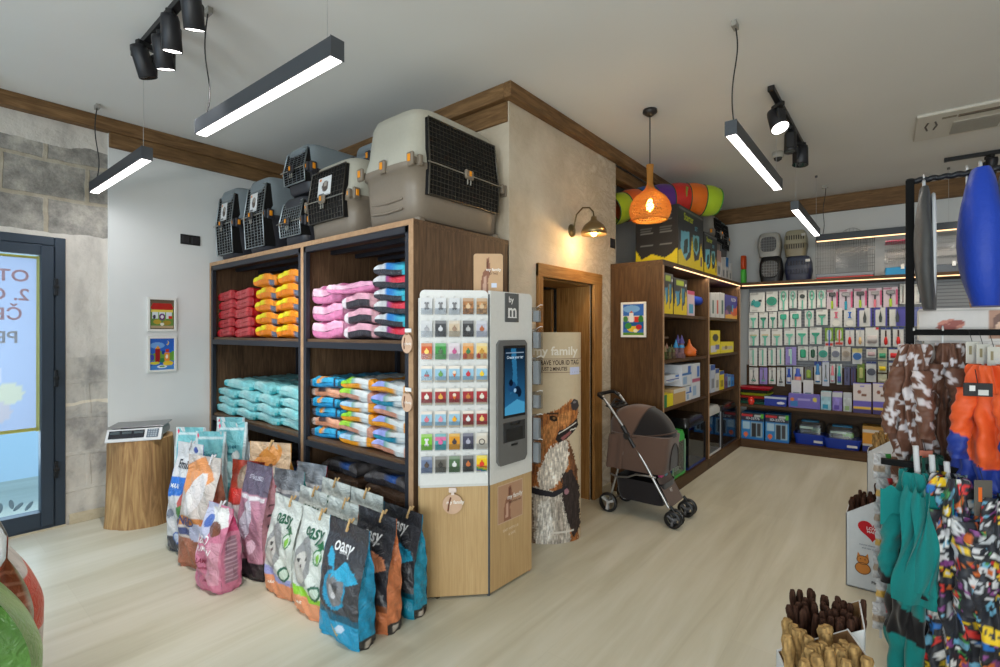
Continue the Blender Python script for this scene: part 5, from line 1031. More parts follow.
def harbour(X, Y):
    p = Paint(X, Y, (60, 110, 190)); p.ell(.4, .85, .4, .12, (120, 170, 220)); p.rect(0, .45, 1, .62, (214, 206, 196)); p.rect(.3, .4, .5, .72, (226, 226, 226)); p.poly([(.3, .72), (.4, .8), (.5, .72)], (196, 90, 50)); p.rect(.55, .42, .78, .6, (206, 60, 50)); p.ell(.85, .5, .12, .14, (60, 120, 60)); p.ell(.12, .52, .12, .1, (70, 130, 70)); p.rect(0, .2, 1, .42, (40, 90, 150)); p.ell(.5, .2, .3, .1, (226, 190, 60)); p.ell(.25, .3, .16, .1, (60, 140, 70)); p.ell(.75, .26, .14, .08, (190, 50, 60)); p.rect(0, 0, 1, .08, (90, 140, 60)); p.ell(.6, .14, .1, .06, (230, 226, 200)); return p
pic('upper framed picture of a cafe with a red awning on the white wall', (XL + .021, 1.368, 1.405), PI / 2, .205, .275, cafe); pic('lower framed picture of a colourful night town under a moon', (XL + .021, 1.368, 1.075), PI / 2, .205, .29, town)
pic('framed harbour picture hanging on the walnut side panel by the stroller', (-1.767, 3.986, 1.355), 0, .225, .30, harbour)
# ================================================================ PET STROLLER
s_ = thing('pet_stroller', 'brown pet stroller with silver frame parked beside the walnut shelf unit', 'stroller', (-1.52, 3.66, 0), 0)
SB, SB2 = (98, 76, 66), (74, 56, 48); sil = (176, 176, 176); W2 = .14
def wheel(nm, x, y, r, tk, par, hub=sil):
    t_ = MB().at(x, y, r, rx=PI / 2); a = [(r - .018, tk / 2), (r - .004, tk / 2), (r, tk / 4), (r, -tk / 4), (r - .004, -tk / 2), (r - .018, -tk / 2), (r - .018, tk / 2)]; t_.lathe(a, 30, (26, 26, 28))
    t_.lathe([(0, tk / 3), (.014, tk / 3), (.016, 0), (.014, -tk / 3), (0, -tk / 3)], 14, hub); w = t_.build(nm, 'plastic', par)
    s = MB().at(x, y, r, rx=PI / 2)
    for k in range(3):
        a0 = k * 2 * PI / 3 + .4; s.convex([(math.cos(a0 + d) * q, math.sin(a0 + d) * q, z) for z in (-tk * .38, tk * .38) for d, q in ((-.5, .012), (.5, .012), (.2, r - .014), (-.2, r - .014))], [(0, 1, 2, 3), (4, 5, 6, 7), (0, 1, 5, 4), (1, 2, 6, 5), (2, 3, 7, 6), (3, 0, 4, 7)], hub)
    s.build('spokes', 'plastic', w)
for y in (-.155, .155): wheel('rear_wheel', -.245, y, .075, .032, s_)
for y in (-.14, .14):
    for d in (-.032, .032): wheel('front_wheel', .265, y + d, .062, .026, s_, (90, 90, 94))
for y in (-.14, .14):
    b = MB(); b.tube([(.265, y, .062), (.262, y, .12), (.235, y, .145)], .012, 8, (30, 30, 32)); b.cyl((.265, y, .062), .008, .07, 10, (30, 30, 32), axis='y'); b.build('caster_fork', 'plastic', s_)
for y in (-W2, W2):
    MB().tube([(.225, y, .13), (.06, y, .40), (-.10, y, .645), (-.30, y, .89)], .0105, 10, sil).build('frame_tube', 'metal', s_)
    MB().tube([(-.245, y, .078), (-.17, y, .34), (-.09, y, .60)], .0095, 10, sil).build('rear_leg', 'metal', s_)
    b = MB(); b.tube([(-.03, y * 1.03, .53), (-.09, y * 1.03, .62), (-.13, y * 1.03, .68)], .018, 10, (30, 30, 32)); b.cyl((-.09, y * 1.1, .61), .026, .02, 18, (40, 40, 42), axis='y'); b.build('folding_joint', 'plastic', s_)
MB().tube([(-.29, -W2, .875), (-.335, -W2, .90), (-.345, -W2 + .02, .905), (-.345, W2 - .02, .905), (-.335, W2, .90), (-.29, W2, .875)], .015, 10, (30, 30, 32)).build('handlebar', 'plastic', s_)
b = MB(); b.tube([(-.24, -W2, .815), (-.26, 0, .86), (-.24, W2, .815)], .010, 8, (40, 40, 42)); b.bb(-.30, -.19, -.10, .10, .805, .82, (38, 38, 40), b=.006)
for y in (-.05, .05): b.cyl((-.245, y, .822), .032, .012, 20, (22, 22, 24))
b.build('cup_tray', 'plastic', s_)
MB().tube([(-.245, -.155, .075), (-.245, .155, .075)], .007, 8, sil).build('axle', 'metal', s_)
b = MB(); b.tube([(-.23, -W2 - .01, .30), (-.17, -W2 - .012, .285), (-.08, -W2 - .012, .30), (-.02, -W2 - .012, .33), (.08, -W2 - .012, .335), (.13, -W2, .33)], .008, 8, (150, 150, 150)); b.build('side_bar', 'metal', s_)
# cabin: lofted fabric tub
def tub(pr): return [sring(w, d, z, .28, 40, dx=x) for (x, w, d, z) in pr]
b = MB(); R_ = tub([(.0, .34, .25, .345), (-.005, .40, .285, .40), (-.01, .44, .30, .50), (-.01, .46, .305, .60), (-.01, .465, .31, .625)]); b.loft(R_, SB); b.build('cabin', 'fabric', s_)
b = MB(); Xg, Zg = np.meshgrid(np.linspace(-1, 1, 14), np.linspace(0, 1, 12)); k = (1 - (np.abs(Xg)) ** 2.5) ; ok = .21
pts = [(.158 + .0, y, z) for y, z in ()]
arch = [(.085 * math.cos(a), .415 + .155 * math.sin(a)) for a in np.linspace(0, PI, 16)]
arch = [(.085, .385)] + arch[0:] + [(-.085, .385)]
b.add([(.2 + (z - .4) * .045 + .012, y, z) for y, z in arch], [list(range(len(arch)))], (26, 24, 26)); b.build('mesh_window', 'fabric', s_)
b = MB(); b.tube([(.2 + (z - .4) * .045 + .014, y, z) for y, z in arch], .005, 6, (44, 34, 30)); b.build('window_piping', 'fabric', s_)
# canopy: ribs swung about the joint, mesh front
def hoop(a, r, w, n=18, cx=-.06, cz=.60):
    out = []
    for u in np.linspace(-1, 1, n):
        q = (1 - abs(u) ** 3.2) ** .42; rr_ = r * q; out.append((cx + rr_ * math.cos(a), u * w, cz + rr_ * math.sin(a) + .0))
    return out
angs = [PI * 1.0, PI * .86, PI * .72, PI * .58, PI * .46, PI * .36]; rad = [.20, .235, .24, .235, .235, .245]
b = MB(); b.grid(np.array([hoop(a, r_, .152) for a, r_ in zip(np.interp(np.linspace(0, 5, 22), range(6), angs), np.interp(np.linspace(0, 5, 22), range(6), rad))]), SB); b.build('canopy', 'fabric', s_)
b = MB(); b.grid(np.array([hoop(a, r_, .150) for a, r_ in zip(np.linspace(PI * .36, .06, 14), np.linspace(.243, .285, 14))]), (34, 31, 32)); b.build('mesh_front', 'fabric', s_)
b = MB()
for a, r_ in ((PI * .36, .246), (PI * .06, .286), (PI * .72, .243)): b.tube(hoop(a, r_, .153), .006, 6, SB2)
b.build('canopy_piping', 'fabric', s_)
# back drape and lower basket
b = MB(); b.grid(np.array([[(-.235 - .03 * q + .008 * math.sin(u * 8 + q * 3), u * .15, .60 - .26 * q) for u in np.linspace(-1, 1, 20)] for q in np.linspace(0, 1, 12)]), SB); b.grid(np.array([[(-.235 - .03 * q + (.13) * u, -.155 - .006 * math.sin(u * 9), .61 - (.26 - .0 * u) * q) for u in np.linspace(0, 1, 12)] for q in np.linspace(0, 1, 12)]), SB); b.build('rear_cover', 'fabric', s_)
b = MB(); R_ = tub([(-.0, .34, .25, .12), (-.005, .36, .27, .16), (-.01, .38, .28, .27), (-.01, .385, .285, .285)]); b.loft(R_, (34, 30, 32), cap=False); b.loft([R_[0], R_[0] * .999], (30, 28, 30)); b.build('lower_basket', 'fabric', s_)
b = MB(); b.grid(np.array([[(.235 - .10 * q, u * .13, .13 + .19 * q - .0) for u in np.linspace(-1, 1, 10)] for q in np.linspace(0, 1, 8)]), SB); b.text('PET', .03, (0, 0, 0), (206, 200, 196), fn=lambda x, y: np.stack([.2385 - .10 * ((y + .09) / .19) * 1.0 + .003, x, .13 + (y + .09)], 1)); b.build('front_flap', 'fabric', s_)
b = MB()
for k, (y, z, cc) in enumerate(((-.04, .36, (206, 70, 130)), (0, .37, (236, 180, 60)), (.04, .355, (90, 160, 190)))): b.ch; b.box((.11, y, z - .02), (.03, .05, .06), cc, b=.006)
b.build('toy_packet', 'film', label='small pink and yellow packet lying in the brown stroller basket', cat='packet', loc=(-1.50, 3.66, 0))
# ================================================================ WALNUT WALL UNITS AT THE RIGHT
RX, RY0, RYD, RY1 = -1.515, 3.99, 5.235, 6.52
u = thing('shelving_unit', 'tall walnut shelving unit with light strip running along the right side wall', 'shelving', (RX, RY0, 0))
def ub(mb, x0, x1, y0, y1, z0, z1, **k): mb.bb(x0 - RX, x1 - RX, y0 - RY0, y1 - RY0, z0, z1, **k)
for y in (RY0, RYD, RY1 - .03):
    b = MB(); ub(b, -1.985, RX - .002, y, y + .03, 0, 1.955); ub(b, RX - .002, RX, y, y + .03, 0, 1.955, m=1); b.build('side_panel', ['walnut_r', 'edge_oak'], u)
b = MB(); ub(b, -1.985, RX, RY0, 6.95, 1.955, 2.0); b.build('top_panel', 'walnut_ry', u)
b = MB(); ub(b, -1.985, -1.973, RY0 + .03, RY1, .1, 1.955); b.build('back_panel', 'walnut_r', u)
b = MB(); ub(b, -1.985, RX, RY0 + .03, RY1, 0, .10); b.build('plinth', 'walnut_ry', u)
for (a, c_) in ((RY0 + .03, RYD), (RYD + .03, RY1 - .03)):
    for z in (1.555, 1.16, .755):
        b = MB(); ub(b, -1.973, RX - .02, a, c_, z - .028, z); b.build('shelf', 'walnut_ry', u)
b = MB(); ub(b, -1.973, RX - .12, RY0 + .03, RY0 + .45, 1.34, 1.36); b.build('shelf', 'walnut_ry', u)
b = MB(); ub(b, RX - .012, RX + .002, RY0 + .25, RY1 + .02, 1.956, 1.966); b.build('light_strip', 'emit_warm', u)
area('strip_light', (RX - .02, 5.4, 1.945), .02, 2.2, 4, (1, .85, .66))
# far wall unit, turned a little
BO = (-1.515, 6.52); BA = R(2.5); KB_ = .0437
def bw(x, y, z=0): return (BO[0] + x * math.cos(BA) - y * math.sin(BA), BO[1] + x * math.sin(BA) + y * math.cos(BA), z)
u2 = thing('shelving_unit', 'long low walnut wall unit with grey slotted panel of grooming tools on far wall', 'shelving', (BO[0], BO[1], 0), BA)
WL = 3.4
b = MB(); b.bb(0, WL, .0, .40, 0, .10); b.build('plinth', 'walnut_rx', u2)
b = MB(); b.bb(.0, WL, .005, .40, .49, .522); b.build('shelf', 'walnut_rx', u2)
b = MB(); b.bb(.0, WL, -.002, .43, 1.955, 2.0); b.build('top_panel', 'walnut_rx', u2)
b = MB(); b.bb(0, WL, .40, .42, .1, .98); b.build('back_panel', 'walnut_rx', u2)
b = MB(); b.bb(WL - .03, WL, .0, .42, .1, 1.955); b.build('side_panel', 'walnut_r', u2)
b = MB(); b.bb(0.02, WL, -.006, .008, 1.956, 1.966); b.build('light_strip', 'emit_warm', u2)
area('strip_light', bw(1.7, .03, 1.945), 3.2, .02, 6, (1, .85, .66), (0, 0, BA))
b = MB(); b.bb(0.03, WL - .03, .395, .405, .98, 1.955, (128, 130, 134))
for k in range(26): b.bb(0.03, WL - .03, .391, .396, 1.0 + k * .037, 1.008 + k * .037, (92, 94, 98))
b.build('slotted_panel', 'metal_dark', u2)
# ---- peg cards
PC = 6.86 * 1.0
def P3(px, py, c): return onplane(px, py, c, KB_)
MINT, TEALC, PUR, NAVY = (106, 190, 168), (30, 150, 124), (134, 118, 200), (52, 54, 130)
def tool(b, kind, w, h, col, c2):
    y = -.012; r_ = min(w, h)
    if kind == 'tcomb': b.bb(-w * .34, w * .34, y - .012, y, h * .08, h * .18, c2 or col, b=.004); b.convex([(-w * .1, y - .01, h * .08), (w * .1, y - .01, h * .08), (-w * .08, y - .01, -h * .5), (w * .08, y - .01, -h * .5), (-w * .1, y, h * .08), (w * .1, y, h * .08), (-w * .08, y, -h * .5), (w * .08, y, -h * .5)], [(0, 1, 3, 2), (4, 5, 7, 6), (0, 1, 5, 4), (2, 3, 7, 6), (0, 2, 6, 4), (1, 3, 7, 5)], col); b.convex([(-w * .34, y - .008, h * .1), (w * .34, y - .008, h * .1), (0, y - .008, -h * .12), (-w * .34, y, h * .1), (w * .34, y, h * .1), (0, y, -h * .12)], [(0, 1, 2), (3, 4, 5), (0, 1, 4, 3), (1, 2, 5, 4), (2, 0, 3, 5)], col)
    elif kind == 'sq': b.bb(-w * .3, w * .3, y - .02, y, -.0, h * .32, col, b=.008); b.bb(-w * .09, w * .09, y - .014, y, -h * .5, 0, col, b=.006)
    elif kind == 'loop':
        b.tube([(w * .26 * math.cos(a), y - .006, h * .2 + h * .24 * math.sin(a)) for a in np.linspace(-PI / 2, 1.5 * PI, 20)], .008, 6, col); b.bb(-w * .1, w * .1, y - .012, y, -h * .52, -h * .03, col, b=.005); b.cyl((0, y - .002, h * .2), w * .2, .004, 16, (120, 140, 130), axis='y')
    elif kind == 'round': b.cyl((0, y - .012, h * .18), w * .3, .024, 22, c2 or (30, 44, 40), axis='y'); b.bb(-w * .09, w * .09, y - .012, y, -h * .55, -h * .02, col, b=.005)
    elif kind == 'disc': b.cyl((0, y - .014, -.0), r_ * .44, .026, 26, col, axis='y'); b.cyl((0, y - .03, 0), r_ * .3, .01, 20, tuple(int(v * .85) for v in col), axis='y')
    elif kind == 'rect': b.bb(-w * .28, w * .28, y - .026, y, -h * .3, h * .3, col, b=.02)
    elif kind == 'glove':
        b.cyl((0, y - .008, -h * .1), w * .24, .016, 16, col, axis='y')
        for k in range(4): a = 2.2 + k * .35; b.tube([(0, y - .008, -h * .1), (w * .42 * math.cos(a), y - .008, -h * .1 + w * .42 * math.sin(a))], w * .06, 6, col)
        b.bb(w * .1, w * .3, y - .018, y, h * .02, h * .12, (30, 40, 46), b=.003)
    elif kind == 'comb': b.bb(-w * .06, w * .1, y - .01, y, -h * .45, h * .4, col, b=.004); b.bb(-w * .2, -w * .05, y - .006, y - .002, h * .0, h * .38, (190, 210, 205))
    elif kind == 'bone':
        b.bb(-w * .07, w * .07, y - .02, y, h * .0, h * .26, col, b=.006)
        for sx in (-1, 1):
            for z in (0, .26): b.cyl((sx * w * .07, y - .01, h * z), w * .08, .02, 12, col, axis='y')
        b.cyl((0, y - .004, -h * .3), w * .32, .006, 20, (226, 226, 220), axis='y')
    elif kind == 'blade': b.convex([(0, y - .014, h * .36), (-w * .12, y - .01, -h * .05), (w * .12, y - .01, -h * .05), (-w * .08, y - .01, -h * .3), (w * .08, y - .01, -h * .3), (0, y, h * .36), (-w * .12, y, -h * .05), (w * .12, y, -h * .05), (-w * .08, y, -h * .3), (w * .08, y, -h * .3)], [(0, 1, 3, 4, 2), (5, 6, 8, 9, 7), (0, 1, 6, 5), (1, 3, 8, 6), (3, 4, 9, 8), (4, 2, 7, 9), (2, 0, 5, 7)], col)
    elif kind == 'bulb': b.bb(-w * .08, w * .08, y - .016, y, -.0, h * .36, c2 or (60, 40, 40), b=.006); b.lathe([(0, -h * .44), (w * .17, -h * .36), (w * .2, -h * .22), (w * .1, 0), (0, 0)], 12, col, c=(0, y - .012, 0))
    elif kind == 'handle': b.bb(-w * .30, w * .30, y - .03, y, h * .14, h * .34, c2 or (60, 60, 64), b=.006); b.bb(-w * .06, w * .06, y - .018, y, -h * .1, h * .16, (60, 60, 64), b=.004); b.bb(-w * .1, w * .1, y - .02, y, -h * .5, -h * .08, col, b=.008)
    elif kind == 'tube': b.lathe([(0, h * .42), (w * .2, h * .4), (w * .22, h * .1), (w * .34, 0), (w * .34, -h * .4), (0, -h * .42)], 14, col, c=(0, y - w * .3, 0)); b.lathe([(w * .345, -.02), (w * .345, -h * .34)], 14, c2 or (226, 226, 230), c=(0, y - w * .3, 0))
    elif kind == 'scissors':
        for s in (-1, 1): b.tube([(s * w * .05, y - .004, h * .35), (-s * w * .04, y - .004, -h * .05), (-s * w * .1, y - .004, -h * .2)], .004, 5, (120, 130, 130)); b.tube([(-s * w * .12 + w * .09 * math.cos(a), y - .004, -h * .28 + w * .09 * math.sin(a)) for a in np.linspace(0, 2 * PI, 12)], .005, 5, col)
    elif kind == 'roll': b.cyl((0, y - .022, -h * .12), h * .2, w * .7, 16, col, axis='x')
def peg(px0, px1, py0, py1, kind, col, label, card=(214, 216, 214), c2=None, cat='grooming tool', c=PC, name='tool_pack', extra=None, bigcard=True):
    a, d_ = P3(px0, py0, c), P3(px1, py1, c); w = math.hypot(a[0] - d_[0], a[1] - d_[1]) - .006; m_ = (px0 + px1) / 2; zt, zb = P3(m_, py0, c)[2], P3(m_, py1, c)[2]; h = zt - zb; o_ = P3(m_, (py0 + py1) / 2, c)
    t_ = thing(name, label, cat, (o_[0], o_[1], (zt + zb) / 2), BA, 'packs hanging on the grey slotted panel')
    b = MB()
    def f(X, Y):
        p = Paint(X, Y, card)
        if extra: extra(p)
        else: p.rect(.08, .9, .6, .95, tuple(int(v * .8) for v in card)); p.rect(.1, .04, .5, .08, tuple(int(v * .85) for v in card))
        return p
    art_panel(b, w, h, f, 12, 14, y=-.0021, z0=-h / 2); b.bb(-w / 2, w / 2, -.002, .002, -h / 2, h / 2, card, b=.0008); b.build('backing_card', 'card', t_)
    b = MB(); tool(b, kind, w, h, col, c2); b.build(kind if kind in ('comb', 'scissors', 'tube', 'bone', 'handle', 'glove') else 'brush', 'plastic', t_)
    b = MB(); yl = .10; b.tube([(0, yl, h * .5 - .012), (0, -.03, h * .5 - .012), (0, -.036, h * .5)], .0022, 5, (190, 190, 192)); b.build('peg_hook', 'metal', t_)
W_ = ['leftmost', 'second', 'third', 'fourth', 'fifth', 'sixth', 'seventh', 'eighth', 'ninth', 'tenth', 'eleventh', 'twelfth']
def row(rw, items, side='at left'):
    for i, it in enumerate(items):
        px0, px1, py0, py1, kind, col, desc = it[:7]; kw = it[7] if len(it) > 7 else {}
        peg(px0, px1, py0, py1, kind, col, '%s, %s in the %s row of the far wall' % (desc, W_[i], rw), **kw)
row('top', [(749.6, 765, 292.6, 312, 'glove', (40, 150, 150), 'white card with teal grooming glove'), (766, 778, 291.5, 311, 'disc', (22, 140, 116), 'large round green brush'), (779, 788.3, 290.5, 310, 'loop', MINT, 'white card with mint loop comb'),
 (789, 797, 290.5, 308, 'loop', (130, 190, 176), 'narrow white card with pale loop comb'), (798, 807, 290.5, 309, 'round', MINT, 'white card with dark round brush'), (808, 816, 290, 308.5, 'loop', MINT, 'white card with mint wire brush'), (816.8, 826, 290, 307.5, 'loop', (130, 196, 180), 'white card with pale mint brush')])
row('second', [(749, 758, 312.8, 328, 'tcomb', MINT, 'narrow card with mint rake'), (759, 768, 312.5, 328, 'tcomb', TEALC, 'narrow card with teal rake', dict(c2=(60, 120, 100))), (769, 777, 312, 328, 'tcomb', (70, 150, 130), 'narrow card with small rake'), (778, 789, 311.5, 327.5, 'sq', (44, 170, 140), 'card with square mint slicker brush'),
 (790, 801.5, 311, 327, 'sq', (60, 170, 144), 'card with smaller square slicker brush'), (804.5, 814, 310.5, 326.5, 'loop', MINT, 'card with oval mint brush'), (816, 828, 309.5, 325, 'tcomb', (80, 180, 150), 'wide card with mint T comb', dict(c2=(120, 150, 140)))])
row('third', [(748.5, 759, 329.5, 345.5, 'tcomb', MINT, 'card with mint and beige comb', dict(c2=(190, 186, 150))), (760, 770.5, 329, 345.5, 'tcomb', MINT, 'card with mint wide comb', dict(c2=(206, 190, 156))), (771.5, 782.5, 329, 345.5, 'tcomb', MINT, 'card with mint and cream rake', dict(c2=(200, 196, 170))), (784, 795, 328.5, 345, 'tcomb', (120, 200, 180), 'card with pale mint rake'),
 (796, 808, 328, 344.5, 'tcomb', (70, 180, 150), 'card with wide mint T comb'), (809.5, 822, 327.5, 344, 'tcomb', (50, 160, 130), 'card with dark mint T comb')])
row('fourth', [(749, 757.5, 348, 366, 'comb', MINT, 'white card with slim mint comb'), (758.6, 767, 348, 366, 'comb', MINT, 'white card with mint and steel comb'), (768, 776, 348, 365.5, 'comb', (80, 180, 160), 'white card with fine steel comb'), (776.8, 784.5, 347.5, 365, 'comb', (80, 180, 160), 'white card with short steel comb'), (785.3, 796.5, 347, 365, 'comb', (170, 220, 216), 'purple card with mint comb', dict(card=(150, 136, 206))),
 (797.8, 808.5, 346.5, 360.5, 'rect', (30, 160, 120), 'card with oval green brush'), (809, 817, 346.5, 360.5, 'rect', (26, 84, 60), 'card with dark green brush'), (818, 828.5, 346.5, 361, 'disc', (34, 160, 140), 'card with round teal brush')])
row('fifth', [(749, 758.6, 367.6, 384, 'scissors', TEALC, 'white card with small clippers'), (759.5, 767.6, 367.6, 384, 'scissors', MINT, 'purple card with small scissors', dict(card=(150, 136, 206))), (768.5, 776, 367.6, 384, 'scissors', (40, 160, 120), 'white card with green scissors'), (776.8, 785, 367.6, 386, 'scissors', (40, 60, 60), 'white card with dark pliers'),
 (786, 792.5, 367, 384, 'tube', (40, 80, 180), 'blue and white toothpaste pack', dict(card=(190, 206, 230))), (793, 803.5, 367, 382, 'tube', (60, 90, 190), 'white and blue toothbrush pack', dict(c2=(226, 150, 140))), (804.5, 813, 367, 381, 'rect', (150, 180, 70), 'pack of green finger brushes', dict(card=(120, 120, 120))),
 (814, 821.6, 361.6, 384, 'tube', (60, 130, 190), 'tall blue and white dental pack', dict(extra=lambda p: p.rect(0, .82, 1, 1, (34, 60, 140)))), (822, 829.5, 361, 386, 'scissors', (120, 180, 220), 'tall white pack with pale blue stripe', dict(card=(206, 210, 222), extra=lambda p: p.rect(0, .94, 1, 1, (34, 60, 170))))])
pk = lambda p: (p.rect(.9, .1, 1, .9, (200, 70, 120)), p.rect(0, .92, .6, .97, (170, 90, 120)))
LM, PK = (168, 206, 50), (226, 120, 140)
def rrow(rw, items):
    for i, it in enumerate(items):
        px0, px1, py0, py1, kind, col, desc = it[:7]; kw = it[7] if len(it) > 7 else {}
        peg(px0, px1, py0, py1, kind, col, '%s, %s of the right half, %s row' % (desc, W_[i], rw), **kw)
rrow('top', [(826.5, 838, 289.5, 309, 'handle', LM, 'boxed brush with lime handle', dict(extra=pk, card=(206, 190, 204))), (839, 852.8, 289, 310, 'handle', (40, 160, 190), 'boxed shower brush with cyan handle', dict(extra=pk, card=(206, 190, 204), c2=(150, 150, 156))), (853.6, 867, 288.5, 308, 'handle', LM, 'boxed wide brush with lime handle', dict(extra=pk, card=(206, 190, 204))), (868, 882, 288, 307.5, 'handle', PK, 'boxed brush with pink handle', dict(extra=pk, card=(206, 190, 204), c2=(150, 146, 150))), (883, 898, 287, 307, 'handle', LM, 'boxed comb with lime handle', dict(extra=pk, card=(206, 190, 204), c2=(130, 130, 136))), (899.5, 906, 284, 304, 'comb', (90, 60, 60), 'narrow white pack behind the rack post'), (914, 926, 284, 304, 'comb', (60, 70, 90), 'white pack seen right of the rack post')])
pf = lambda p: (p.rect(0, 0, .14, 1, (70, 66, 160)), p.rect(.86, 0, 1, 1, (70, 66, 160)), p.rect(0, .86, .5, 1, (70, 66, 160)))
rrow('second', [(830, 842.4, 308, 327, 'bone', (226, 110, 136), 'white card with pink bone toy'), (843.6, 856, 308, 327, 'bone', (30, 110, 206), 'white card with blue bone toy'), (857, 872.5, 308, 326.5, 'blade', (60, 66, 66), 'purple framed pack with dark blade', dict(extra=pf)), (873.3, 887.5, 307.5, 326, 'blade', (50, 60, 56), 'second purple framed pack', dict(extra=pf)), (889, 905.6, 307, 326, 'blade', (60, 66, 70), 'wide purple pack by the rack post', dict(extra=lambda p: (p.rect(.4, 0, 1, 1, (80, 76, 170)), p.rect(0, .85, 1, 1, (60, 60, 140))))), (914, 924, 307, 326, 'blade', (60, 80, 140), 'blue pack just right of post', dict(card=(110, 120, 180)))])
gr = lambda p: (p.rect(0, .3, 1, 1, (120, 160, 40)), p.ell(.5, .6, .3, .3, (226, 226, 226)), p.rect(.05, .04, .95, .22, (190, 40, 34)))
bt = lambda p: p.rect(0, .86, 1, 1, (40, 60, 130))
rrow('third', [(824.7, 833.5, 328, 346.5, 'comb', (40, 90, 180), 'green card with blue tool and red base', dict(extra=gr)), (834.7, 843.6, 328, 345.5, 'comb', (214, 70, 30), 'green card with orange tool', dict(extra=gr)), (845, 854.6, 328, 346, 'bulb', (206, 34, 34), 'white pack with red handle', dict(extra=bt, c2=(200, 206, 210))), (855.7, 864.6, 328, 346, 'bulb', (214, 180, 130), 'white pack with wooden handle', dict(extra=bt, c2=(200, 206, 210))), (865, 879, 327.5, 346.5, 'roll', (196, 190, 190), 'white pack with red label', dict(extra=lambda p: (p.rect(.15, .2, .85, .3, (200, 60, 50)), p.rect(.8, .9, 1, 1, (200, 40, 50))))), (880.5, 891, 327.5, 346.5, 'bulb', (206, 34, 28), 'pack with red and brown brush', dict(extra=bt)), (892.5, 904, 327, 346.5, 'bulb', (206, 30, 26), 'second pack with red and brown brush', dict(extra=bt))])
rrow('fourth', [(831, 840.5, 346.8, 361, 'disc', (120, 126, 146), 'round grey brush pack'), (841.3, 851, 346.8, 361, 'disc', (166, 154, 138), 'round beige brush pack', dict(card=(196, 190, 182))), (852, 862.5, 348.5, 364, 'disc', (26, 104, 180), 'round blue brush pack', dict(extra=lambda p: p.rect(0, .7, 1, 1, (206, 196, 130)))), (866, 876.5, 348, 357.5, 'roll', (196, 170, 176), 'small blue topped pack', dict(extra=bt)), (877.6, 887.2, 348, 360, 'roll', (50, 150, 110), 'small pack with mint roll', dict(card=(196, 196, 166))), (888.4, 899.4, 348, 360, 'roll', (210, 30, 36), 'small pack with red roll', dict(extra=bt)), (900.5, 906, 348, 366, 'comb', (60, 150, 60), 'narrow green tool pack at the post')])
rrow('fifth', [(829.8, 835.4, 364, 383, 'tube', (226, 130, 146), 'pink and white bottle', dict(c2=(206, 216, 222))), (836.4, 842.3, 364, 384.5, 'tube', (70, 180, 176), 'teal and blue bottle', dict(c2=(90, 100, 190))), (844, 850, 367, 385, 'blade', (44, 44, 80), 'dark purple tool pack', dict(card=(92, 92, 130))), (850.5, 856, 367, 385, 'blade', (90, 50, 80), 'second dark purple tool pack', dict(card=(72, 66, 110))), (857, 865, 363.5, 382.5, 'rect', (190, 196, 120), 'green and yellow pack', dict(card=(110, 140, 40))), (866, 876.5, 361.5, 382, 'disc', (74, 78, 92), 'blue topped pack with dark brush', dict(extra=bt)), (877.6, 887.2, 361.5, 372.5, 'roll', (226, 200, 20), 'small pack with yellow roll', dict(card=(196, 196, 166))), (888.4, 899.4, 361.5, 373, 'roll', (40, 50, 190), 'small pack with blue roll', dict(extra=bt)), (877.6, 887.2, 374, 385, 'roll', (176, 176, 150), 'small beige pack, lower', dict(card=(196, 196, 166))), (888.4, 899, 375, 388, 'roll', (170, 90, 110), 'small white pack with pink roll, lower')])
# ---- boxes on a plane
def pbox(px0, px1, py0, z0, c, dep, fn, label, cat='box', name='product_box', group=None, side=(200, 200, 200), mat='card', top=None, texts=()):
    m_ = (px0 + px1) / 2; a, d_ = P3(px0, 332, c), P3(px1, 332, c); w = math.hypot(a[0] - d_[0], a[1] - d_[1]) - .006; h = P3(m_, py0, c)[2] - z0; o_ = P3(m_, 332, c)
    t_ = thing(name, label, cat, (o_[0], o_[1], z0 + .001), BA, group); b = MB(); b.bb(-w / 2, w / 2, 0, dep, 0, h, side, b=.003)
    art_panel(b, w, h, fn, 26, 26, y=-.0012, z0=0)
    for (body, size, x, z, col) in texts: b.text(body, size * h, (x * w, -.003, z * h), col)
    b.build('carton', mat, t_); return t_, w, h
flt = lambda p: p
def filt(X, Y):
    p = Paint(X, Y, (40, 130, 200)); p.rect(0, .72, 1, .86, (40, 44, 70)); p.rect(0, .86, 1, 1, (24, 26, 34)); p.rect(0, .88, .5, .95, (200, 40, 50)); p.rect(.6, .88, .85, .95, (190, 196, 200)); p.ell(.92, .9, .08, .08, (90, 190, 60)); p.rect(.42, .10, .92, .66, (150, 180, 200)); p.rect(.46, .12, .64, .60, (44, 44, 50)); p.rect(.72, .14, .86, .62, (60, 60, 66)); p.rect(.05, .38, .38, .66, (170, 206, 230)); p.ell(.2, .18, .1, .1, (230, 110, 60)); p.rect(0, 0, 1, .06, (30, 110, 190)); return p
CF_ = 6.60
for q, (a, c_) in enumerate(((741, 764), (765, 789))):
    pbox(a, c_, (413, 414.5)[q], .101, CF_, .24, filt, 'blue filter carton %s on the low far shelf' % ('in the corner' if q == 0 else 'next to the blue tanks'), group='blue aquarium filter cartons', side=(40, 120, 190), texts=(('1D-2377S', .12, 0, .79, (220, 226, 232)),))
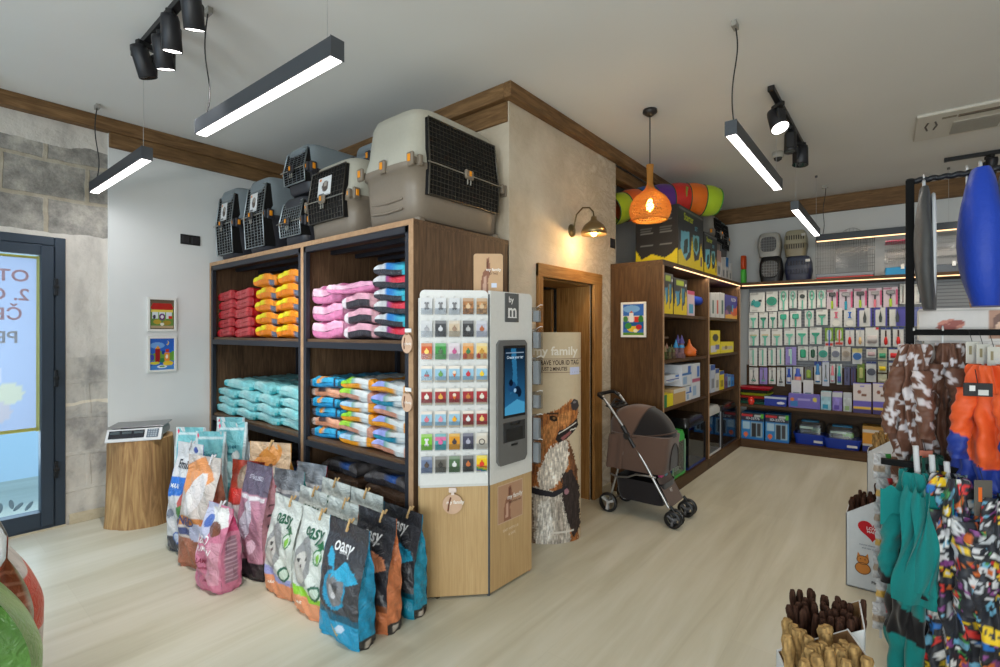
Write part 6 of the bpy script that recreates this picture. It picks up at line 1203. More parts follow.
# ---- blue based terrariums
def terr(label, px, c, w, h, green=False):
    o_ = P3(px, 332, c); t_ = thing('small_terrarium', label, 'terrarium', (o_[0], o_[1] + .12, .101), BA, 'blue plastic terrariums')
    b = MB(); b.loft([sring(w * .86, .2, 0, .3), sring(w * .96, .22, h * .35, .3), sring(w, .235, h * .42, .3), sring(w, .235, h * .45, .3)], (22, 58, 168)); b.build('tub', 'plastic', t_)
    MB().loft([sring(w * .93, .22, h * .45, .3), sring(w * .9, .2, h * .82, .3), sring(w * .8, .18, h * .97, .35)], (210, 220, 226)).build('clear_cover', 'clear_plastic', t_)
    MB().loft([sring(w * .55, .13, h * .95, .35), sring(w * .5, .12, h, .35)], (40, 130, 180)).build('lid', 'plastic', t_)
    b = MB(); b.box((-.02, 0, h * .5), (w * .5, .12, h * .28), (40, 46, 44), b=.01); b.box((.05, -.02, h * .6), (w * .3, .08, h * .2), (120, 190, 50) if green else (50, 110, 60), b=.01); b.build('accessories', 'plastic', t_)
    b = MB(); b.box((w * .25, -.112, h * .16), (w * .26, .004, h * .1), (220, 220, 220)); b.box((-w * .1, -.095, h * .72), (w * .4, .004, h * .1), (190, 210, 190)); b.build('paper_label', 'paper', t_)
terr('small blue based terrarium beside the filter cartons on the low shelf', 809, 6.66, .33, .27); terr('blue based terrarium with green insert right of the first one', 841.5, 6.62, .36, .25, True)
pbox(862, 893, 427, .101, 6.68, .2, lambda X, Y: Paint(X, Y, (214, 206, 196)).rect(0, .3, 1, .75, (222, 150, 40)).rect(0, 0, 1, .22, (40, 50, 130)).rect(0, .85, 1, 1, (190, 140, 60)), 'orange and white crate on the low shelf behind the chew stick boxes', side=(206, 160, 70))
# ---- shelf at z .52
trs = [((186, 26, 44), .0), ((44, 40, 44), .045), ((150, 170, 40), .07), ((196, 60, 50), .09), ((50, 60, 60), .115), ((60, 120, 100), .14)]
o_ = P3(752, 332, 6.66)
for k, (cc, z) in enumerate(reversed(trs)):
    b = MB(); b.loft([sring(.32, .26, 0, .25), sring(.35, .29, .026, .25), sring(.36, .30, .030, .25)], cc)
    b.build('feeding_tray', 'plastic', loc=(o_[0] + .02 * (k % 2), o_[1] + .14, .523 + k * .034), rz=BA, label='%s shallow tray, %s in the stack in the corner of the far shelf' % (['dark teal', 'dark grey', 'red', 'lime', 'black', 'crimson'][k], ['bottom', 'second', 'third', 'fourth', 'fifth', 'topmost'][k]), cat='tray', group='shallow trays stacked in the corner')
b = MB(); b.loft([sring(.05, .05, 0, .8), sring(.075, .07, .04, .8), sring(.05, .06, .08, .8), sring(.02, .02, .09, .8)], (222, 50, 40)); b.build('rubber_toy', 'gloss', loc=(P3(750, 332, 6.55)[0], 6.50 + .05, .523 + .205 - .205 + .001), label='small shiny red rubber toy in front of the stacked trays', cat='toy')
pbox(764, 786.5, 397, .523, 6.62, .2, lambda X, Y: Paint(X, Y, (24, 50, 160)).rect(0, .8, 1, 1, (190, 200, 220)).ell(.75, .35, .18, .14, (226, 226, 236)), 'flat royal blue box on the shelf right of the stacked trays', side=(24, 50, 160))
def pur(X, Y): return Paint(X, Y, (112, 100, 190)).rect(.05, .1, .3, .5, (50, 120, 190)).ell(.12, .6, .06, .14, (220, 120, 50)).ell(.85, .65, .07, .16, (222, 206, 80)).rect(.3, .55, .7, .7, (160, 150, 216))
t_, w, h = pbox(788, 820, 394.5, .523, 6.62, .1, pur, 'long purple counter box in front of two white packets', side=(112, 100, 190))
for q, (a, c_) in enumerate(((791, 801.5), (803, 813.5))): pbox(a, c_, 380.5, .523, 6.76, .04, lambda X, Y: Paint(X, Y, (214, 214, 216)).rect(.2, .42, .8, .52, (90, 130, 150)).rect(.3, .3, .7, .34, (170, 170, 176)), '%s white packet standing behind the long purple counter box' % ('left', 'right')[q], side=(210, 210, 212))
for q, (a, c_, t2, cc) in enumerate(((820.5, 831.5, 392, (160, 200, 216)), (832, 842.5, 392.5, (134, 120, 196)), (843, 852, 393.5, (206, 214, 216)))):
    def f(X, Y, cc=cc, q=q): n = vnoise(X, Y, 5, q); p = Paint(X, Y, cc); p.c = p.c * (.85 + .3 * n)[..., None]; p.rect(0, .75, 1, 1, (196, 200, 206)); p.rect(.2, .05, .7, .3, ((30, 150, 190), (90, 70, 170), (150, 180, 120))[q]); return p
    pbox(a, c_, t2, .523, 6.64, .12, f, ('teal and white wipes packet beside the long purple box', 'purple wipes packet between teal and white ones', 'white and green wipes packet beside snack display boxes')[q], cat='packet', name='wipes_packet', side=cc)
for q, (a, c_) in enumerate(((852.8, 871.5), (872.5, 890))):
    def f(X, Y): return Paint(X, Y, (100, 88, 184)).rect(0, .42, 1, 1, (216, 206, 206)).ell(.35, .72, .12, .05, (140, 80, 60)).ell(.6, .62, .14, .05, (120, 76, 50)).rect(0, 0, 1, .14, (60, 46, 110)).rect(.04, .14, .96, .2, (230, 190, 60)).ell(.5, .92, .12, .04, (120, 110, 200))
    pbox(a, c_, 384, .523, 6.60, .13, f, ('left', 'right')[q] + ' purple and white snack display box on the far shelf', side=(100, 88, 184), group='purple snack display boxes')
# ================================================================ CONTENT OF THE SIDE SHELVES
def ry(px, x=RX - .03): r_ = (px - 500) / FPX; return x * (.6312 * r_ + .7756) / (.7756 * r_ - .6312)
def rz_(px, py, x=RX - .03): r_ = (px - 500) / FPX; t_ = x / (.7756 * r_ - .6312); return CH + t_ * (332 - py) / FPX
def rbox(px0, px1, py0, z0, dep, fn, label, side=(200, 200, 200), x=RX - .03, cat='box', name='product_box', group=None, texts=(), mat='card'):
    y0, y1 = ry(px0, x), ry(px1, x); h = rz_((px0 + px1) / 2, py0, x) - z0; w = y1 - y0 - .006
    t_ = thing(name, label, cat, (x, (y0 + y1) / 2, z0 + .001), PI / 2, group); b = MB(); b.bb(-w / 2, w / 2, 0, dep, 0, h, side, b=.003); art_panel(b, w, h, fn, 30, 30, y=-.0012)
    for (body, size, xx, z, col) in texts: b.text(body, size * h, (xx * w, -.003, z * h), col)
    b.build('carton', mat, t_); return t_, w, h
def yb(X, Y):
    p = Paint(X, Y, (52, 54, 58)); p.poly([(0, 0), (1, 0), (1, .45), (.9, .7), (.82, .3), (.62, .22), (.55, .75), (.45, .3), (.25, .2), (.15, .62), (.05, .2), (0, .3)], (236, 206, 20)); p.poly([(.12, .62), (.42, .66), (.38, .3), (.25, .22)], (70, 150, 190)); p.poly([(.55, .72), (.8, .75), (.78, .38), (.65, .3)], (60, 130, 160)); p.rect(.2, .82, .75, .94, (170, 190, 60)); p.ell(.9, .85, .05, .04, (226, 226, 230)); p.rect(.6, .12, .66, .3, (70, 60, 110)); return p
S1 = 1.556
rbox(663.5, 673, 273.5, S1, .3, yb, 'yellow and black aquarium box at the front end of the upper side shelf', side=(60, 60, 64)); rbox(673.5, 687, 279, S1, .3, yb, 'smaller yellow and black aquarium box beside the first one', side=(60, 60, 64))
rbox(687.5, 694.5, 291, S1, .2, lambda X, Y: Paint(X, Y, (222, 196, 206)).rect(.2, .1, .8, .45, (70, 160, 200)).rect(0, .85, 1, 1, (210, 80, 120)), 'small pink and white box beside the yellow ones', side=(222, 190, 200))
nb = thing('aquarium_net', 'bright blue aquarium net roll on the upper side shelf', 'net', (RX - .1, ry(700), 1.72)); nb.rotation_euler = (0, 0, 0)
MB().tube([(0, -.22, .01), (0, .22, .0)], .006, 6, (150, 170, 190)).build('handle', 'plastic', nb); MB().lathe([(.03, -.16), (.045, -.1), (.045, .1), (.03, .16)], 14, (20, 70, 190)).build('net_bag', 'plastic', nb); nb.children
nbk = [o for o in bpy.data.objects if o.parent == nb and o.name.startswith('net_bag')][0]; nbk.rotation_euler = (PI / 2, 0, 0); nbk.location = (0, .12, 0)
b = MB(); b.lathe([(0, 0), (.03, 0), (.03, .09), (.012, .11), (.012, .13), (0, .13)], 14, (140, 130, 90)); b.build('small_bottle', 'gloss', loc=(RX - .08, ry(697), S1 + .001), label='small tan bottle at the back end of the upper side shelf', cat='bottle')
MB().tube([(0, 0, 0), (0, 0, .14)], .012, 8, (120, 120, 120)).build('net_stand', 'plastic', nb); [o for o in bpy.data.objects if o.parent == nb and o.name.startswith('net_stand')][0].location = (0, -.1, -.165)
# plants on the short shelf
def plant(label, loc, col, n=9, h=.1):
    t_ = thing('plastic_plant', label, 'aquarium plant', loc); MB().lathe([(0, 0), (.03, 0), (.026, .015), (0, .018)], 12, (90, 76, 60)).build('base', 'rough', t_); b = MB(); r = random.Random(h * 1000)
    for k in range(n):
        a = k * 2.4; lx, ly = .045 * math.cos(a), .045 * math.sin(a); b.grid([[(0 - .006 * math.sin(a), .006 * math.cos(a), .01), (.006 * math.sin(a), -.006 * math.cos(a), .01)], [(lx * .6 - .011 * math.sin(a), ly * .6 + .011 * math.cos(a), h * .6), (lx * .6 + .011 * math.sin(a), ly * .6 - .011 * math.cos(a), h * .6)], [(lx, ly, h * r.uniform(.8, 1.1)), (lx + .001, ly, h)]], col)
    b.build('leaves', 'matte', t_)
plant('dark green plastic plant on the short upper side shelf', (RX - .2, 4.16, 1.361), (50, 96, 36)); plant('yellow green plastic plant on the short upper side shelf', (RX - .2, 4.32, 1.361), (120, 140, 30), h=.12)
# ornaments at z 1.16
S2 = 1.161
def castle(label, loc, body, roofs, n=3, sc=1.):
    t_ = thing('aquarium_castle', label, 'ornament', loc); r = random.Random(n)
    b = MB(); b.loft([sring(.09 * sc, .08 * sc, 0, .8, 16), sring(.085 * sc, .07 * sc, .025 * sc, .8, 16), sring(.05 * sc, .05 * sc, .04 * sc, .8, 16)], tuple(int(v * .8) for v in body)); b.build('rock_base', 'rough', t_)
    for k in range(n):
        a = k * 2.1; x, y = .022 * sc * math.cos(a), .022 * sc * math.sin(a); hh = (.07 + .03 * (k % 2)) * sc; b = MB(); b.lathe([(.016 * sc, 0.01), (.014 * sc, hh)], 12, body, c=(x, y, 0)); b.build('tower', 'rough', t_); b = MB(); b.lathe([(.02 * sc, hh), (0, hh + .06 * sc)], 12, roofs[k % len(roofs)], c=(x, y, 0)); b.build('tower_roof', 'plastic', t_)
for k, (px, bd, rf, sc) in enumerate(((666, (110, 100, 70), ((90, 110, 60),), .8), (670.5, (90, 100, 60), ((130, 110, 70), (70, 100, 50)), .95), (675, (120, 110, 80), ((80, 90, 60), (150, 110, 90)), .9), (679.5, (130, 110, 90), ((100, 100, 60),), .8))):
    castle('small mossy ruin ornament, %s on the middle side shelf' % ['first', 'second', 'third', 'fourth'][k], (RX - .1, ry(px), S2), bd, rf, 3, sc)
castle('castle ornament with pointed light blue roofs on the middle side shelf', (RX - .08, ry(684), S2), (150, 120, 130), ((60, 150, 206), (90, 80, 150)), 4, 1.35)
t_ = thing('pumpkin_house', 'orange gourd house ornament on the middle side shelf', 'ornament', (RX - .08, ry(694.5), S2)); MB().lathe([(0, 0), (.06, .005), (.075, .04), (.06, .075), (.03, .1), (.014, .13), (.006, .165), (0, .17)], 20, (222, 110, 40)).build('gourd', 'plastic', t_); b = MB(); b.cyl((.066, 0, .04), .018, .02, 12, (60, 36, 24), axis='x'); b.build('doorway', 'matte', t_)
# boxes at z .755
S3 = .756
wbx = lambda c1, yy: (lambda X, Y: Paint(X, Y, (212, 218, 226)).rect(0, yy, 1, yy + .12, c1).rect(.1, .1, .5, yy - .08, (150, 180, 214)).rect(.6, .6, .9, .9, (60, 110, 190)))
rbox(662.5, 673, 394.5, S3, .2, lambda X, Y: Paint(X, Y, (230, 214, 30)).rect(0, 0, .4, 1, (40, 130, 80)), 'yellow and green box at the front end of the lower side shelf', side=(220, 200, 40)); rbox(673.4, 685.5, 388.5, S3, .25, lambda X, Y: Paint(X, Y, (196, 160, 100)).rect(0, .75, 1, 1, (220, 216, 206)), 'kraft carton with white top on the lower side shelf', side=(190, 160, 110))
rbox(686, 691.5, 386, S3, .2, wbx((50, 100, 180), .5), 'small white and blue box beside the kraft carton', side=(210, 214, 222)); rbox(692, 700, 363.5, S3, .25, wbx((180, 90, 120), .45), 'tall white and blue box at the back end of the lower side shelf', side=(206, 212, 222))
rbox(666, 681, 375, .953, .22, wbx((30, 60, 150), .3), 'white box with navy band stacked on the kraft carton', side=(214, 218, 224), x=RX - .06); rbox(682, 691.5, 364.5, .898, .2, wbx((60, 120, 190), .5), 'white carton stacked on the small blue and white box', side=(210, 214, 222))
# bay two
def falcon(X, Y): p = Paint(X, Y, (60, 56, 150)); p.rect(0, 0, 1, .2, (226, 170, 60)); p.ell(.6, .3, .25, .18, (206, 90, 50)); p.ell(.25, .4, .2, .16, (60, 50, 80)); p.ell(.85, .45, .1, .14, (226, 110, 40)); p.rect(.45, .3, .55, .6, (70, 170, 200)); p.rect(.95, 0, 1, 1, (220, 180, 80)); p.ell(.1, .25, .12, .1, (150, 100, 140)); return p
rbox(725, 739.5, 296, S1, .22, falcon, 'purple and orange boxed set with white lettering on the upper side shelf', texts=(('FALCON', .2, .05, .82, (236, 236, 240)),), side=(80, 60, 140))
for q, (a, c_, cc) in enumerate(((711, 715, (206, 206, 204)), (715.4, 719.5, (196, 90, 70)), (720, 724.5, (210, 206, 200)))): rbox(a, c_, 293, S1, .2, (lambda X, Y, cc=cc: Paint(X, Y, (212, 212, 210)).rect(.3, .15, .7, .7, cc if cc[1] < 150 else (80, 110, 100))), '%s slim white carton left of the purple and orange boxed set' % ['first', 'second', 'third'][q], side=(210, 210, 208), group='slim white cartons')
b = MB(); b.loft([sring(.15, .14, 0, .35, 24), sring(.18, .17, .09, .35, 24)], (190, 170, 140)); b.build('snack_tub', 'clear_plastic', loc=(RX - .13, ry(718, RX - .1), 1.70), label='clear snack tub on top of the slim white cartons', cat='tub'); 
rbox(710.5, 720, 330.5, S2, .2, lambda X, Y: Paint(X, Y, (230, 210, 30)).rect(0, .1, .6, .35, (206, 206, 214)).ell(.5, .7, .3, .16, (50, 50, 40)).rect(.5, .2, .9, .4, (110, 110, 160)), 'tall yellow and black box on the middle side shelf', side=(222, 200, 40)); rbox(720.5, 733.5, 342, S2, .2, lambda X, Y: Paint(X, Y, (232, 216, 30)).rect(.1, .3, .9, .6, (200, 190, 160)).ell(.4, .5, .1, .16, (130, 110, 60)), 'low yellow box beside the tall yellow one', side=(222, 206, 40))
for q, (a, c_, t2, cc, nm) in enumerate(((710.5, 715, 365, (190, 200, 216), 'white'), (715.4, 719.2, 369, (206, 206, 200), 'cream'), (719.6, 724, 371, (226, 206, 30), 'yellow'), (724.4, 727.6, 374, (110, 90, 130), 'violet'), (728, 730.6, 374.5, (130, 170, 200), 'pale blue'), (731, 734, 375, (30, 130, 206), 'bright blue'))):
    rbox(a, c_, t2, S3, .16, (lambda X, Y, cc=cc: Paint(X, Y, cc).rect(.2, .15, .8, .5, tuple(int(v * .7) for v in cc)).rect(0, .82, 1, 1, (60, 90, 160))), '%s small upright carton in the row on the lower side shelf' % nm, side=cc, group='small cartons on the lower side shelf')
# tanks on the plinth
def tank(label, y0, y1, h, dep, lid, base, lidh=.07, gl='glass', frame=(24, 24, 26), inner=None, handle=None):
    t_ = thing('aquarium', label, 'aquarium', (RX - .02, (y0 + y1) / 2, .101), PI / 2); w = y1 - y0
    b = MB(); b.bb(-w / 2, w / 2, 0, dep, 0, .025, base, b=.004); b.build('base_frame', 'plastic', t_)
    b = MB(); g = .004
    b.bb(-w / 2 + g, w / 2 - g, g, g + .004, .02, h - lidh); b.bb(-w / 2 + g, w / 2 - g, dep - .008, dep - g, .02, h - lidh); b.bb(-w / 2 + g, -w / 2 + .008, .008, dep - .008, .02, h - lidh); b.bb(w / 2 - .008, w / 2 - g, .008, dep - .008, .02, h - lidh); b.build('glass_walls', gl, t_)
    b = MB(); b.loft([sring(w, dep, h - lidh, .2, 32, dy=dep / 2), sring(w, dep, h - lidh * .5, .2, 32, dy=dep / 2), sring(w * .93, dep * .9, h, .25, 32, dy=dep / 2)], lid); b.box((0, .03, h + .001), (w * .3, .03, .012), tuple(int(v * .7 + 50) for v in lid), b=.004); b.build('lid', 'gloss', t_)
    b = MB()
    for x in (-w / 2 + .006, w / 2 - .006): b.bb(x - .005, x + .005, -.001, .008, .02, h - lidh, frame)
    b.build('corner_strip', 'plastic', t_)
    if inner: b = MB(); [b.box(*i) for i in inner]; b.build('pump', 'plastic', t_)
tank('small aquarium with bright green lid behind the stroller', 4.28, 4.60, .40, .22, (76, 196, 84), (70, 180, 80), .085, 'glass', (150, 190, 160), inner=[((-.05, .12, .12), (.07, .08, .2), (36, 40, 50)), ((.03, .12, .05), (.16, .12, .05), (40, 80, 150)), ((.08, .1, .04), (.1, .1, .04), (200, 206, 210))])
tank('dark lidded glass aquarium beside the unit divider', 4.68, 5.20, .48, .34, (30, 30, 32), (26, 50, 120), .09, 'glass_smoke', inner=[((.0, .22, .06), (.5, .1, .1), (120, 116, 104))])
tank('white lidded glass aquarium in the second side bay', 5.30, 5.76, .50, .30, (200, 202, 200), (200, 202, 204), .08, 'glass_smoke', (170, 174, 180), inner=[((.0, .18, .04), (.36, .1, .05), (60, 110, 170))]); tank('black lidded glass aquarium in the far corner of the side bay', 5.82, 6.44, .47, .32, (26, 26, 28), (30, 30, 40), .07, 'glass_smoke')
# ================================================================ ON TOP OF THE SIDE UNIT
def bigbox(label, x0, x1, y0, y1, z0, z1):
    t_ = thing('product_box', label, 'box', (x1, (y0 + y1) / 2, z0), PI / 2); w, dep, h = y1 - y0, x1 - x0, z1 - z0
    b = MB(); b.bb(-w / 2, w / 2, 0, dep, 0, h, (52, 54, 56), b=.004)
    def f(X, Y):
        p = Paint(X, Y, (54, 58, 62)); p.poly([(0, 0), (1, 0), (1, .2), (.9, .5), (.8, .2), (.62, .15), (.52, .55), (.46, .2), (.3, .1), (.1, .28), (0, .24)], (236, 208, 24)); p.poly([(.08, .3), (.1, .58), (.42, .62), (.42, .3), (.25, .12)], (110, 186, 206)); p.poly([(.18, .2), (.22, .45), (.36, .5), (.34, .25)], (40, 60, 56)); p.poly([(.55, .6), (.82, .62), (.8, .36), (.7, .26), (.58, .34)], (110, 180, 190)); p.ell(.68, .45, .08, .12, (60, 90, 60)); p.rect(.88, .1, .94, .26, (80, 60, 110)); p.rect(.02, .94, .98, .97, (110, 112, 114)); return p
    art_panel(b, w, h, f, 70, 60, y=-.0012)
    b.text('Starter', .17 * h, (-.12 * w, -.003, .84 * h), (200, 214, 40)); b.text('SET', .1 * h, (.18 * w, -.003, .72 * h), (110, 180, 200))
    # end face towards the camera
    X, Y = np.meshgrid(np.linspace(0, 1, 40), np.linspace(0, 1, 50)); p = Paint(X, Y, (38, 36, 36)); p.poly([(0, 0), (1, 0), (1, .3), (.85, .2), (.7, .14), (.4, .22), (.15, .14), (0, .3)], (236, 208, 24))
    for j in range(3):
        for i in range(2): p.rect(.12 + .45 * i, .36 + .2 * j, .42 + .45 * i, .38 + .2 * j, (120, 120, 118)); p.rect(.12 + .45 * i, .41 + .2 * j, .38 + .45 * i, .425 + .2 * j, (96, 96, 94)); p.rect(.12 + .45 * i, .45 + .2 * j, .40 + .45 * i, .46 + .2 * j, (96, 96, 94))
    b.grid(np.stack([np.full(X.shape, -w / 2 - .0012), dep * (1 - X), Y * h], -1), vc=p.c, sm=False); b.build('carton', 'card', t_)
bigbox('largest yellow and black aquarium starter box on top of the side unit', -1.94, -1.54, 4.42, 5.14, 2.001, 2.55); bigbox('smaller yellow and black starter box behind the largest on top', -1.90, -1.54, 5.17, 5.62, 2.001, 2.42)
for q, (a, c_, z1, cc, nm) in enumerate(((5.64, 5.82, 2.30, (170, 140, 130), 'brownish white'), (5.84, 5.98, 2.24, (180, 180, 180), 'white'), (6.0, 6.12, 2.26, (40, 110, 170), 'blue and white'), (6.14, 6.26, 2.22, (190, 196, 200), 'pale'))):
    t_ = thing('product_box', '%s box in the row on top of the side unit near the corner' % nm, 'box', (-1.55, (a + c_) / 2, 2.001), PI / 2); b = MB(); w = c_ - a - .006; h = z1 - 2.001; b.bb(-w / 2, w / 2, 0, .25, 0, h, (196, 192, 188), b=.003)
    art_panel(b, w, h, lambda X, Y: Paint(X, Y, (186, 184, 184)).rect(.0, .55, 1, 1, cc).rect(.2, .1, .8, .45, (120, 126, 130)), 12, 14, y=-.0012); b.build('carton', 'card', t_)
for q, (x, y, z, W, H, lo, up, lb) in enumerate(((-1.76, 5.83, 2.303, .38, .40, (130, 122, 112), (150, 146, 140), 'beige pet carrier stacked on boxes beside the play tunnel'), (-1.78, 6.20, 2.265, .34, .44, (100, 104, 108), (96, 130, 136), 'grey green pet carrier high in the inner corner of the wall units'))):
    carrier(lb, (x, y, z), PI / 2, W, .36, H, lo, up, label_card=False, vbars=7, hbars=6, feet=False, door=(60, 60, 62))
for z0, z1, cc, nm in ((2.001, 2.17, (80, 190, 70), 'lower green'), (2.175, 2.34, (206, 76, 24), 'upper orange')):
    t_ = thing('food_bowl_pack', '%s rounded pack standing upright in the inner corner above the shelf' % nm, 'pack', (-1.50, 6.62, z0), PI / 2); b = MB(); b.loft([sring(.14 * s, .05, (z1 - z0) * q, .5, 24) for q, s in ((0, .7), (.2, 1), (.8, 1), (1, .7))], cc); b.build('shell', 'plastic', t_)
# ---- play tunnel of coloured segments
tn = thing('cat_tunnel', 'rainbow coloured fabric cat tunnel bent over the boxes on top of the unit', 'play tunnel', (-1.95, 4.45, 2.6))
cols = [(176, 190, 30), (226, 96, 30), (30, 90, 170), (96, 50, 140), (206, 44, 34), (232, 112, 24), (176, 206, 40)]
def bez(t): 
    P = [np.array(p) for p in ((-.19, -.17, -.05), (-.10, .12, .06), (.02, .45, .16), (.33, .62, .145), (.50, .80, .12))]; n = 4
    return sum(math.comb(n, i) * (1 - t) ** (n - i) * t ** i * P[i] for i in range(5))
rr_ = [.135, .14, .145, .15, .155, .16, .15, .13]
def ringat(t, r_, n=28):
    p = bez(t); d = (bez(min(1, t + .01)) - bez(max(0, t - .01))); d /= np.linalg.norm(d); s_ = np.cross(d, (0, 0, 1)); s_ /= np.linalg.norm(s_); u_ = np.cross(s_, d); a = np.linspace(0, 2 * PI, n + 1)[:-1]
    return p + (np.cos(a)[:, None] * s_ + np.sin(a)[:, None] * u_) * r_
for k in range(7):
    b = MB(); t0, t1 = k / 7, (k + 1) / 7; r0, r1 = rr_[k], rr_[k + 1]; rings = [ringat(t0 + (t1 - t0) * q, r0 * (1 - q) + r1 * q + .012 * math.sin(PI * q)) for q in np.linspace(0, 1, 7)]; b.loft(rings, cols[k], cap=False)
    seg = b.build('tunnel_segment', 'nylon', tn); b = MB(); rg = ringat(t0, r0 + .002); b.tube(list(rg) + [rg[0]], .005, 5, (30, 90, 60), cap=False); b.build('wire_hoop', 'plastic', seg)
rg = ringat(1, .132); MB().tube(list(rg) + [rg[0]], .006, 5, (60, 150, 60), cap=False).build('wire_hoop', 'plastic', tn)
p = bez(.64); b = MB(); b.box((p[0] + .135, p[1] - .06, p[2] + .04), (.012, .10, .10), (140, 150, 50), b=.004); b.build('window_patch', 'nylon', tn)
# ================================================================ ON TOP OF THE FAR UNIT
def crate(label, px0, px1, py0, z0, c, dep, lo, up, front='door', rz=BA, slots=(26, 26, 26)):
    m_ = (px0 + px1) / 2; a, d_ = P3(px0, 332, c), P3(px1, 332, c); w = math.hypot(a[0] - d_[0], a[1] - d_[1]); h = P3(m_, py0, c)[2] - z0; o_ = P3(m_, 332, c)
    t_ = thing('pet_carrier', label, 'pet carrier', (o_[0], o_[1] + dep / 2, z0), rz, 'pet carriers on the far unit')
    zs = h * .48; MB().loft([sring(w * .86, dep * .86, .0, .4), sring(w * .96, dep * .95, zs * .6, .4), sring(w, dep, zs - .02, .4), sring(w, dep, zs, .4)], lo).build('lower_shell', 'plastic', t_)
    MB().loft([sring(w * .99, dep * .99, zs + .001, .4), sring(w * .96, dep * .95, zs + (h - zs) * .5, .4), sring(w * .84, dep * .84, h * .95, .45), sring(w * .7, dep * .7, h, .5)], up).build('upper_shell', 'plastic', t_)
    b = MB()
    if front == 'door':
        q = [(w * .36 * np.sign(math.cos(t)) * abs(math.cos(t)) ** .6, -dep / 2 - .004, h * .5 + h * .33 * np.sign(math.sin(t)) * abs(math.sin(t)) ** .6) for t in np.linspace(0, 2 * PI, 29)[:-1]]; b.add(q, [list(range(28))], slots)
        for i in range(1, 10): x = -w * .34 + w * .68 * i / 10; zz = h * .30 * (1 - (abs(x) / (w * .40)) ** 3) ** .5; b.tube([(x, -dep / 2 - .008, h * .5 - zz), (x, -dep / 2 - .008, h * .5 + zz)], .0028, 4, (150, 150, 150))
        for i in range(1, 5): z = h * .22 + h * .56 * i / 5; b.tube([(-w * .33, -dep / 2 - .01, z), (w * .33, -dep / 2 - .01, z)], .0028, 4, (150, 150, 150))
        b.tube(q + [q[0]], .007, 6, up); b.build('door', 'plastic', t_)
    else:
        for j in range(2):
            for i in range(8): b.bb(-w * .36 + i * w * .1, -w * .36 + i * w * .1 + w * .045, -dep / 2 - .003, -dep / 2 + .03, h * (.28 + .34 * j), h * (.45 + .34 * j), slots, b=.003)
        b.build('vent_slots', 'plastic', t_); MB().box((w * .36, -dep / 2 - .004, h * .78), (w * .16, .004, h * .1), (214, 214, 210)).build('paper_label', 'paper', t_)
ZT = 2.001
crate('black pet carrier with round wire door, lower left on the far unit', 757.5, 781, 256, ZT, 6.66, .26, (26, 26, 28), (28, 28, 30), slots=(70, 66, 60)); crate('pale grey pet carrier with round wire door stacked on the black one', 756, 779.5, 232.5, P3(769, 256.5, 6.66)[2] + .004, 6.66, .26, (176, 174, 168), (186, 184, 178), slots=(78, 78, 80))
crate('navy blue pet carrier side-on, below the tan one on the far unit', 783, 811, 255.5, ZT, 6.70, .26, (36, 40, 66), (60, 66, 84), 'side', slots=(24, 26, 44)); crate('tan pet carrier with slotted side stacked on the navy one', 782.5, 806, 229.5, P3(796, 256, 6.7)[2] + .004, 6.70, .26, (140, 130, 104), (176, 170, 146), 'side', slots=(60, 52, 40))
def cage(label, px0, px1, z1, c, dep, base, bar, arch=0., baseh=.06, strip=None, nb=22, solidtop=None):
    a, d_ = P3(px0, 332, c), P3(px1, 332, c); w = math.hypot(a[0] - d_[0], a[1] - d_[1]); o_ = P3((px0 + px1) / 2, 332, c); h = z1 - ZT
    t_ = thing('wire_cage', label, 'cage', (o_[0], o_[1] + dep / 2, ZT), BA, 'cages on the far unit')
    b = MB(); b.bb(-w / 2, w / 2, -dep / 2, dep / 2, 0 if not strip else .018, baseh, base, b=.006); b.build('tray', 'plastic', t_)
    if strip: MB().bb(-w / 2 + .01, w / 2 - .01, -dep / 2 - .003, dep / 2, 0, .018, strip, b=.003).build('tray_foot', 'plastic', t_)
    b = MB(); hs = h - arch
    for i in range(nb + 1):
        x = -w / 2 + w * i / nb; pts = [(x, -dep / 2, baseh), (x, -dep / 2, hs)] + ([(x, -dep / 2 * math.cos(q), hs + arch * math.sin(q)) for q in np.linspace(.3, PI - .3, 5)] if arch else [(x, dep / 2, hs)]) + [(x, dep / 2, hs), (x, dep / 2, baseh)]; b.tube(pts, .0016, 4, bar)
    for z in np.linspace(baseh, hs, 5): b.tube([(-w / 2, -dep / 2, z), (w / 2, -dep / 2, z), (w / 2, dep / 2, z), (-w / 2, dep / 2, z), (-w / 2, -dep / 2, z)], .0022, 4, bar)
    if arch:
        for x in (-w / 2, w / 2): b.tube([(x, -dep / 2 * math.cos(q), hs + arch * math.sin(q)) for q in np.linspace(0, PI, 11)], .003, 4, bar)
    b.build('wire_bars', 'metal', t_)
    return t_, w, h
cage('large wire bird cage with grey tray and red foot on the far unit', 814, 873, 2.48, 6.68, .30, (120, 126, 134), (150, 150, 150), arch=.06, strip=(196, 40, 34), nb=34)
b = MB(); o_ = P3(851, 332, 6.9); b.tube([(.14 * math.cos(a), 0, .5 * math.sin(a) if a < 0 else .20 * math.sin(a)) for a in np.linspace(-.3, PI + .3, 18)], .003, 5, (150, 150, 150))
for k in range(8): x = -.12 + k * .034; b.tube([(x, 0, 0), (x, 0, .2 * math.sqrt(max(0, 1 - (x / .14) ** 2)))], .0016, 4, (150, 150, 150))
t_ = thing('bird_cage_dome', 'rounded wire cage top rising behind the large bird cage', 'cage', (o_[0], o_[1] + .08, 2.40)); b.build('dome_wires', 'metal', t_); MB().bb(-.15, .15, -.01, .01, -.398, -.02, (130, 130, 132), b=.003).build('back_panel', 'clear_plastic', t_); 
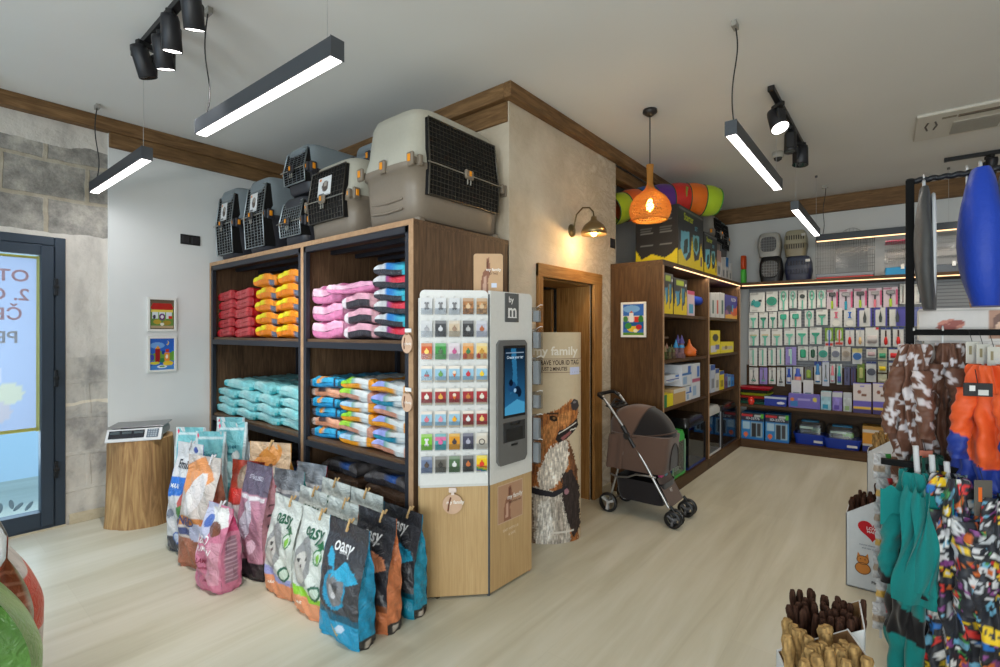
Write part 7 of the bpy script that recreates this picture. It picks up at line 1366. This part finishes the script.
def hcage(label, px0, px1, base, band, ztop):
    t_, w, h = cage(label, px0, px1, ztop, 6.66, .26, base, (206, 206, 208), baseh=.085, nb=14)
    b = MB(); b.bb(-w / 2, w / 2, -.13, .13, h - .012, h + .006, band, b=.003); b.build('top_band', 'plastic', t_); b = MB(); b.box((w * .18, -.136, .085), (.03, .012, .05), (226, 226, 222), b=.003); b.build('clip', 'plastic', t_)
    b = MB(); [b.bb(-w / 2 + .02, w / 2 - .02, -.10, .10, z, z + .006, (214, 214, 216)) for z in (.17, .26)]; b.build('inner_floor', 'clear_plastic', t_)
hcage('hamster cage with bright blue tray and pink top band', 884.5, 910, (20, 140, 196), (200, 40, 90), 2.37); hcage('hamster cage with dark grey tray beside the hanging backpack', 934.5, 962, (84, 90, 98), (206, 208, 212), 2.42)
t_, w, h = cage('clear cage stacked on the hamster cage with blue tray', 887, 910, 2.40, 6.9, .06, (190, 190, 194), (200, 200, 202), baseh=.02, nb=10)
# ================================================================ CLOTHES RACK AND STOCK AT THE RIGHT EDGE
rk = thing('clothes_rack', 'tall black metal display rack with backpacks and dog coats hanging from it', 'rack', (.036, 3.0, 0)); BK = (14, 14, 15)
for x, y in ((0, 0), (1.3, 0), (0, .55), (1.3, .55)): MB().bb(x - .016, x + .016, y - .016, y + .016, 0, 2.11 if y == 0 else 1.25, BK, b=.002).build('post', 'matte', rk)
b = MB(); b.tube([(x, .0025 * math.sin(x * 150), 2.105 + .0025 * math.cos(x * 150)) for x in np.linspace(-.01, 1.31, 260)], .013, 6, (30, 32, 38)); b.build('top_bar', 'metal_dark', rk)
MB().bb(0, 1.3, -.014, .014, 1.385, 1.412, BK, b=.002).build('hanging_rail', 'matte', rk)
MB().bb(-.1, 1.3, -.32, -.295, .83, .855, BK, b=.002).build('hanging_rail', 'matte', rk)
for x in (0, 1.3): MB().bb(x - .012, x + .012, -.31, 0, .83, .855, BK, b=.002).build('rail_arm', 'metal_dark', rk)
MB().bb(0.02, 1.3, .06, .55, 1.165, 1.185, (206, 206, 204), b=.002).build('shelf', 'matte', rk); MB().bb(0.02, 1.3, .06, .55, .1, .13, (206, 206, 204), b=.002).build('shelf', 'matte', rk)
def hanger(x, y, z, label, col=(226, 226, 226), w=.0, cat='hanger'):
    t_ = thing('hook', label, 'hook', (x, y, z)); MB().tube([(0, 0, -.1), (0, 0, -.02), (.0, .018, .006), (0, .0, .026), (0, -.02, .008)], .004, 6, col).build('wire', 'plastic', t_)
# snack boxes on the rack shelf
def snack(label, x0, x1, z0, z1, lid=False):
    t_ = thing('snack_box', label, 'box', ((x0 + x1) / 2, 3.10, z0 + .001)); w, h = x1 - x0, z1 - z0; b = MB(); b.bb(-w / 2, w / 2, 0, .3, 0, h - .002, (210, 208, 204), b=.003)
    def f(X, Y):
        p = Paint(X, Y, (212, 206, 202)); p.ell(.32, .5, .13, .16, (196, 120, 100)); p.ell(.28, .42, .10, .10, (150, 60, 46)); p.ell(.38, .56, .08, .08, (150, 60, 46)); p.rect(.68, .1, 1, .9, (176, 130, 106)); p.ell(.84, .55, .12, .3, (110, 70, 56)); p.ell(.84, .42, .1, .18, (226, 186, 160)); p.rect(0, .92, 1, .94, (180, 176, 170)); return p
    art_panel(b, w, h, f, 50, 30, y=-.0012); b.build('carton', 'card', t_)
snack('white snack box with brown bone picture, lower on the rack shelf', .09, .44, 1.186, 1.355); snack('white snack box with brown bone picture, upper on the rack shelf', .07, .42, 1.356, 1.51)
t_ = thing('basket', 'small woven tan basket on top of the white snack boxes', 'basket', (.32, 3.24, 1.512)); b = MB()
for k in range(9): b.tube([((.055 + .012 * k / 8) * math.cos(a), (.055 + .012 * k / 8) * math.sin(a), .006 + k * .011 + .002 * math.sin(a * 8 + k * PI)) for a in np.linspace(0, 2 * PI, 30)], .007, 5, (170, 138, 110))
b.build('weave', 'rough', t_); MB().lathe([(0, .004), (.05, .004)], 18, (110, 84, 60)).build('bottom', 'rough', t_)
t_ = thing('dog_blanket', 'folded red dog blanket with green stripe on the rack shelf at right edge', 'blanket', (.66, 3.22, 1.356 - .17))
for k, (cc, z) in enumerate((((40, 60, 170), 0), ((206, 44, 26), .1), ((206, 50, 30), .2))):
    b = MB(); b.loft([sring(.42, .34, z, .3, 36), sring(.45, .36, z + .03, .3, 36), sring(.45, .36, z + .07, .3, 36), sring(.42, .33, z + .1, .3, 36)], cc); b.build('folded_layer', 'fabric', t_)
MB().bb(-.225, .225, -.184, -.17, .17, .19, (60, 140, 90), b=.003).build('stripe', 'fabric', t_)
# ---- hanging backpacks
def pack(label, x, y, z0, z1, rx, ry_, c1, rim, c2, rz=0):
    t_ = thing('hanging_backpack', label, 'backpack', (x, y, z0), rz); H = z1 - z0; R_ = []
    for v in np.linspace(0, 1, 26):
        s = math.sin(PI * (.14 + .80 * v)) ** .55; ring = sring(rx * 2 * s, ry_ * 2 * s, v * H, .8, 32); ring[:, 0] += .003 * np.sin(ring[:, 1] * 30 + v * 9); ring[:, 0] += .02 * (1 - v) ** 3; R_.append(ring)
    b = MB(); b.loft(R_, c1); b.build('shell', 'nylon', t_)
    b = MB(); pts = [(rx * .9, -ry_ * .8 * math.cos(q) * 1.0, H * .5 + H * .44 * math.sin(q)) for q in np.linspace(0, 2 * PI, 40)]; b.tube(pts, .008, 6, rim); b.build('zip_rim', 'plastic', t_)
    V = [(rx * .96, -ry_ * .76 * math.cos(q), H * .5 + H * .41 * math.sin(q)) for q in np.linspace(0, 2 * PI, 31)[:-1]]; b = MB(); b.add(V, [list(range(30))], c2); b.build('window_panel', 'nylon', t_)
    MB().tube([(0, 0, H - .02), (0, -.02, H + .02), (0, 0, H + .035), (0, .02, H + .02), (0, 0, H - .02)], .006, 6, rim).build('loop', 'plastic', t_)
pack('dark grey backpack with pale zip rim hanging beside the black rack post', .085, 2.98, 1.50, 2.06, .036, .14, (62, 62, 62), (190, 192, 196), (60, 74, 120)); hanger(.085, 2.995, 2.10, 'white hook holding the dark grey backpack')
pack('bright blue backpack hanging at the right edge of the photo', .268, 2.95, 1.51, 2.10, .075, .15, (16, 60, 172), (170, 172, 176), (60, 66, 90)); hanger(.23, 3.0, 2.11, 'white hook above the bright blue backpack')
# ---- hanging coats
def coat(label, x, y, z0, z1, rx, ry_, fn, seed, flare=.25, sleeves=True, sc=None, folds=9, rz=0., neck=.45, mat='nylon', depth=.012):
    t_ = thing('dog_coat', label, 'dog coat', (x, y, z0), rz, None); H = z1 - z0; n = 120; r = np.random.RandomState(seed); ph = r.rand(12) * 6
    A = np.linspace(0, 2 * PI, n + 1); R_ = []; Vs = np.linspace(0, 1, 90)
    for v in Vs:
        s = (neck + (1 - neck) * min(1, ((1 - v) / .3)) ** .6) * (1 + flare * (1 - v) * .5) * (1 - .12 * math.exp(-((v - .25) / .12) ** 2))
        amp = depth * (1.4 - .5 * v); f = amp * (2.2 * (np.abs(np.sin(folds / 2 * A + ph[0] + 1.1 * math.sin(v * 4 + ph[1]))) ** .6 - .6) + .7 * (np.abs(np.sin(v * 9 + 2 * np.sin(A * 2 + ph[5]))) ** .6 - .6) + .6 * np.sin((folds * 2 - 3) * A + ph[2] + v * 6) + .5 * np.sin(v * 24 + 3 * np.sin(A * 2 + ph[3])) + .35 * np.sin(v * 41 + A * 5 + ph[4]))
        R_.append(np.stack([(rx * s + f) * np.cos(A) + .01 * math.sin(v * 6 + ph[5]), (ry_ * s + f) * np.sin(A), np.full(n + 1, v * H) + (.012 * np.sin(A * 4 + ph[6]) if v < .02 else 0)], 1))
    X, Y = np.meshgrid(A / (2 * PI) * (rx + ry_) * PI, Vs * H); p = fn(Paint(X, Y, (255, 255, 255))); b = MB(); b.grid(np.array(R_), vc=p.c); b.build('body', mat, t_)
    if sleeves:
        for k, (ax_, ay, az, ln, dx, dy) in enumerate(((-rx * .75, -ry_ * .6, .86, .42, -.035, -.02), (rx * .3, -ry_ * .95, .84, .40, .015, -.05))):
            rings = []; m_ = 26
            for v in np.linspace(0, 1, 30):
                a = np.linspace(0, 2 * PI, m_ + 1); rad = .036 * (1 - .25 * v) + .004 * np.sin(a * 3 + v * 14 + k) + .003 * np.sin(v * 40 + a)
                c0 = np.array((ax_ + dx * math.sin(v * 1.6), ay + dy * math.sin(v * 2), az * H - v * ln * H)); rings.append(np.stack([c0[0] + rad * np.cos(a), c0[1] + rad * np.sin(a), np.full(m_ + 1, c0[2])], 1))
            Xs, Ys = np.meshgrid(np.linspace(0, .2, m_ + 1) + .31 * k, np.linspace(.7, .7 - ln, 30) * H); q = fn(Paint(Xs, Ys, (255, 255, 255))); b = MB(); b.grid(np.array(rings), vc=q.c); b.build('sleeve', mat, t_)
    return t_
def bones(seed, base=(104, 68, 52)):
    def f(p):
        p.c[:] = base; r = random.Random(seed)
        for _ in range(180):
            x, y, a = r.uniform(0, 1.1), r.uniform(0, .9), r.uniform(0, 3.1); L = .017; dx, dy = L * math.cos(a), L * math.sin(a); c = (206, 200, 204)
            p.line(x - dx, y - dy, x + dx, y + dy, .0075, c)
            for s in (-1, 1):
                for o in (-1, 1): p.ell(x + s * dx - o * dy * .45, y + s * dy + o * dx * .45, .0095, .0095, c)
        return p
    return f
def comic(seed, dark=False):
    def f(p):
        p.c[:] = (40, 42, 52) if not dark else (26, 26, 30); r = random.Random(seed); cs = [(206, 46, 40), (226, 190, 40), (34, 110, 190), (222, 222, 222), (206, 206, 210), (190, 194, 200), (36, 36, 44), (40, 40, 48), (206, 104, 46), (70, 140, 80), (130, 66, 130), (110, 170, 200)] if not dark else [(226, 60, 120), (90, 60, 130), (40, 150, 190), (230, 180, 60)]
        for _ in range(900 if not dark else 60):
            x, y, a = r.uniform(0, 1.1), r.uniform(0, .9), r.uniform(0, 3.1); w, h = r.uniform(.010, .030), r.uniform(.008, .018); c = r.choice(cs); p.ell(x, y, w + .004, h + .004, (20, 20, 26), a); p.ell(x, y, w, h, c, a)
            if r.random() < .6: p.ell(x, y, w * .55, h * .5, r.choice(cs + [(20, 20, 30)]), a)
        for _ in range(60 if not dark else 0):
            x, y, a = r.uniform(0, 1.1), r.uniform(0, .9), r.uniform(-.4, .4); c = r.choice([(222, 40, 40), (236, 236, 236), (240, 200, 30)])
            for q in range(3):
                xx = x + q * .022; p.line(xx, y - .012, xx, y + .012, .0032, c); p.line(xx, y + .012, xx + .012, y + .012, .003, c); p.line(xx, y, xx + .010, y, .003, c); p.line(xx, y - .012, xx + .012, y - .012, .003, c)
        return p
    return f
def two(c1, c2, z, c3=None, z2=0):
    def f(p):
        p.c[:] = c1; p.c = np.where((p.Y < z + .02 * np.sin(p.X * 22))[..., None], np.array(c2, float), p.c)
        if c3: p.c = np.where((p.Y < z2 + .03 * np.sin(p.X * 14 + 2))[..., None], np.array(c3, float), p.c)
        return p
    return f
coat('brown dog coat with white bone pattern, nearest the black post', .05, 2.94, .63, 1.345, .068, .12, bones(3), 1, flare=.1, depth=.014); hanger(.05, 2.995, 1.40, 'white hook of the brown bone pattern coat near the post')
coat('second brown bone pattern dog coat, right of the first', .165, 2.98, .70, 1.35, .058, .12, bones(9, (98, 64, 48)), 2, flare=.05, depth=.012); hanger(.15, 2.995, 1.40, 'white hook of the second brown bone pattern coat')
coat('orange dog coat with blue lower part hanging at the right edge', .275, 2.74, .62, 1.27, .085, .13, two((226, 88, 34), (24, 52, 140), .28, (224, 96, 44), .13), 5, flare=.3, depth=.013, folds=7)
coat('teal fabric dog jacket with dark band hanging low at the right', .048, 2.65, .03, .83, .072, .12, two((20, 122, 120), (28, 26, 28), .26, (20, 118, 116), .12), 6, flare=.15, depth=.010, mat='fabric', folds=6)
b = MB(); n = 40
for k, (sx, w0, w1, hh, yo) in enumerate(((-.0, .03, .09, .42, -.125), (.02, .02, .06, .36, -.14))):
    P = [[(sx + u * (w0 + (w1 - w0) * v ** .7) * .8 + .01 * math.sin(v * 9 + u * 3), yo - .055 - .02 * math.sin(PI * v) + .012 * math.sin(u * 5 + v * 7), .74 - v * hh + abs(u) * .05 * (1 - v)) for u in np.linspace(-1, 1, 18)] for v in np.linspace(0, 1, 24)]
    b.grid(P, (20, 122, 120))
bpy.context.view_layer.update(); tj = [o for o in bpy.data.objects if o.get('label', '').startswith('teal fabric')][0]; b.build('tied_scarf', 'fabric', tj)
b = MB()
for s in (-1, 1): b.grid([[(s * (.01 + .10 * v) , -.165 + .05 * v + .02 * math.sin(v * 4), .72 - .05 * v + (u - .5) * (.05 + .10 * v) + .01 * math.sin(v * 12)) for u in np.linspace(0, 1, 10)] for v in np.linspace(0, 1, 14)], (22, 126, 124))
b.build('collar_wing', 'fabric', tj)
coat('colourful comic print dog coat hanging low beside the teal jacket', .155, 2.60, .02, .84, .078, .12, comic(4), 8, flare=.2, depth=.016, folds=8); coat('second colourful comic print dog coat at the right photo edge', .275, 2.54, .02, .80, .080, .12, comic(11), 9, flare=.2, depth=.015, folds=7)
coat('black dog coat with pink shapes at the lower right photo edge', .38, 2.62, .30, .92, .08, .16, comic(21, True), 12, flare=.1, depth=.010, sleeves=False)
coat('dark green dog coat hanging behind the brown and teal ones', .10, 2.76, .45, .88, .07, .12, two((18, 70, 60), (18, 60, 52), .2), 14, flare=.1, sleeves=False, mat='fabric')
# cardboard tags on the clothes
def tag_(label, x, y, z, w, h, col, ac, rz=.6):
    t_ = thing('price_tag', label, 'tag', (x, y, z), rz, None); b = MB(); b.bb(-w / 2, w / 2, -.002, .002, -h, 0, col, b=.0006); b.bb(-w * .3, -w * .1, -.0032, -.002, -h * .6, -h * .2, ac); b.bb(-w * .0, w * .35, -.0032, -.002, -h * .9, -h * .5, (200, 200, 198)); b.build('card_tag', 'card', t_); MB().tube([(0, 0, -.005), (0, .012, .03), (0, .02, .05)], .0015, 4, (40, 40, 40)).build('string', 'matte', t_)
tag_('grey cardboard tag with orange stripe on the orange coat', .235, 2.50, .86, .06, .13, (96, 92, 86), (230, 110, 40)); tag_('cardboard tag with a pink picture between the brown and orange coats', .085, 2.74, .90, .05, .12, (206, 130, 110), (226, 90, 40)); tag_('black tag with white lettering on the orange coat shoulder', .225, 2.545, 1.21, .085, .05, (30, 30, 34), (220, 220, 220), .3)
for k in range(3): tag_('white price card, %s in the fan above the orange coat' % ['left', 'middle', 'right'][k], .235 + k * .03, 2.84 - k * .02, 1.36 - .01 * k, .05, .09, (206, 204, 196), (150, 140, 110), .6)
for k, (x, z, h, tl) in enumerate(((.05, .93, .16, 'leftmost'), (.10, .90, .15, 'middle'), (.145, .88, .14, 'rightmost'))): MB().tube([(0, 0, 0), (.004, 0, -h * .5), (.01, -.01, -h)], .010, 8, (206, 208, 210)).build('drawstring', 'fabric', loc=(x, 2.66, z), label='%s pale coat strap hanging over the teal and comic print coats' % tl, cat='strap')
# silver packets strip
for k in range(7):
    b = MB(); X, Y = np.meshgrid(np.linspace(-1, 1, 14), np.linspace(0, 1, 16)); th = .014 * (1 - X ** 4) * np.sin(PI * np.clip(Y, .02, .98)) ** .5; c = np.zeros(X.shape + (3,)); c[:] = (186, 182, 182); c[(Y > .3) & (Y < .55) & (X < .2)] = ((190, 150, 70) if k % 2 else (150, 130, 110)); c[(Y > .7) & (X > .3)] = (60, 130, 60) if k == 0 else (210, 60, 60)
    for s in (-1, 1): P = np.stack([X * .035, s * th + .003 * np.sin(Y * 20 + X * 6), Y * .115], -1); b.grid(P if s < 0 else P[:, ::-1], vc=c if s < 0 else c[:, ::-1])
    b.build('treat_packet', 'film', loc=(-.062 + .008 * (k % 2), 2.79 - .015 * k, .74 - k * .105), rz=.5 + .1 * (k % 3), label='silver and orange treat packet, %s of the hanging strip beside the teal jacket' % ['top', 'second', 'third', 'fourth', 'fifth', 'sixth', 'bottom'][k], cat='packet', group='treat packets hanging in a strip')
MB().bb(-.072, -.062, 2.800, 2.804, .02, .86, (200, 200, 200)).build('clip_strip', 'plastic', label='narrow clear clip strip carrying the silver treat packets', cat='strip')
# ---- cardboard chew stick bins
def binbox(label, x, y, rz, w, dep, zl, zr, art=True, cutdir=1):
    t_ = thing('chew_bin', label, 'cardboard bin', (x, y, 0), rz, None); th = .004; b = MB(); WH, BRN = (208, 210, 212), (150, 116, 80)
    # front and back follow the slanted rim
    for y0, y1 in ((-dep / 2, -dep / 2 + th), (dep / 2 - th, dep / 2)): b.convex([(-w / 2, y0, 0), (w / 2, y0, 0), (w / 2, y0, zr), (-w / 2, y0, zl), (-w / 2, y1, 0), (w / 2, y1, 0), (w / 2, y1, zr), (-w / 2, y1, zl)], [(0, 1, 2, 3), (4, 5, 6, 7), (0, 1, 5, 4), (1, 2, 6, 5), (2, 3, 7, 6), (3, 0, 4, 7)], WH)
    b.bb(-w / 2, -w / 2 + th, -dep / 2, dep / 2, 0, zl, WH); b.bb(w / 2 - th, w / 2, -dep / 2, dep / 2, 0, zr, WH); b.bb(-w / 2, w / 2, -dep / 2, dep / 2, 0, .005, WH); b.build('cardboard_bin', 'card', t_)
    b = MB(); g = th + .0006; b.bb(-w / 2 + g, -w / 2 + g + .001, -dep / 2 + g, dep / 2 - g, .01, zl - .002, BRN); b.bb(w / 2 - g - .001, w / 2 - g, -dep / 2 + g, dep / 2 - g, .01, zr - .002, BRN)
    b.add([(-w / 2 + g, dep / 2 - g, .01), (w / 2 - g, dep / 2 - g, .01), (w / 2 - g, dep / 2 - g, zr - .003), (-w / 2 + g, dep / 2 - g, zl - .003)], [(0, 1, 2, 3)], BRN); b.add([(-w / 2 + g, -dep / 2 + g, .01), (w / 2 - g, -dep / 2 + g, .01), (w / 2 - g, -dep / 2 + g, zr - .003), (-w / 2 + g, -dep / 2 + g, zl - .003)], [(0, 1, 2, 3)], BRN); b.build('inner_lining', 'matte', t_)
    if art:
        b = MB(); y = -dep / 2 - .0015; RED = (196, 28, 38)
        h_ = [(16 * math.sin(a) ** 3, 13 * math.cos(a) - 5 * math.cos(2 * a) - 2 * math.cos(3 * a) - math.cos(4 * a)) for a in np.linspace(0, 2 * PI, 40)[:-1]]; s = w * .017; b.add([(q * s, y, .33 + v * s * .95) for q, v in h_], [list(range(39))[::-1]], RED)
        b.text('LOVE', .022, (0, y - .001, .338), (240, 230, 230)); b.text('MADE', .018, (0, y - .001, .32), (240, 230, 230))
        b.text('natural chews for dogs', .0125, (0, y - .001, .245), (130, 136, 150)); b.text('and cats every day', .0125, (0, y - .001, .228), (130, 136, 150))
        for cx, cc in ((-.042, (206, 130, 60)), (.045, (196, 198, 200))):   # generic sitting cat and dog drawings
            b.add([(cx + .034 * math.cos(a), y, .115 + .034 * math.sin(a)) for a in np.linspace(0, 2 * PI, 22)[:-1]], [list(range(21))[::-1]], cc); b.add([(cx + .028 * math.cos(a), y - .0004, .16 + .024 * math.sin(a)) for a in np.linspace(0, 2 * PI, 22)[:-1]], [list(range(21))[::-1]], cc)
            for s2 in (-1, 1): b.add([(cx + s2 * .026, y - .0006, .17), (cx + s2 * .010, y - .0006, .182), (cx + s2 * .022, y - .0006, .2)], [(0, 1, 2)], cc); b.add([(cx + s2 * .010 + .003 * math.cos(a), y - .001, .164 + .003 * math.sin(a)) for a in np.linspace(0, 2 * PI, 9)[:-1]], [list(range(8))], (30, 30, 34))
            for q in ((.115, .034), (.16, .026)): b.tube([(cx + q[1] * math.cos(a), y - .001, q[0] + q[1] * .9 * math.sin(a)) for a in np.linspace(0, 2 * PI, 24)], .0012, 4, (40, 36, 38))
        b.text('Planet', .020, (.02, y - .001, .05), (40, 40, 44)); b.build('printed_front', 'paper', t_)
    return t_
binbox('white cardboard chew bin with red heart, middle one on the floor beside the rack', -.115, 3.42, 0, .235, .20, .40, .56); binbox('farther white cardboard chew bin with red heart behind the middle one', -.07, 4.90, 0, .26, .22, .46, .66)
binbox('grey cardboard bin of dark chew sticks at the bottom edge of the photo', -.195, 2.00, .12, .20, .20, .34, .47, art=False); binbox('nearest cardboard bin full of tan chew sticks at the bottom edge', -.180, 1.77, .42, .205, .20, .36, .46, art=False)
def stick(col, r0, L, seed, lump):
    r = random.Random(seed); b = MB(); n = 12; rings = []; cols_ = []
    for v in np.linspace(0, 1, 40):
        rad = r0 * (1 - .2 * (v - .5) ** 2) * (1 + lump * math.sin(v * 40 + seed)); a = np.linspace(0, 2 * PI, n + 1)[:-1]; q = rad * (1 + lump * np.sin(a * 3 + v * 30 + seed) + lump * .8 * np.sin(a * 5 - v * 53)) * (min(1, (1 - v) / .012 * .3 + .7)); rings.append(np.stack([q * np.cos(a) + .004 * math.sin(v * 5 + seed), q * np.sin(a), np.full(n, v * L)], 1))
        cols_.append(np.array([np.array(col) * (1 + .22 * math.sin(k * 2.2 + v * 37)) for k in range(n)]))
    b.loft(rings, vc=np.clip(np.array(cols_), 0, 255)); return b.build('chew_stick', 'rough')
sd = [stick((74, 50, 40), .011, .46, s, .10) for s in (1, 2, 3)]; stt = [stick((176, 142, 92), .0165, .46, s, .13) for s in (4, 5, 6)]
def fill(kinds, x, y, rz, w, dep, n, lab, group, ztop, seed=0, sc=1., nc=5):
    r = random.Random(seed)
    for k in range(n):
        gx = ((k % nc) + .5) / nc - .5; gy = ((k // nc) + .5) / max(1, math.ceil(n / nc)) - .5; lx, ly = gx * w * .86 + r.uniform(-.006, .006), gy * dep * .8 + r.uniform(-.006, .006)
        X_, Y_ = x + lx * math.cos(rz) - ly * math.sin(rz), y + lx * math.sin(rz) + ly * math.cos(rz); o = kinds[k % 3].copy(); C.objects.link(o); z0 = ztop(gx) - .46 * sc + r.uniform(-.015, .02); o.location = (X_, Y_, max(.01, z0)); o.rotation_euler = (r.uniform(-.09, .09), r.uniform(-.10, .10), r.uniform(0, 6)); o.scale = (sc, sc, sc)
        o['label'] = lab; o['category'] = 'chew stick'; o['group'] = group
fill(sd, -.115, 3.42, 0, .235, .20, 30, 'thin dark brown chew stick standing in the middle white heart bin', 'dark chew sticks in the middle bin', lambda g: .50 + .12 * g, seed=1, nc=6); fill(stt, -.07, 4.90, 0, .26, .22, 14, 'pale tan chew stick standing in the farther white heart bin', 'tan chew sticks in the farther bin', lambda g: .62 + .1 * g, seed=2)
fill(sd, -.195, 2.00, .12, .20, .20, 42, 'thin dark brown chew stick standing in the grey bin at bottom edge', 'dark chew sticks in the near bin', lambda g: .43 + .08 * g, seed=3, nc=7); fill(stt, -.180, 1.77, .42, .205, .20, 25, 'thick crumbly tan chew stick standing in the nearest cardboard bin', 'tan chew sticks in the nearest bin', lambda g: .455 + .05 * g, seed=4)
for o in sd + stt: bpy.data.objects.remove(o)
